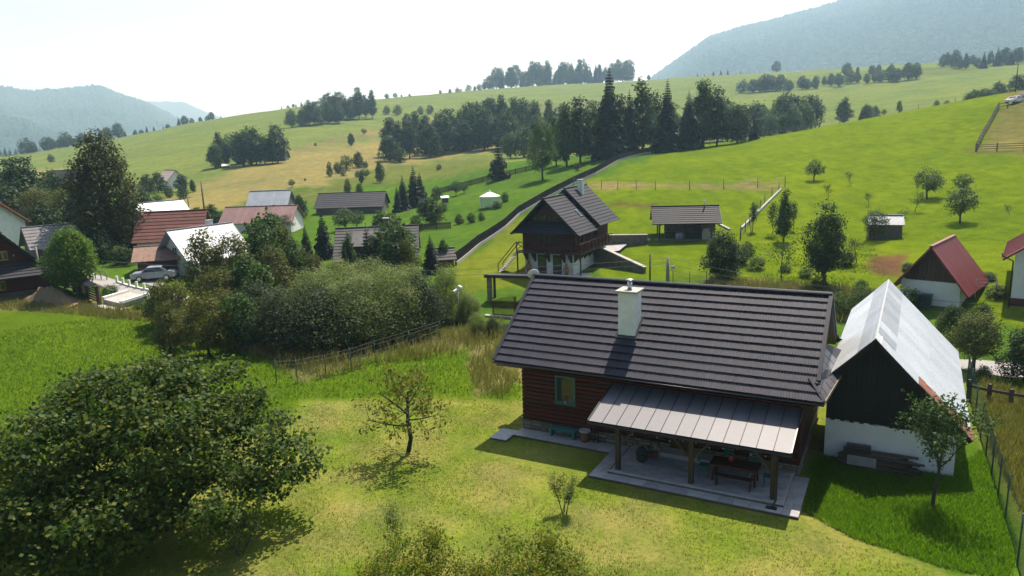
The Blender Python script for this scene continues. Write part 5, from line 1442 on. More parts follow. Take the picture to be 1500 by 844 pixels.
# ---- village on the left
def village():
    # log house at the left edge: gable with pent roof towards us
    c = Vector((-44.4, 68.3, 0)); u = Vector((math.cos(.72), math.sin(.72), 0)); W = 6.2
    base = c - u * W / 2; z0 = 1.0
    t = thing('log_house', 'brown log house with ochre windows and stone plinth beside the village road', 'house', (base.x, base.y, z0), .72 + math.pi / 2)
    D = 9
    m = MB(); m.box(0, D, -W / 2, W / 2, -.8, 2.5); wall = m.build('wall', M_PLANK, t)
    for k in range(9):
        z = .72 + k * .2
        m = MB(); m.box(-.06, -.001, -W / 2 - .05, W / 2, z, z + .185); m.build('plank', M_PLANK, wall)
        m = MB(); m.box(-.055, D, -W / 2 - .06, -W / 2 - .001, z, z + .185); m.build('plank', M_PLANK, wall)
    m = MB(); m.box(-.1, D + .1, -W / 2 - .1, W / 2 + .1, -.8, .7); m.build('plinth', M_FIELD, t)
    m = MB(); pr = [(-W / 2, 2.501), (W / 2, 2.501), (0, 6.1)]; vs = [(0, y, z) for y, z in pr] + [(D, y, z) for y, z in pr]
    m.add(vs, [(0, 2, 1), (3, 4, 5), (0, 1, 4, 3), (1, 2, 5, 4), (2, 0, 3, 5)]); gb = m.build('gable', M_PLANK, t)
    for k in range(13):
        z = 3.5 + k * .2; hw = W / 2 * (1 - (z + .2 - 2.5) / 3.6)
        if hw > .1: m = MB(); m.box(-.05, -.001, -hw, hw, z, z + .185); m.build('plank', M_PLANK, gb)
    roof_slopes(t, -.5, D + .6, W / 2 + .75, 6.3, 1.95, M_SLATE, 12, edge=M_TRIM)
    m = MB(); m.slab([(-1.5, -W / 2 - .9, 2.2), (-1.5, W / 2 + .9, 2.2), (.0, W / 2 - .4, 3.35), (.0, -W / 2 + .4, 3.35)][::-1], .08, Vector((-.6, 0, .8))); pent = m.build('pent_roof', M_TRIM, t)
    for c_ in range(5):
        f0, f1 = c_ / 5, (c_ + 1) / 5 - .01
        P = lambda f, s, o: (-1.5 + 1.5 * f - o * .6, s * (W / 2 + .88 - 1.3 * f), 2.2 + 1.15 * f + o * .8)
        m = MB(); m.slab([P(f0, -1, .06), P(f0, 1, .06), P(f1, 1, .012), P(f1, -1, .012)][::-1], .03, Vector((-.6, 0, .8))); m.build('tile_course', M_SLATE, pent)
    for (y, z, w, h) in ((.1, 3.75, .8, .85), (.7, 1.0, .9, .9), (3.0, 1.0, .9, .9)):
        m = MB(); m.box(-.12, -.05, y - w / 2, y + w / 2, z, z + h); wo = m.build('window', M_YELF, t)
        for q in (-1, 1):
            m = MB(); m.box(-.135, -.121, y + q * w / 4 - w / 5, y + q * w / 4 + w / 5, z + .1, z + h - .1); m.build('pane', M_GLASS, wo)
    m = MB(); m.lathe([(.05, -.06), (.07, 0), (.04, .08)], (-.12, -.75, 4.1), 6); m.build('wall_lamp', M_CREAM, t)
    m = MB(); m.box(2.2, 2.28, -W / 2 - 1.4, -W / 2 - .05, .2, 2.0); m.build('porch_door', M_BOARD, t)
    # dirt heap
    d = hit(72, 441); r_ = np.random.default_rng(3); n = 26
    g = np.linspace(-1, 1, n); X, Y = np.meshgrid(g * 3.6, g * 1.7, indexing='ij')
    Z = 1.5 * np.exp(-((X / 2.0) ** 2 + (Y / .95) ** 2)) + r_.normal(size=X.shape) * .13 * np.exp(-((X / 2.6) ** 2 + (Y / 1.3) ** 2)) - .18
    idx = np.arange(n * n).reshape(n, n); Fq = np.stack([idx[:-1, :-1].ravel(), idx[1:, :-1].ravel(), idx[1:, 1:].ravel(), idx[:-1, 1:].ravel()], 1)
    o = link('dirt_heap', np_mesh('dirt_heap', np.stack([X, Y, Z], -1).reshape(-1, 3), Fq, pmat('dug_soil', (.15, .095, .052), (.08, .052, .032), 2.5, .95, c3=(.20, .135, .075), fine=18, bumpk=.8), True), None, (d.x, d.y, d.z)); o.rotation_euler = (0, 0, -.2)
    tag(o, 'heap of dug brown soil before the log house', 'soil heap')
    # white metal roof house
    a = at_range(287, 86, 390)
    house('gable_house', 'grey-walled house with bright metal roof behind the yellowing trees', (a.x - 1.5, a.y - 1.0, a.z), 1.0, 6.4, 5.8, 2.0, 2.9, M_PLASTER, M_ZINC, None, over=.5, og=.9, seams=16, windows=(('L', .2, 2.2, .8, .9), ('F', 1.6, .6, 1, 1.1), ('F', 4.4, .6, 1, 1.1)), chimney=(4.8, .6, .5, M_CHIM))
    a = at_range(216, 99, 370)
    house('farmhouse', 'old house with patched brown-red tile roof behind the big dark tree', (a.x, a.y, a.z), .16, 7.0, 6.5, 2.4, 2.9, M_PLASTER, M_BRTILE, M_GREYB, courses=9)
    a = at_range(196, 108, 360)
    house('farm_annex', 'low annex with pale metal roof half hidden by the big dark tree', (a.x - 1, a.y + 3, a.z + .6), .9, 6.5, 5.5, 2.6, 2.2, M_PLASTER, M_ZINC, None, seams=9)
    a = at_range(207, 88, 390)
    house('shed', 'dark plank shed with rusty sheet roof beside the parked car', (a.x, a.y, a.z), .3, 3.8, 4.0, 1.8, 1.0, M_BOARD, M_RUST, M_BOARD, over=.6, og=.5, seams=8, cat='shed')
    a = at_range(372, 146, 318)
    house('barn', 'far barn with pale blue-grey metal roof above the village', (a.x, a.y, a.z), .02, 7.2, 6.5, 2.2, 2.6, M_PLASTER, M_ZINC, M_GREYB, over=.4, og=.3, seams=14, cat='barn')
    a = at_range(337, 126, 335)
    house('long_house', 'long house with ribbed brown-pink metal roof in the village', (a.x, a.y, a.z - .4), -.02, 11.0, 6.5, 2.0, 2.1, M_PLASTER, pmat('pink_brown_sheet', (.21, .11, .10), (.16, .085, .08), .8, .6, obj_rand=.08, fine=8), M_PLASTER, over=.4, og=.4, seams=20)
    a = at_range(472, 146, 318)
    house('long_barn', 'long low building with dark grey roof above the spruces', (a.x, a.y, a.z - .2), .0, 12.4, 8.0, 1.6, 2.3, M_GREYB, M_SLATE, M_GREYB, over=.4, og=.4, courses=8, cat='barn')
    # shingled wooden house among the trees
    a = at_range(520, 84, 390)
    t = house('timber_house', 'old timber house with grey shingle roof and stone chimney among trees', (a.x - 1.2, a.y, a.z), .10, 8.0, 7.0, 1.5, 2.6, M_BOARD, M_SHAKE, M_BOARD, over=.8, og=.7, courses=11, chimney=(5.0, .2, .9, M_FIELD), windows=(('F', 2.0, .4, .9, .9), ('F', 5.0, .4, .9, .9)))
    # dormer towards us
    m = MB(); m.box(1.6, 4.6, -2.9, -.4, 1.7, 2.7); dm = m.build('dormer', M_BOARD, t)
    m = MB(); m.slab([(1.3, -3.6, 2.45), (4.9, -3.6, 2.45), (4.9, -.2, 3.95), (1.3, -.2, 3.95)], .1); m.build('dormer_roof', M_SHAKE, dm)
    m = MB(); m.box(2.3, 3.9, -2.95, -2.9, 1.9, 2.5); m.build('pane', M_GLASS, dm)
    a = at_range(645, 80, 392)
    house('tool_shed', 'tiny dark shed at the foot of the long boundary fence', (a.x - .6, a.y, a.z), .2, 2.0, 2.6, 1.0, .9, M_BOARD, M_SHAKE, M_BOARD, over=.3, og=.3, courses=4, cat='shed')
    a = at_range(2, 112, 350)
    house('red_roof_house', 'house with salmon-red hipped tile roof behind the log house', (a.x - 6, a.y, a.z + .4), -.2, 7.5, 7, 3.0, 2.4, M_PLASTER, pmat('salmon_tile', (.34, .13, .09), (.27, .10, .075), 2, .8, fine=9, obj_rand=.1), None, courses=8)
    a = at_range(42, 100, 360)
    house('grey_roof_house', 'small house with plain grey roof next to the bright green maple', (a.x, a.y, a.z - .3), .75, 4.6, 5.4, 2.0, 2.0, M_GREYB, pmat('grey_eternit', (.20, .19, .19), (.14, .135, .14), 1.5, .8, fine=9, obj_rand=.1), M_GREYB, courses=7)
    # scattered far buildings
    a = at_range(78, 250, 268)
    house('far_house', 'far dark-roofed house among trees below the left meadow', (a.x, a.y, a.z), .1, 9, 8, 2.5, 3.4, M_GREYB, M_SLATE, M_GREYB, courses=5)
    a = hit(393, 236)
    house('hay_hut', 'small dark-roofed hay hut at the edge of the straw field', (a.x, a.y, a.z), .05, 7.0, 5.2, 1.5, 2.0, M_GREYB, M_SLATE, M_BOARD, over=.7, courses=4, cat='hut')
    a = at_range(244, 235, 266)
    house('far_cottage', 'far cottage gable with pale pinkish roof in the orchard hedge', (a.x, a.y, a.z), -.7, 6.0, 5.0, 2.2, 2.6, M_PLASTER, pmat('pale_tile', (.45, .34, .30), (.36, .28, .25), 2, .8, obj_rand=.08), None, courses=4)
    a = hit(326, 247)
    house('field_shed', 'tiny white-topped shed at the edge of the tree clump', (a.x, a.y, a.z), .3, 2.4, 2.0, .9, .5, M_GREYB, M_CHIM, None, over=.3, og=.2, seams=3, cat='shed')
    # hive-like white box in the upper garden
    a = hit(652, 297); b = thing('garden_box', 'white-topped wooden box on the lawn near the dark spruces', 'box', a, .2)
    m = MB(); m.box(-.6, .6, -.5, .5, 0, .95); m.build('body', M_GREYB, b); m = MB(); m.slab([(-.8, -.7, .95), (.8, -.7, 1.0), (.8, .7, 1.3), (-.8, .7, 1.25)], .07); m.build('lid', M_CHIM, b)
village()

# ---- round glasshouse
def glasshouse():
    p = hit(718, 304); t = thing('glasshouse', 'white eight-sided glasshouse pavilion on the upper lawn', 'greenhouse', p, .2)
    gm, nt, bs = new_mat('clear_pane'); bs.inputs['Base Color'].default_value = (.62, .70, .68, 1); bs.inputs['Roughness'].default_value = .15
    tr = N(nt, 'ShaderNodeBsdfTransparent'); mx = N(nt, 'ShaderNodeMixShader'); mx.inputs[0].default_value = .62
    nt.links.new(bs.outputs[0], mx.inputs[1]); nt.links.new(tr.outputs[0], mx.inputs[2]); nt.links.new(mx.outputs[0], nt.nodes['Material Output'].inputs['Surface'])
    r_, h = 1.75, 1.9; pts = [Vector((r_ * math.cos(k * math.pi / 4), r_ * math.sin(k * math.pi / 4), 0)) for k in range(8)]; top = Vector((0, 0, 2.75))
    for k in range(8):
        a, b = pts[k], pts[(k + 1) % 8]
        m = MB(); m.beam(a, a + Vector((0, 0, h)), .07, .07); m.build('mullion', M_CHIM, t)
        m = MB(); m.beam(a + Vector((0, 0, h)), b + Vector((0, 0, h)), .07, .07); m.build('eave_rail', M_CHIM, t)
        m = MB(); m.add([a * .98, b * .98, b * .98 + Vector((0, 0, h)), a * .98 + Vector((0, 0, h))], [(0, 1, 2, 3)]); m.build('pane', gm, t)
        m = MB(); m.slab([a * 1.06 + Vector((0, 0, h)), b * 1.06 + Vector((0, 0, h)), top], .04); m.build('roof_panel', M_CHIM, t)
    m = MB(); m.lathe([(.12, 2.7), (.16, 2.85), (.04, 3.0)], n=8); m.build('finial', M_CHIM, t)
glasshouse()
# ================================================================== fences, poles, roads, cars
M_PICK = pmat('dark_pickets', (.075, .055, .04), (.045, .035, .027), 3, .85, fine=14, obj_rand=.15)
M_RAIL = pmat('grey_rail', (.20, .16, .12), (.12, .095, .075), 3, .9, fine=14, obj_rand=.2)
M_WIRE = pmat('wire', (.10, .10, .10), None, 3, .6)
M_GPOST = pmat('green_post', (.012, .05, .035), None, 3, .5)
M_ASPH = pmat('old_asphalt', (.30, .28, .265), (.23, .215, .205), .6, .95, fine=14, bumpk=.2)
M_POLE = pmat('concrete_pole', (.26, .24, .22), (.18, .165, .15), 3, .9, fine=20)

def polyline(pts, step):
    out = [pts[0].copy()]
    for a, b in zip(pts[:-1], pts[1:]):
        n = max(1, round((Vector((b.x, b.y, 0)) - Vector((a.x, a.y, 0))).length / step))
        for i in range(1, n + 1):
            q = a.lerp(b, i / n); q.z = zg(q.x, q.y); out.append(q)
    return out

def picket_fence(pts, label, h, step=2.5, pick=.14, wall=0.0, name='picket_fence', mat=None, wallm=None):
    P = polyline(pts, step); o = P[0].copy(); mat = mat or M_PICK
    t = thing(name, label, 'fence', o, 0)
    for i, p in enumerate(P):
        m = MB(); m.beam(p - o - Vector((0, 0, .2)), p - o + Vector((0, 0, h + wall + .08)), .12, .12); m.build('post', mat, t)
    for a, b in zip(P[:-1], P[1:]):
        d = b - a; L = math.hypot(d.x, d.y); n = max(3, int(L / pick))
        m = MB()
        for z in (.25, .8): m.beam(a - o + Vector((0, 0, wall + z * h)), b - o + Vector((0, 0, wall + z * h)), .05, .09)
        for k in range(n):
            q = a.lerp(b, (k + .5) / n) - o
            m.beam(q + Vector((0, 0, wall + .03)), q + Vector((0, 0, wall + h * (1 + .03 * (k % 2)))), pick * .62, .025)
        pn = m.build('picket_panel', mat, t); pn['kind'] = 'stuff'
        if wall: m = MB(); m.beam(a - o + Vector((0, 0, wall / 2 - .15)), b - o + Vector((0, 0, wall / 2 - .15)), .25, wall + .3); m.build('footing', wallm or M_CONC, t)
    return t

def wire_fence(pts, label, h, step, mat, wires=(.3, .65, .95), rad=.012, post=.05, name='wire_fence', brace=False):
    P = polyline(pts, step); o = P[0].copy(); t = thing(name, label, 'fence', o, 0)
    for p in P:
        j = Vector((rng.uniform(-.04, .04), rng.uniform(-.04, .04), 0))
        m = MB(); m.tube([p - o - Vector((0, 0, .25)), p - o + j + Vector((0, 0, h * rng.uniform(.97, 1.05)))], post, 6); m.build('post', mat, t)
    for z in wires:
        m = MB(); m.tube([p - o + Vector((0, 0, h * z)) for p in P], rad, 3, False); m.build('wire', M_WIRE, t)
    return t

def rail_fence(pts, label, h, step, rails=(.45, .85), mat=None, name='rail_fence', th=.1):
    P = polyline(pts, step); o = P[0].copy(); mat = mat or M_RAIL; t = thing(name, label, 'fence', o, 0)
    for p in P:
        m = MB(); m.beam(p - o - Vector((0, 0, .3)), p - o + Vector((rng.uniform(-.03, .03), 0, h * rng.uniform(.98, 1.1))), .15, .15); m.build('post', mat, t)
    for a, b in zip(P[:-1], P[1:]):
        for z in rails:
            m = MB(); m.beam(a - o + Vector((0, -.09, h * z)), b - o + Vector((0, -.09, h * z)), .05, th); m.build('rail', mat, t)
    return t

def mesh_fence(pts, label, h, step, cell=.12):
    P = polyline(pts, step); o = P[0].copy(); t = thing('mesh_fence', label, 'fence', o, 0)
    for p in P:
        m = MB(); m.tube([p - o - Vector((0, 0, .25)), p - o + Vector((0, 0, h + .1))], .03, 6); m.build('post', M_GPOST, t)
    for a, b in zip(P[:-1], P[1:]):
        a = a - o; b = b - o; L = (b - a).length; n = int(L / cell); k = int(h / cell); m = MB()
        for i in range(n + 1):
            q = a.lerp(b, i / n); m.tube([q + Vector((0, 0, .02)), q + Vector((0, 0, h))], .005, 3, False, False)
        for i in range(k + 1): m.tube([a + Vector((0, 0, .02 + i * h / k)), b + Vector((0, 0, .02 + i * h / k))], .005, 3, False, False)
        w = m.build('wire_mesh', M_GPOST, t); w['kind'] = 'stuff'

picket_fence([hit(668, 389), hit(700, 362), hit(740, 335), hit(760, 316), hit(800, 292), hit(840, 271), hit(872, 256), at_range(905, 163, 240), at_range(945, 178, 228), at_range(985, 190, 216)], 'long dark picket fence on a pale footing climbing past the chalet to the woods', 1.05, 2.6, .24, .4)
picket_fence([hit(640, 285), hit(690, 272), hit(740, 259), at_range(800, 172, 250)], 'dark picket fence across the upper garden below the birch', 1.25, 2.6, .24)
picket_fence([hit(558, 345), hit(600, 338), hit(660, 335)], 'short garden fence on the grass above the shingled timber house', 1.0, 2.5, .2)
wire_fence([hit(840, 274), hit(858, 277), hit(905, 278), hit(960, 279), hit(1010, 279), hit(1060, 278), hit(1110, 276), hit(1150, 272)], 'thin post-and-wire fence across the foot of the bright hill meadow', 1.55, 4.4, M_PICK, rad=.015)
wire_fence([hit(1150, 273), hit(1120, 300), hit(1098, 330), hit(1085, 350)], 'thin wire fence running down beside the orchard trees', 1.5, 4.0, M_PICK)
wire_fence([at_range(1040, 196, 211), at_range(1100, 197, 200), at_range(1200, 199, 178), at_range(1290, 212, 160), at_range(1400, 226, 145)], 'thin wire fence along the crest of the hill meadow', 1.4, 6.0, M_PICK, rad=.02)
rail_fence([hit(1429, 222), hit(1440, 200), hit(1452, 180), hit(1463, 160), at_range(1478, 178, 138)], 'grey post-and-rail fence climbing the hill to the parked cars', 1.3, 2.2, (.4, .8))
rail_fence([hit(1430, 223), hit(1460, 222), hit(1500, 221), hit(1540, 220)], 'grey post-and-rail fence across the foot of the hilltop paddock', 1.3, 3.6, (.35, .6, .85))
mesh_fence([hit(1416, 566), hit(1421, 590), hit(1436, 645), hit(1452, 700), hit(1472, 765), hit(1490, 830), hit(1500, 880)], 'green wire-mesh garden fence running past the barn corner', 1.75, 2.3)
wire_fence([hit(405, 562), hit(436, 561), hit(478, 552), hit(515, 543), hit(550, 530), hit(600, 514), hit(645, 498)], 'sagging green wire fence through the tall grass by the stream bushes', 1.45, 2.4, M_GPOST, (.2, .5, .8, .97), .008, .03)
wire_fence([hit(986, 416), hit(1010, 417), hit(1035, 416), hit(1048, 412)], 'short green wire fence behind the cottage ridge', 1.3, 2.6, M_GPOST, (.3, .6, .9), .01, .035)
wire_fence([hit(1084, 352), hit(1100, 345)], 'tiny wire fence by the shelter slope', 1.3, 3, M_GPOST)
rail_fence([hit(1418, 585), hit(1448, 592), hit(1480, 598), hit(1530, 605)], 'dark rail fence with stout posts beside the lane', 1.0, 2.2, (.75,), M_PICK, th=.14)
# pale pipe rails down the slope left of the orchard
bm = thing('timber_edging', 'pale timber edging running down the slope left of the orchard', 'edging', hit(1140, 280), 0)
ed = [hit(1144, 279), hit(1118, 305), hit(1086, 337)]
for a, b in zip(ed[:-1], ed[1:]):
    m = MB(); m.beam(a - bm.location + Vector((0, 0, .15)), b - bm.location + Vector((0, 0, .15)), .25, .35); m.build('board', M_CONC, bm)

# roofed plank fence by the log house
def plank_fence():
    P = [Vector((q.x, q.y, zg(q.x, q.y))) for q in polyline([hit(84, 418), hit(110, 428), hit(130, 440), hit(146, 447)], 2.0)]
    o = P[0].copy(); t = thing('plank_fence', 'dark plank fence with small roof cap along the village road', 'fence', o, 0)
    for p in P:
        m = MB(); m.beam(p - o - Vector((0, 0, .2)), p - o + Vector((0, 0, 1.75)), .28, .28); m.build('post', M_BOARD, t)
    for a, b in zip(P[:-1], P[1:]):
        a = a - o; b = b - o
        for k in range(6):
            m = MB(); m.beam(a + Vector((0, 0, .3 + k * .23)), b + Vector((0, 0, .3 + k * .23)), .04, .15); m.build('slat', M_BOARD, t)
        m = MB(); m.slab([a + Vector((-.3, -.35, 1.68)), b + Vector((-.3, -.35, 1.68)), b + Vector((.0, .0, 1.98)), a + Vector((0, 0, 1.98))], .05); m.slab([a + Vector((0, 0, 1.98)), b + Vector((0, 0, 1.98)), b + Vector((.3, .35, 1.68)), a + Vector((.3, .35, 1.68))], .05); m.build('cap_roof', M_SLATE, t)
plank_fence()
P = polyline([hit(172, 415), hit(190, 421), hit(212, 426), hit(232, 429)], 1.15); o = P[0].copy()
t = thing('post_fence', 'row of short white concrete posts on a kerb along the village road', 'fence', o, 0)
for p in P:
    m = MB(); m.beam(p - o - Vector((0, 0, .1)), p - o + Vector((0, 0, .75)), .2, .2); m.build('post', M_CHIM, t)
for a, b in zip(P[:-1], P[1:]):
    m = MB(); m.beam(a - o + Vector((0, 0, .1)), b - o + Vector((0, 0, .1)), .2, .25); m.build('kerb', M_CHIM, t)
a, b = hit(132, 409), hit(157, 411)
t = thing('bridge_railing', 'low grey pipe railing where the village road crosses the brook', 'railing', a, 0)
for k in range(4):
    q = a.lerp(b, k / 3) - a; m = MB(); m.tube([q, q + Vector((0, 0, .95))], .05, 6); m.build('post', M_POLE, t)
for z in (.5, .95): m = MB(); m.tube([Vector((0, 0, z)), b - a + Vector((0, 0, z))], .045, 6); m.build('rail', M_POLE, t)

def strip(name, label, left, right, mat, lift=.03, cat='road', n=24, thick=.0):
    """a paved strip draped on the ground between two edges given as pixels"""
    def res(pts):
        P = [hit(*q) for q in pts]; d = [0]
        for a, b in zip(P[:-1], P[1:]): d.append(d[-1] + (b - a).length)
        s = np.linspace(0, d[-1], n); X = np.interp(s, d, [p.x for p in P]); Y = np.interp(s, d, [p.y for p in P]); return X, Y
    (X0, Y0), (X1, Y1) = res(left), res(right); k = 5; V = []
    for j in range(k + 1):
        f = j / k; X = X0 * (1 - f) + X1 * f; Y = Y0 * (1 - f) + Y1 * f
        V.append(np.stack([X, Y, zat(X, Y) + lift], 1))
    V = np.concatenate(V); idx = np.arange((k + 1) * n).reshape(k + 1, n)
    Fq = np.stack([idx[:-1, :-1].ravel(), idx[:-1, 1:].ravel(), idx[1:, 1:].ravel(), idx[1:, :-1].ravel()], 1)
    return tag(link(name, np_mesh(name, V, Fq, mat, True)), label, cat, kind='structure')
strip('road', 'grey village road passing the log house', [(84, 400), (130, 413), (160, 426), (195, 436), (260, 446)], [(120, 396), (150, 405), (185, 416), (225, 427), (280, 436)], M_ASPH, .06)
strip('road', 'grey lane passing behind the barn', [(1405, 541), (1440, 549), (1475, 554), (1560, 562)], [(1405, 528), (1440, 529), (1475, 532), (1560, 540)], M_ASPH, .05)
strip('path', 'pale footpath slabs before the log house', [(118, 447), (160, 454), (175, 456)], [(150, 445), (165, 449), (190, 452)], M_CONC, .05, 'path')
a, b, c, d = hit(152, 446), hit(178, 452), hit(216, 440), hit(188, 435)
t = thing('brook_bridge', 'pale concrete slab bridge over the brook by the village road', 'bridge', (a.x, a.y, a.z), 0)
m = MB(); lift = Vector((0, 0, .45)); m.slab([q - a + lift for q in (a, b, c, d)], .4, Vector((0, 0, 1))); m.build('deck', M_CONC, t)
for p, q in ((a, d), (b, c)):
    m = MB(); m.beam(p - a + Vector((0, 0, .55)), q - a + Vector((0, 0, .55)), .3, .24); m.build('parapet', M_CHIM, t)

# ---- cars
def car(loc, rz, label, col, group=None):
    t = thing('parked_car', label, 'car', loc, rz, group)
    paint = pmat('paint_' + col[0], col[1], None, 2, .25, spec=.7)
    prof = [(-2.1, .35), (-2.12, .7), (-1.95, .88), (-1.1, .95), (-.55, 1.42), (.75, 1.45), (1.45, .98), (2.05, .9), (2.12, .6), (2.1, .35)]
    hw = .86; vs = []; n = len(prof)
    for s in (-1, 1):
        for x, z in prof: vs.append((x, s * hw * (.82 if z > 1.2 else 1), z))
    m = MB(); m.add(vs, [tuple(range(n)), tuple(reversed(range(n, 2 * n)))] + [(i, n + i, n + (i + 1) % n, (i + 1) % n) for i in range(n)]); b = m.build('body', paint, t)
    m = MB()
    for s in (-1, 1): m.add([(-1.0, s * .865, .98), (1.3, s * .865, 1.0), (.7, s * .735, 1.38), (-.5, s * .735, 1.36)], [(0, 1, 2, 3) if s < 0 else (3, 2, 1, 0)])
    m.build('side_windows', M_GLASS, t)
    m = MB(); m.add([(-1.12, -.72, .99), (-1.12, .72, .99), (-.62, .64, 1.38), (-.62, -.64, 1.38)], [(0, 3, 2, 1)]); m.add([(1.46, -.72, 1.02), (1.46, .72, 1.02), (.86, .64, 1.41), (.86, -.64, 1.41)], [(0, 1, 2, 3)]); m.build('windscreens', M_GLASS, t)
    for x in (-1.3, 1.3):
        for s in (-1, 1):
            m = MB(); m.tube([(x, s * .7, .32), (x, s * .9, .32)], .32, 14); w = m.build('wheel', M_GUT, t); m = MB(); m.tube([(x, s * .88, .32), (x, s * .915, .32)], .19, 10); m.build('rim', M_STEEL, w)
    for s in (-1, 1):
        m = MB(); m.cbox((-2.1, s * .6, .72), (.06, .3, .14)); m.build('headlight', M_CREAM, t); m = MB(); m.cbox((2.1, s * .65, .75), (.06, .22, .16)); m.build('tail_light', pmat('tail_red', (.3, .01, .01), None, 2, .4), t)
q = hit(227, 411); car((q.x, q.y, q.z + .05), .25, 'silver-blue car parked on gravel beside the rusty-roofed shed', ('silver', (.30, .34, .40)))
q = hit(232, 406); car((q.x + 1.2, q.y + 3.0, q.z + .15), .2, 'white car half hidden behind the silver-blue car', ('white', (.7, .7, .7)))
q = at_range(1487, 184, 137); car((q.x, q.y, q.z + .02), .5, 'white car parked at the top of the hilltop paddock', ('bright', (.75, .75, .75)))
q = at_range(1503, 188, 133); car((q.x, q.y, q.z + .02), .2, 'pinkish car at the picture edge on the hilltop', ('rose', (.45, .28, .28)))
strip('gravel_yard', 'gravel yard under the parked cars by the road', [(200, 412), (235, 424)], [(205, 403), (245, 408)], pmat('gravel', (.26, .25, .24), (.18, .175, .17), 5, .95, fine=30), .04, 'yard')

# ---- poles and wires
def pole(px, py, hpx, label, mat, rad, arms=0, r=None):
    p = at_range(px, r, py) if r else hit(px, py); h = hpx * mpp(p)
    t = thing('utility_pole', label, 'pole', p, 0)
    m = MB(); m.tube([(0, 0, -.4), (0, 0, h)], [rad, rad * .75], 8); m.build('shaft', mat, t)
    for k in range(arms):
        z = h - .25 - .5 * k; m = MB(); m.beam((-.7, 0, z), (.7, 0, z), .1, .1); ar = m.build('crossarm', mat, t)
        for x in (-.6, .6): m = MB(); m.lathe([(.05, 0), (.07, .08), (.04, .18)], (x, 0, z + .05), 6); m.build('insulator', M_CHIM, ar)
    return p + Vector((0, 0, h))
pT = pole(978, 422, 44, 'stout concrete pole with lamp bracket behind the cottage ridge', M_POLE, .19)
b = thing('lamp_bracket', 'small metal junction box on the stout concrete pole', 'bracket', pT - Vector((0, 0, .7)), 0)
m = MB(); m.beam((0, -.2, 0), (.45, -.25, -.05), .06, .06); m.build('arm', M_STEEL, b); m = MB(); m.cbox((.42, -.28, -.15), (.3, .2, .3)); m.build('box', M_STEEL, b)
pole(952, 420, 48, 'thin dark wooden pole beside the concrete pole', M_BOARD, .09)
pole(299, 306, 40, 'tall leaning wooden pole standing in the straw field', M_RAIL, .2)
pole(277, 308, 20, 'short T-shaped wooden pole at the village orchard', M_RAIL, .12, 1)
pole(51, 356, 36, 'grey concrete pole beside the small grey-roofed house', M_POLE, .14, r=92)
pole(1489, 118, 42, 'thin dark pole beyond the hilltop cars', M_BOARD, .12, r=215)
def span(p, q, sag, label, group, rad=.02):
    p = Vector(p); q = Vector(q)
    pts = [p.lerp(q, k / 24) - Vector((0, 0, sag * 4 * (k / 24) * (1 - k / 24))) for k in range(25)]
    m = MB(); m.tube(pts, rad, 4, False); ob = m.build('power_line', pmat('cable_grey', (.13, .13, .13), None, 2, .7)); tag(ob, label, 'cable', group)
dR = ray(1700, 462); e = Vector((0, 0, HC)) + dR * 48
lo = Vector((0, 0, HC)) + ray(640, 393) * 66
ll = Vector((0, 0, HC)) + ray(120, 380) * 70
for k in range(3):
    off = Vector((0, -.35 * k, -.5 * k))
    span(pT + off, e + off, .9, 'power cable hanging from the concrete pole towards the white house', 'cables right of the concrete pole')
for k in range(2):
    off = Vector((0, -.3 * k, -.45 * k))
    span(pT + off, ll + off, 1.2, 'power cable strung from the concrete pole towards the village', 'cables left of the concrete pole')
# ================================================================== woods, hedges and village trees
import re
LOOK = {'round': 'dark round-crowned tree', 'mid': 'mid-green round-crowned tree', 'tall': 'tall-crowned mid-green tree', 'talld': 'tall-crowned dark tree', 'bush': 'low dark bush', 'bushm': 'low mid-green bush', 'spruce': 'pointed dark spruce', 'spruces': 'small pointed spruce', 'orch': 'small open-crowned fruit tree', 'olive': 'olive-yellow tree', 'pine': 'open pine', 'copper': 'copper bush', 'twig': 'thin sapling'}
def clump(rows, label, group, name='tree', cat='tree'):
    """trees of one group; each label says its own kind and size, then where the group stands"""
    tail = re.split(r'\b(?:tree or shrub|tree|bush|shrub|sapling|spruce)\b', label, maxsplit=1)[1].strip()
    hs = sorted(q[3] for q in rows); med = hs[len(hs) // 2]
    for row in rows:
        kind, px, py, hp = row[:4]; r = row[4] if len(row) > 4 else None; w = row[5] if len(row) > 5 else 1.0
        k = kind.rstrip('0123456789'); size = 'big ' if hp > 1.14 * med else 'little ' if hp < .86 * med else ''
        shape = 'broad ' if w > 1.09 else 'narrow ' if w < .91 else ''
        put(kind, px, py, hp, size + shape + LOOK[k] + ' ' + tail, 'spruce_tree' if 'spruce' in k else 'bush' if k in ('bush', 'bushm') else name if name != 'bush' else 'tree', 'bush' if k in ('bush', 'bushm') else 'tree', group, wide=w, r=r)

def rand_row(x0, y0, x1, y1, n, h0, h1, kinds, seed, r=None, dy=3):
    q = random.Random(seed); out = []
    for i in range(n):
        u = (i + q.uniform(.2, .8)) / n
        out.append((q.choice(kinds), x0 + (x1 - x0) * u, y0 + (y1 - y0) * u + q.uniform(-dy, dy), q.uniform(h0, h1), (r * q.uniform(.97, 1.05) if r else None), q.uniform(.85, 1.2)))
    return out

RND = ['round0', 'round1', 'round2', 'round3']; MID = ['mid0', 'mid1', 'mid2', 'mid3']; TLD = ['talld0', 'talld1', 'talld2']; TAL = ['tall0', 'tall1', 'tall2']; SPR = ['spruce0', 'spruce1', 'spruce2']

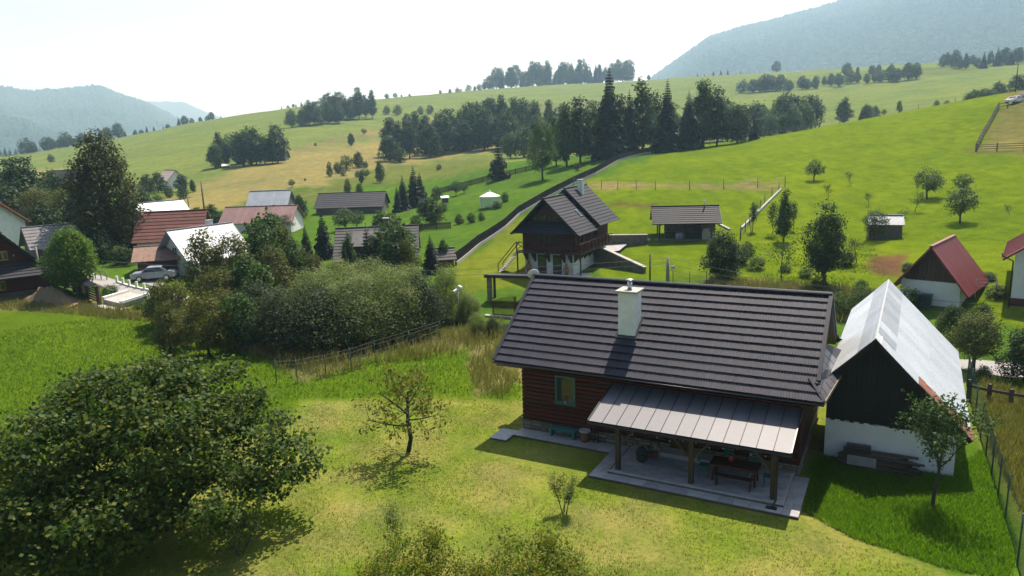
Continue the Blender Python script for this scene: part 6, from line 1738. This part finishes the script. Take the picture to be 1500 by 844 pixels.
# the stand of tall trees on the ridge behind the chalet
S = 'tall trees of the stand behind the picket fence'
put('spruce0', 893, 238, 132, 'tallest dark spruce of the stand behind the picket fence', 'spruce_tree', 'tree', S, .95, r=172)
put('spruce1', 922, 232, 96, 'narrow spruce right beside the tallest spruce', 'spruce_tree', 'tree', S, .8, r=176)
put('spruce2', 977, 226, 104, 'dark spruce with bare lower trunk at the fence end', 'spruce_tree', 'tree', S, 1.0, r=182)
put('spruce1', 1008, 222, 86, 'dark spruce merging with the pale birches of the stand', 'spruce_tree', 'tree', S, 1.15, r=184)
put('spruces0', 1104, 199, 36, 'small dark spruce at the meadow crest beyond the stand', 'spruce_tree', 'tree', S, 1.0, r=192)
for row, lb in zip([('tall0', 830, 248, 92, 165), ('talld1', 850, 247, 94, 168, 1.15), ('tall2', 868, 243, 86, 172), ('talld0', 908, 238, 88, 180), ('tall1', 941, 230, 104, 182, 1.2), ('talld2', 960, 226, 84, 190), ('tall0', 1030, 219, 96, 190, 1.25), ('talld1', 1050, 216, 82, 192, 1.1), ('round1', 1080, 207, 56, 190, 1.0), ('tall2', 815, 250, 70, 172), ('talld0', 880, 236, 78, 188)],
                   ['slender birch at the birch-side end of the stand', 'broad dark broadleaf tree in the left of the spruce stand', 'mid-green slender tree left of the tallest spruce', 'dark broadleaf tree behind the tallest spruce', 'broad pale-green birch between the two biggest spruces', 'dark tree behind the bare-trunked spruce', 'tall pale birch at the crest end of the stand', 'dark tall tree behind the pale crest birch', 'dense rounded tree standing apart at the meadow crest', 'shorter slender tree at the foot of the stand', 'dark tree filling the shade of the stand']):
    put(row[0], row[1], row[2], row[3], lb, 'tall_tree', 'tree', S, wide=row[5] if len(row) > 5 else 1.0, r=row[4])
put('birch', 795, 264, 88, 'big drooping birch alone above the glasshouse lawn', 'birch_tree', 'tree', None, 1.0)
put('pine', 731, 264, 68, 'thin open-crowned pine beside the dark picket fence', 'pine_tree', 'tree', None, 1.1)
put('copper', 846, 250, 13, 'dark copper-leaved round bush below the tall stand', 'bush', 'bush', None, 1.0)
clump([('tall1', 985, 205, 62, 235, 1.3), ('mid1', 1028, 196, 70, 270, 1.1), ('round2', 1052, 190, 66, 275, 1.1), ('mid2', 1010, 200, 55, 262), ('round0', 1066, 196, 52, 268)], 'hazy rounded tree showing over the tall stand', 'hazy trees behind the tall stand')
clump(rand_row(1086, 205, 1196, 180, 9, 40, 60, RND + MID + TLD, 4, 285, 2) + rand_row(1110, 200, 1170, 186, 4, 30, 40, MID, 5, 270, 2), 'blue-green tree peeping over the crest of the hill meadow', 'trees behind the meadow crest')
clump([('tall1', 1236, 172, 40, 300, 1.5), ('spruces1', 1262, 165, 22, 300), ('mid0', 1270, 166, 28, 300, 1.2), ('mid1', 1282, 163, 22, 305)], 'small tree of the group behind the middle of the meadow crest', 'small group behind the meadow crest')
clump([('mid3', 1317, 164, 18, 226, .6), ('orch0', 1295, 170, 10, 222, .8)], 'thin sapling standing on the crest of the hill meadow', 'saplings on the meadow crest')
clump(rand_row(1415, 137, 1462, 130, 6, 15, 24, ['bush0', 'bushm1', 'bush2'], 6, 262, 1), 'grey hedge bush just behind the meadow crest', 'hedge behind the meadow crest', 'bush', 'bush')
clump([('bushm0', 1372, 146, 10, 240), ('bushm1', 1388, 143, 8, 240)], 'low scrub bush on the meadow crest', 'scrub on the meadow crest', 'bush', 'bush')
clump([('round1', 1464, 124, 28, 330, 1.1), ('round3', 1492, 118, 34, 330, 1.1), ('talld0', 1507, 116, 42, 335)], 'dark round tree behind the hilltop cars', 'trees behind the hilltop cars')

# the long wood in the dip
clump(rand_row(565, 238, 752, 236, 12, 44, 60, RND + MID + TLD, 11, 285, 2) + rand_row(590, 230, 748, 224, 10, 46, 64, RND + TLD + TAL, 12, 305, 2) + rand_row(690, 222, 830, 214, 8, 48, 66, MID + TAL + TLD, 13, 300, 2) + [('round2', 572, 243, 38, 268, 1.2), ('bush0', 585, 246, 22, 262, 1.1)], 'dense dark tree of the long wood in the dip', 'trees of the long wood')
clump([('tall2', 785, 222, 58, 240, 1.2), ('mid1', 768, 228, 46, 235, 1.1), ('talld1', 810, 218, 62, 245), ('mid2', 748, 232, 40, 240)], 'hazy green tree just behind the big birch', 'trees behind the big birch')
clump([('round0', 573, 192, 20), ('round2', 597, 188, 22), ('bush1', 630, 167, 13), ('bush0', 616, 168, 12), ('bush2', 567, 168, 13), ('bush1', 583, 169, 15)], 'round tree standing on the middle of the far meadow', 'round trees on the far meadow')
clump(rand_row(424, 187, 500, 181, 7, 22, 34, RND + MID, 21, None, 2) + rand_row(478, 178, 548, 172, 8, 30, 46, RND + TLD, 22, None, 2), 'tree of the dark copse on the upper far meadow', 'upper copse on the far meadow')
clump(rand_row(308, 246, 415, 238, 10, 36, 56, RND + MID + TLD, 23, None, 2), 'tree of the dark copse beside the hay hut', 'copse beside the hay hut')
clump([('bush0', 495, 254, 17), ('bushm0', 508, 250, 22), ('round1', 525, 246, 24), ('bush2', 483, 259, 22, None, .5), ('bush1', 524, 260, 10), ('bushm2', 503, 258, 10), ('bush0', 536, 246, 10), ('bush1', 643, 249, 9)], 'dark bush on the grassy bank below the straw field', 'bushes on the bank below the straw field', 'bush', 'bush')
clump([('mid0', 515, 214, 20, None, .9), ('orch1', 533, 198, 10), ('orch0', 428, 275, 12), ('bush1', 462, 214, 5), ('bush0', 447, 265, 4)], 'lone small tree beside the track across the fields', 'lone trees beside the field track')
clump([('mid1', 557, 268, 32, None, .7), ('olive1', 510, 287, 26, None, .7), ('mid2', 527, 285, 18, None, .8), ('orch1', 535, 262, 16), ('mid0', 530, 270, 22, None, .6)], 'light green orchard tree on the olive slope', 'orchard trees on the olive slope')

# skyline wood
clump(rand_row(716, 132, 830, 128, 15, 18, 36, RND + TLD + SPR, 31, 930, 1) + rand_row(830, 128, 922, 120, 14, 20, 36, RND + SPR + TLD, 32, 960, 1) + rand_row(726, 130, 900, 122, 12, 20, 34, SPR + TLD, 33, 1000, 1), 'tree of the skyline wood on top of the far meadow', 'trees of the skyline wood')
clump(rand_row(655, 139, 715, 134, 7, 5, 13, ['bush0', 'bushm1', 'round1'], 34, 830, .5) + rand_row(560, 146, 610, 141, 4, 4, 8, ['bush0', 'bush1'], 35, 780, .5) + rand_row(760, 131, 830, 124, 6, 5, 10, ['bush0', 'bushm1'], 36, 880, 1) + [('round1', 936, 118, 6, 930), ('round0', 950, 117, 8, 930), ('round2', 645, 138, 6, 820)], 'tiny bush on the skyline of the far meadow', 'bushes on the far skyline', 'bush', 'bush')
clump(rand_row(705, 166, 770, 160, 5, 10, 17, RND, 37, 520, 1) + rand_row(710, 172, 840, 160, 6, 6, 11, ['bush0', 'bush1'], 38, 500, 1), 'tree on the bank halfway up the far meadow', 'trees halfway up the far meadow')
clump(rand_row(410, 158, 475, 150, 9, 5, 11, ['round0', 'spruces0', 'bush1'], 39, 740, .5) + rand_row(340, 170, 420, 158, 10, 4, 9, ['spruces0', 'spruces1', 'spruces2'], 40, 820, .5), 'small tree along the skyline beyond the upper copse', 'small trees along the skyline')
clump(rand_row(455, 150, 520, 144, 10, 6, 13, SPR, 41, 950, .5), 'small hazy spruce on the skyline behind the upper copse', 'hazy skyline spruces', 'spruce_tree')

# hedgerows of the right-hand far hill
clump(rand_row(1084, 136, 1160, 133, 7, 16, 26, RND + ['bush0', 'bush1'], 51, None, 1) + rand_row(1165, 131, 1345, 116, 15, 13, 27, RND + MID + ['bush0'], 52, None, 2) + rand_row(1230, 112, 1350, 106, 7, 12, 22, RND + TLD, 53, None, 1), 'round tree of the hedgerow on the far right hill', 'hedgerow on the far right hill')
put('round3', 1137, 106, 16, 'lone umbrella-shaped tree on the skyline before the big mountain', 'lone_tree', 'tree', None, 1.15, r=860)
clump([('spruces0', 1045, 107, 8, 880), ('spruces1', 1056, 107, 9, 880), ('spruces2', 1066, 107, 9, 880), ('spruces0', 1022, 108, 5, 880), ('spruces1', 1085, 106, 5, 880), ('spruces1', 1032, 108, 4, 880)], 'tiny spruce on the skyline before the big mountain', 'tiny spruces before the big mountain', 'spruce_tree')
clump(rand_row(1375, 108, 1500, 94, 14, 14, 30, RND + TLD + ['spruces0'], 54, 640, 2), 'dark tree of the hedge at the top of the far right hill', 'hedge at the top of the far right hill')

# left-hand far trees
clump(rand_row(32, 220, 182, 205, 11, 12, 24, RND + ['bush0'], 61, 640, 2) + rand_row(60, 210, 170, 200, 7, 12, 20, RND, 62, 660, 1), 'round tree of the straggling hedge on the left far meadow', 'straggling hedge on the left far meadow')
clump(rand_row(-20, 240, 200, 214, 26, 18, 26, SPR, 63, 1000, 2) + rand_row(170, 212, 330, 182, 15, 8, 16, RND + SPR, 64, 740, 1), 'tree of the dark wood edge behind the left far meadow', 'wood edge behind the left far meadow')
clump([('bush0', 75, 238, 12), ('bush1', 5, 262, 12), ('bushm0', 20, 248, 6), ('bush2', 12, 275, 8)], 'lone dark bush on the left far meadow', 'bushes on the left far meadow', 'bush', 'bush')

# village trees
BIG = broad_meshes('lime', 401, 16, .4, 11.0, 1000, 14, .36, leaf_mat('leaf_lime', [(.026, .036, .010), (.042, .052, .012), (.075, .07, .016)], .32), spread=.5, nl=15, trunk=.02, limbs=24)
def put_m(me, H, px, py, hp, label, name, r, wide=1.0, cat='tree', group=None, rz=None):
    loc = at_range(px, r, py); s = hp * mpp(loc) / H
    plant_tree(me, loc - Vector((0, 0, .1)), s * wide, rz, label, cat, name, group, sz=s)
put_m(BIG, 16, 168, 398, 178, 'huge dark lime tree towering over the village road', 'lime_tree', 100, 1.0)
clump([('olive0', 62, 352, 75, 125, 1.2), ('olive1', 100, 350, 72, 122, 1.1), ('round2', 20, 350, 70, 135, 1.2), ('round0', 45, 345, 96, 150, 1.0), ('round1', 85, 335, 72, 155, 1.0), ('round3', 120, 352, 66, 118, 1.1), ('talld0', 5, 345, 60, 140, 1.2), ('round3', 205, 345, 70, 128), ('olive1', 215, 330, 50, 135), ('round1', 135, 345, 70, 135, 1.1), ('round2', 190, 372, 60, 104, 1.0), ('round0', 140, 378, 58, 106, 1.1), ('bush0', 205, 378, 30, 98, 1.2), ('talld1', 30, 335, 85, 165, 1.2), ('round1', 70, 340, 60, 115, 1.2), ('round3', 152, 390, 48, 96, 1.1), ('bush1', 180, 392, 30, 93, 1.4), ('round2', 128, 385, 44, 98, 1.1)], 'dark broadleaf tree crowding round the big lime', 'dark trees round the big lime')
mp = broad_meshes('maple', 402, 6.5, 1.0, 6.2, 620, 18, .22, L_BRI, spread=.28, nl=12, trunk=.022, limbs=18)
put_m(mp, 6.5, 110, 410, 106, 'bright green maple beside the plank fence', 'maple_tree', 78, .82)
clump([('bush0', 258, 330, 36, 130), ('bush1', 232, 312, 22, 170), ('round0', 290, 332, 34, 128, 1.0), ('round1', 312, 330, 36, 130), ('bushm0', 330, 325, 26, 130), ('round2', 265, 262, 26, 215), ('round3', 230, 265, 30, 215), ('bush0', 245, 272, 18, 200), ('mid0', 281, 266, 20, 210, .8), ('round0', 215, 270, 30, 210), ('bush2', 268, 280, 20, 195)], 'garden tree among the village roofs above the road', 'garden trees among the village roofs')
clump([('round1', 441, 322, 36, 138, .75), ('orch2', 418, 318, 26, 120), ('mid1', 405, 326, 30, 118), ('orch0', 505, 322, 34, 118, 1.2), ('orch1', 522, 316, 26, 122)], 'fruit tree beside the pink-brown roof', 'fruit trees beside the pink-brown roof')
for px, hp, r, lb in ((450, 52, 90, 'smaller of two spruces beside the yellowing trees'), (476, 72, 89, 'taller of two spruces beside the yellowing trees')):
    put('spruces%d' % (hp % 3), px, 380, hp, lb, 'spruce_tree', 'tree', 'spruces by the village gardens', .95, r=r)
clump([('spruces0', 592, 312, 52, 140, 1.0), ('spruces1', 608, 308, 60, 143, 1.05), ('spruces2', 583, 312, 40, 138, .9), ('spruce0', 617, 306, 48, 146, 1.2)], 'dense dark spruce of the tight cluster above the timber house', 'tight spruce cluster', 'spruce_tree')
clump([('mid0', 560, 345, 55, 100, 1.1), ('mid2', 575, 340, 45, 104), ('round2', 632, 330, 42, 118, 1.15), ('mid3', 610, 335, 26, 112), ('round0', 620, 318, 24, 130), ('bush0', 690, 322, 16, 112), ('bush1', 705, 320, 14, 112, .8), ('bush2', 672, 322, 16, 113), ('bushm1', 650, 305, 14, 130), ('bush0', 740, 300, 15, 128), ('bush1', 728, 312, 12, 122, 1.4), ('orch0', 668, 288, 22, 150), ('orch1', 680, 284, 16, 152), ('bush2', 640, 296, 20, 150)], 'rounded garden tree or shrub between the timber house and the glasshouse', 'garden shrubs before the glasshouse')
put('pine', 540, 392, 78, 'feathery pine in front of the shingled timber house', 'pine_tree', 'tree', None, 1.3, r=76)
put('mid2', 582, 396, 88, 'bright-tipped broadleaf tree hiding the timber house gable', 'tree', 'tree', None, 1.0, r=75)
put('olive1', 598, 398, 62, 'bronze-tipped tree leaning over the timber house end', 'tree', 'tree', None, .9, r=73)
put('tall1', 512, 392, 64, 'slim green tree at the village end of the timber house', 'tree', 'tree', None, .9, r=76)
put('round1', 556, 398, 64, 'dark rounded tree at the timber house wall', 'tree', 'tree', None, 1.1, r=77)
put('spruces2', 632, 396, 58, 'full dark spruce at the foot of the boundary fence', 'spruce_tree', 'tree', None, 1.25, r=76)
put('mid1', 650, 378, 40, 'slim pale tree right of the full dark spruce', 'tree', 'tree', None, .7, r=80)

# yellowing ash trees by the village road
for px, py, hp, k, r, w, lb in ((255, 455, 86, 'olive0', 62, 1.0, 'yellowing ash nearest the concrete bridge'), (305, 440, 122, 'olive1', 68, .95, 'tall yellowing ash before the bright metal roof'), (345, 440, 116, 'olive0', 68, .9, 'yellowing ash with thin crown beside the green ash'), (385, 430, 112, 'mid3', 72, .8, 'green ash rising between the yellowing ones'), (420, 432, 90, 'olive1', 74, .95, 'bronze-tinted ash next to the two spruces'), (330, 470, 80, 'olive1', 58, 1.1, 'olive bush at the stream bend'), (270, 470, 66, 'olive0', 57, 1.0, 'olive bush at the meadow corner'), (238, 452, 74, 'olive1', 64, 1.0, 'dense olive tree at the gravel yard'), (318, 455, 92, 'olive0', 63, 1.1, 'wide olive tree in the middle of the stream bend'), (365, 455, 96, 'mid1', 64, 1.0, 'fresh green tree between the wide olive tree and the sallows'), (405, 455, 96, 'olive1', 66, 1.1, 'bronze-leaved tree behind the silvery willow'), (245, 476, 84, 'olive1', 55, .95, 'olive tree at the very corner of the meadow by the bridge'), (302, 484, 100, 'olive0', 54, 1.0, 'largest olive tree overhanging the meadow corner'), (352, 488, 92, 'mid2', 54, 1.0, 'dark green tree between the olive trees and the sallows'), (388, 470, 104, 'mid0', 60, .9, 'tall green tree behind the dark sallows'), (402, 428, 108, 'mid1', 75, .9, 'tall fresh green ash before the pink-brown roof'), (432, 434, 84, 'mid3', 70, .9, 'green tree left of the two spruces'), (458, 430, 62, 'olive0', 70, 1.0, 'olive bush at the foot of the two spruces'), (232, 446, 62, 'mid2', 66, 1.0, 'green bush hiding the gravel yard')):
    put(k, px, py, hp, lb, 'ash_tree', 'tree', 'trees by the stream bend', w, r=r)

# willow bushes along the stream
WIL = [broad_meshes('willow', 420 + i, 5, .0, 5.6, 520, 34, .17, L_WIL, spread=.30, aspect=.3, limbs=12, clip=.02, up=.9) for i in range(3)]
WID = [broad_meshes('sallow', 430 + i, 5, .0, 5.4, 520, 26, .17, leaf_mat('leaf_sallow', [(.022, .036, .015), (.034, .052, .02), (.052, .072, .028)], .3), spread=.30, aspect=.42, limbs=12, clip=.02) for i in range(2)]
for px, py, hp, me, r, w, lb in ((415, 500, 90, WID[0], 53, 1.2, 'dark sallow bush at the meadow end of the stream thicket'), (470, 512, 104, WID[1], 51, 1.15, 'darkest sallow bush in the middle of the stream thicket'), (460, 470, 92, WIL[0], 58, 1.2, 'silvery willow bush rising behind the dark sallows'), (520, 505, 108, WIL[1], 52, 1.1, 'broad grey-green willow bush in the stream thicket'), (575, 500, 106, WIL[2], 53, 1.0, 'upright willow bush with pale feathery top'), (615, 495, 92, WID[1], 54, .95, 'rounded dark sallow by the camera pole'), (655, 478, 82, WIL[0], 58, .75, 'pale willow bush behind the camera pole'), (545, 460, 76, WIL[2], 63, 1.3, 'low willow growth before the timber house'), (500, 462, 84, WIL[1], 62, 1.0, 'silvery willow crown behind the middle of the thicket'), (600, 462, 70, WIL[0], 62, 1.0, 'pale willow crown before the full dark spruce'), (375, 480, 84, WID[0], 57, 1.2, 'dark sallow next to the yellowing ashes'), (688, 480, 46, WIL[1], 57, .9, 'pale willow bush at the white garden wall'), (722, 492, 30, WID[0], 52, .9, 'small dark sallow pressed against the cottage eave'), (700, 496, 38, WIL[2], 52, .9, 'low willow shoots by the wire fence end')):
    put_m(me, 5, px, py, hp, lb, 'willow_bush', r, w, 'bush', 'willow thicket along the stream')

# orchard on the right-hand slope
put('orch0', 1192, 265, 30, 'small apple tree alone high on the meadow slope', 'fruit_tree', 'tree', 'orchard trees on the slope', 1.0)
put('orch1', 1357, 291, 46, 'round apple tree with clear trunk on the slope', 'fruit_tree', 'tree', 'orchard trees on the slope', 1.0)
put('orch2', 1411, 283, 28, 'flat-crowned apple tree higher than its neighbours', 'fruit_tree', 'tree', 'orchard trees on the slope', 1.1)
put('orch0', 1406, 327, 52, 'broad apple tree above the red-roofed shed', 'fruit_tree', 'tree', 'orchard trees on the slope', 1.0, rz=1.0)
tw = [twig_tree(60 + i, 4, 2, L_APP, .16, 12, M_BARK, .06, .35, .6, (6, 5), upw=.4, ratio=.6, leaf_spread=.16, leafy_from=1) for i in range(3)]
up = [twig_tree(70 + i, 5.6, 2, L_APP, .2, 16, M_BARK, .06, .2, .45, (9, 5), upw=.75, ratio=.5, leaf_spread=.2, leafy_from=0, bare_low=1.2) for i in range(2)]
KIND['upr0'], KIND['upr1'] = (5.6, up[0]), (5.6, up[1])
KIND['twig0'], KIND['twig1'], KIND['twig2'] = (3.6, tw[0]), (3.6, tw[1]), (3.6, tw[2])
for k, px, py, hp, lb in (('twig0', 1247, 272, 24, 'thin yellowish sapling on the meadow slope'), ('twig1', 1213, 292, 26, 'bent old fruit tree below the lone apple tree'), ('twig2', 1273, 301, 24, 'leaning thin sapling above the tin hut'), ('twig1', 1340, 311, 36, 'thin young fruit tree left of the broad apple tree'), ('twig0', 1479, 316, 20, 'yellow-leaved whip on the open slope'), ('twig2', 1312, 340, 40, 'bare-looking fruit tree overhanging the tin hut'), ('twig0', 1145, 412, 66, 'yellow-tinged small fruit tree below the orchard bank'), ('twig2', 1255, 385, 46, 'slender fruit tree right of the big pear')):
    put(k, px, py, hp, lb, 'young_tree', 'tree', 'young trees on the orchard slope', 1.0)
put('orch2', 1280, 352, 44, 'leafy old fruit tree before the tin hut', 'fruit_tree', 'tree', 'orchard trees on the slope', .85)
pear = broad_meshes('pear', 440, 9, .8, 6.0, 420, 18, .24, L_APP, spread=.32, nl=11, trunk=.022, limbs=20, up=.3)
put_m(pear, 9, 1207, 412, 122, 'tall dark pear tree, the largest tree of the orchard', 'pear_tree', 68, .92)
for k, px, py, hp, w, lb in (('upr0', 1102, 340, 58, 1.0, 'slim plum tree at the shelter end of the row'), ('upr1', 1130, 345, 62, .9, 'second slim plum tree from the shelter'), ('tall1', 1148, 355, 78, .8, 'tallest slim plum tree of the row'), ('upr0', 1162, 338, 58, .85, 'slim plum tree on the pear side of the row')):
    put(k, px, py, hp, lb, 'plum_tree', 'tree', 'row of slim plum trees', w)
put_m(dk_mesh := broad_meshes('elder', 441, 4.6, .0, 4.4, 420, 18, .17, L_OAK, spread=.22, limbs=10, clip=.03), 4.6, 1058, 415, 76, 'big dark elder bush behind the cottage ridge', 'elder_bush', 70, .95, 'bush')
clump([('bush0', 1085, 375, 30, 76, 1.2), ('bushm0', 1110, 380, 20, 74, 1.4), ('bushm1', 1075, 360, 20, 80), ('bush2', 1095, 362, 22, 80), ('bush0', 1240, 375, 26, 75, 1.2), ('bushm2', 1262, 400, 22, 66, 1.3), ('bush1', 1290, 405, 16, 65, 1.6), ('bushm1', 1180, 395, 16, 71, 1.6), ('bush2', 1330, 372, 14, 73, 1.5), ('bush1', 1465, 405, 20, 66, 1.6), ('bush0', 1450, 390, 14, 70, 1.8), ('bushm0', 1150, 385, 14, 73, 1.4)], 'low scrub bush on the orchard bank', 'scrub on the orchard bank', 'bush', 'bush')
clump([('bushm0', 162, 434, 18, None, 1.5), ('bush0', 122, 441, 14, None, 1.3), ('bushm1', 97, 434, 12, None, 1.2), ('bush1', 205, 452, 12, None, 1.6)], 'low bush beside the plank fence and the slab bridge', 'low bushes by the plank fence', 'bush', 'bush')
clump([('bush0', 742, 486, 15, 53, 1.5), ('bushm1', 714, 484, 18, 53, 1.3)], 'leafy shrub before the low white garden wall', 'shrubs before the garden wall', 'bush', 'bush')
# ================================================================== grass and weeds
def blades(name, label, poly, n, h0, h1, w, mat, lean=.35, rmax=80, per=3, cat='grass', seed=1, dens=None):
    """tufts of bent blades standing on the ground inside a patch (patch corners given where they meet the ground)"""
    r = np.random.default_rng(seed)
    G = [hit(*p) for p in poly]; P2 = [(g.x, g.y) for g in G]
    xs = [p[0] for p in P2]; ys = [p[1] for p in P2]
    X = r.uniform(min(xs), max(xs), n * 3); Y = r.uniform(min(ys), max(ys), n * 3)
    ok = in_poly(X, Y, P2); ok &= np.hypot(X, Y) < rmax
    for (cx, cy, yaw, a0, a1, b0, b1) in KEEP_OUT:
        c, s = math.cos(yaw), math.sin(yaw); A = c * (X - cx) + s * (Y - cy); B = -s * (X - cx) + c * (Y - cy)
        ok &= ~((A > a0) & (A < a1) & (B > b0) & (B < b1))
    if dens is not None: ok &= dens(X, Y, r)
    X, Y = X[ok][:n], Y[ok][:n]; k = len(X)
    X = np.repeat(X, per) + r.normal(size=k * per) * w * 2.5; Y = np.repeat(Y, per) + r.normal(size=k * per) * w * 2.5
    Z = zat(X, Y) - .01; m = len(X)
    h = r.uniform(h0, h1, m); a = r.uniform(0, 2 * math.pi, m); dx, dy = np.cos(a), np.sin(a)
    b = r.uniform(0, 2 * math.pi, m); L = lean * h * r.uniform(.3, 1.2, m); lx, ly = np.cos(b) * L, np.sin(b) * L
    V = np.empty((m, 4, 3)); ww = w * r.uniform(.6, 1.3, m)
    V[:, 0] = np.stack([X - dx * ww, Y - dy * ww, Z], 1); V[:, 1] = np.stack([X + dx * ww, Y + dy * ww, Z], 1)
    V[:, 2] = np.stack([X + lx + dx * ww * .25, Y + ly + dy * ww * .25, Z + h], 1); V[:, 3] = np.stack([X + lx * .9 - dx * ww * .25, Y + ly * .9 - dy * ww * .25, Z + h], 1)
    me = np_mesh(name, V.reshape(-1, 3), np.arange(m * 4).reshape(m, 4), mat)
    return tag(link(name, me), label, cat, kind='stuff')
KEEP_OUT = [(HX, HY, HYAW, -.2, 13.3, -3.65, 8), (HX, HY, HYAW, -1.0, 5, -1.8, 0), (BX, BY, BYAW, -2.2, 3.3, .2, 13.5)]
G_LAWN = leaf_mat('grass_lawn', [(.12, .16, .02), (.165, .185, .035), (.23, .20, .08)], .3, .8, 0, .1)
G_LUSH = leaf_mat('grass_lush', [(.055, .115, .008), (.085, .155, .012), (.12, .185, .02)], .35, .8, 0, .1)
G_UNC = leaf_mat('grass_uncut', [(.08, .155, .012), (.12, .21, .018), (.18, .26, .035)], .5, .8, 0, .1)
G_DRY = leaf_mat('grass_dry', [(.11, .12, .03), (.21, .18, .07), (.32, .26, .13)], .3, .85, 0, .1)
patchy = lambda s: (lambda X, Y, r: (np.sin(X * .9 + 1) * np.cos(Y * .8) + .6 * np.sin(X * 2.3 + Y * 1.7) + r.normal(size=X.shape) * .7) > s)
blades('grass', 'short mown lawn grass in front of the cottage', [(-60, 800), (300, 590), (520, 575), (770, 590), (860, 700), (1170, 770), (1420, 860), (900, 1000), (300, 1000)], 42000, .025, .085, .012, G_LAWN, .6, 40, 2, seed=2, dens=patchy(-.5))
blades('grass', 'lush green grass of the left meadow', [(-100, 470), (90, 455), (260, 480), (420, 530), (640, 525), (760, 520), (765, 588), (620, 580), (440, 585), (330, 620), (-100, 720)], 26000, .06, .2, .016, G_LUSH, .4, 70, 2, seed=3)
blades('grass', 'uncut green grass between the patio and the barn', [(1172, 748), (1205, 650), (1395, 690), (1440, 660), (1490, 800), (1480, 850), (1400, 838), (1250, 790)], 20000, .06, .22, .014, G_UNC, .5, 45, 3, seed=4)
blades('tall_grass', 'tall dry grass and weeds along the stream bank', [(90, 446), (230, 462), (420, 505), (660, 492), (735, 470), (768, 540), (740, 585), (690, 575), (690, 520), (560, 535), (430, 565), (400, 535), (240, 474), (100, 458)], 9000, .3, .95, .014, G_DRY, .3, 75, 4, seed=5, dens=patchy(-.2))
blades('tall_grass', 'rough dry grass along the green mesh fence', [(1435, 560), (1560, 600), (1560, 720), (1500, 760), (1452, 660)], 5000, .2, .6, .013, G_DRY, .4, 60, 3, seed=6)
blades('tall_grass', 'dry weeds on the bank behind the cottage ridge', [(1040, 410), (1240, 424), (1300, 440), (1300, 470), (1230, 475), (1040, 425)], 4000, .3, .8, .02, G_DRY, .35, 80, 3, seed=7)
blades('tall_grass', 'dry grass fringe before the log house', [(-60, 436), (70, 438), (120, 448), (220, 462), (220, 472), (90, 460), (-60, 452)], 3000, .12, .4, .02, G_DRY, .35, 85, 3, seed=8)
blades('grass', 'rank green grass on the orchard bank', [(1060, 360), (1180, 330), (1280, 360), (1300, 410), (1240, 418), (1060, 405)], 4000, .06, .2, .02, G_LUSH, .4, 95, 3, seed=9, dens=patchy(.4))
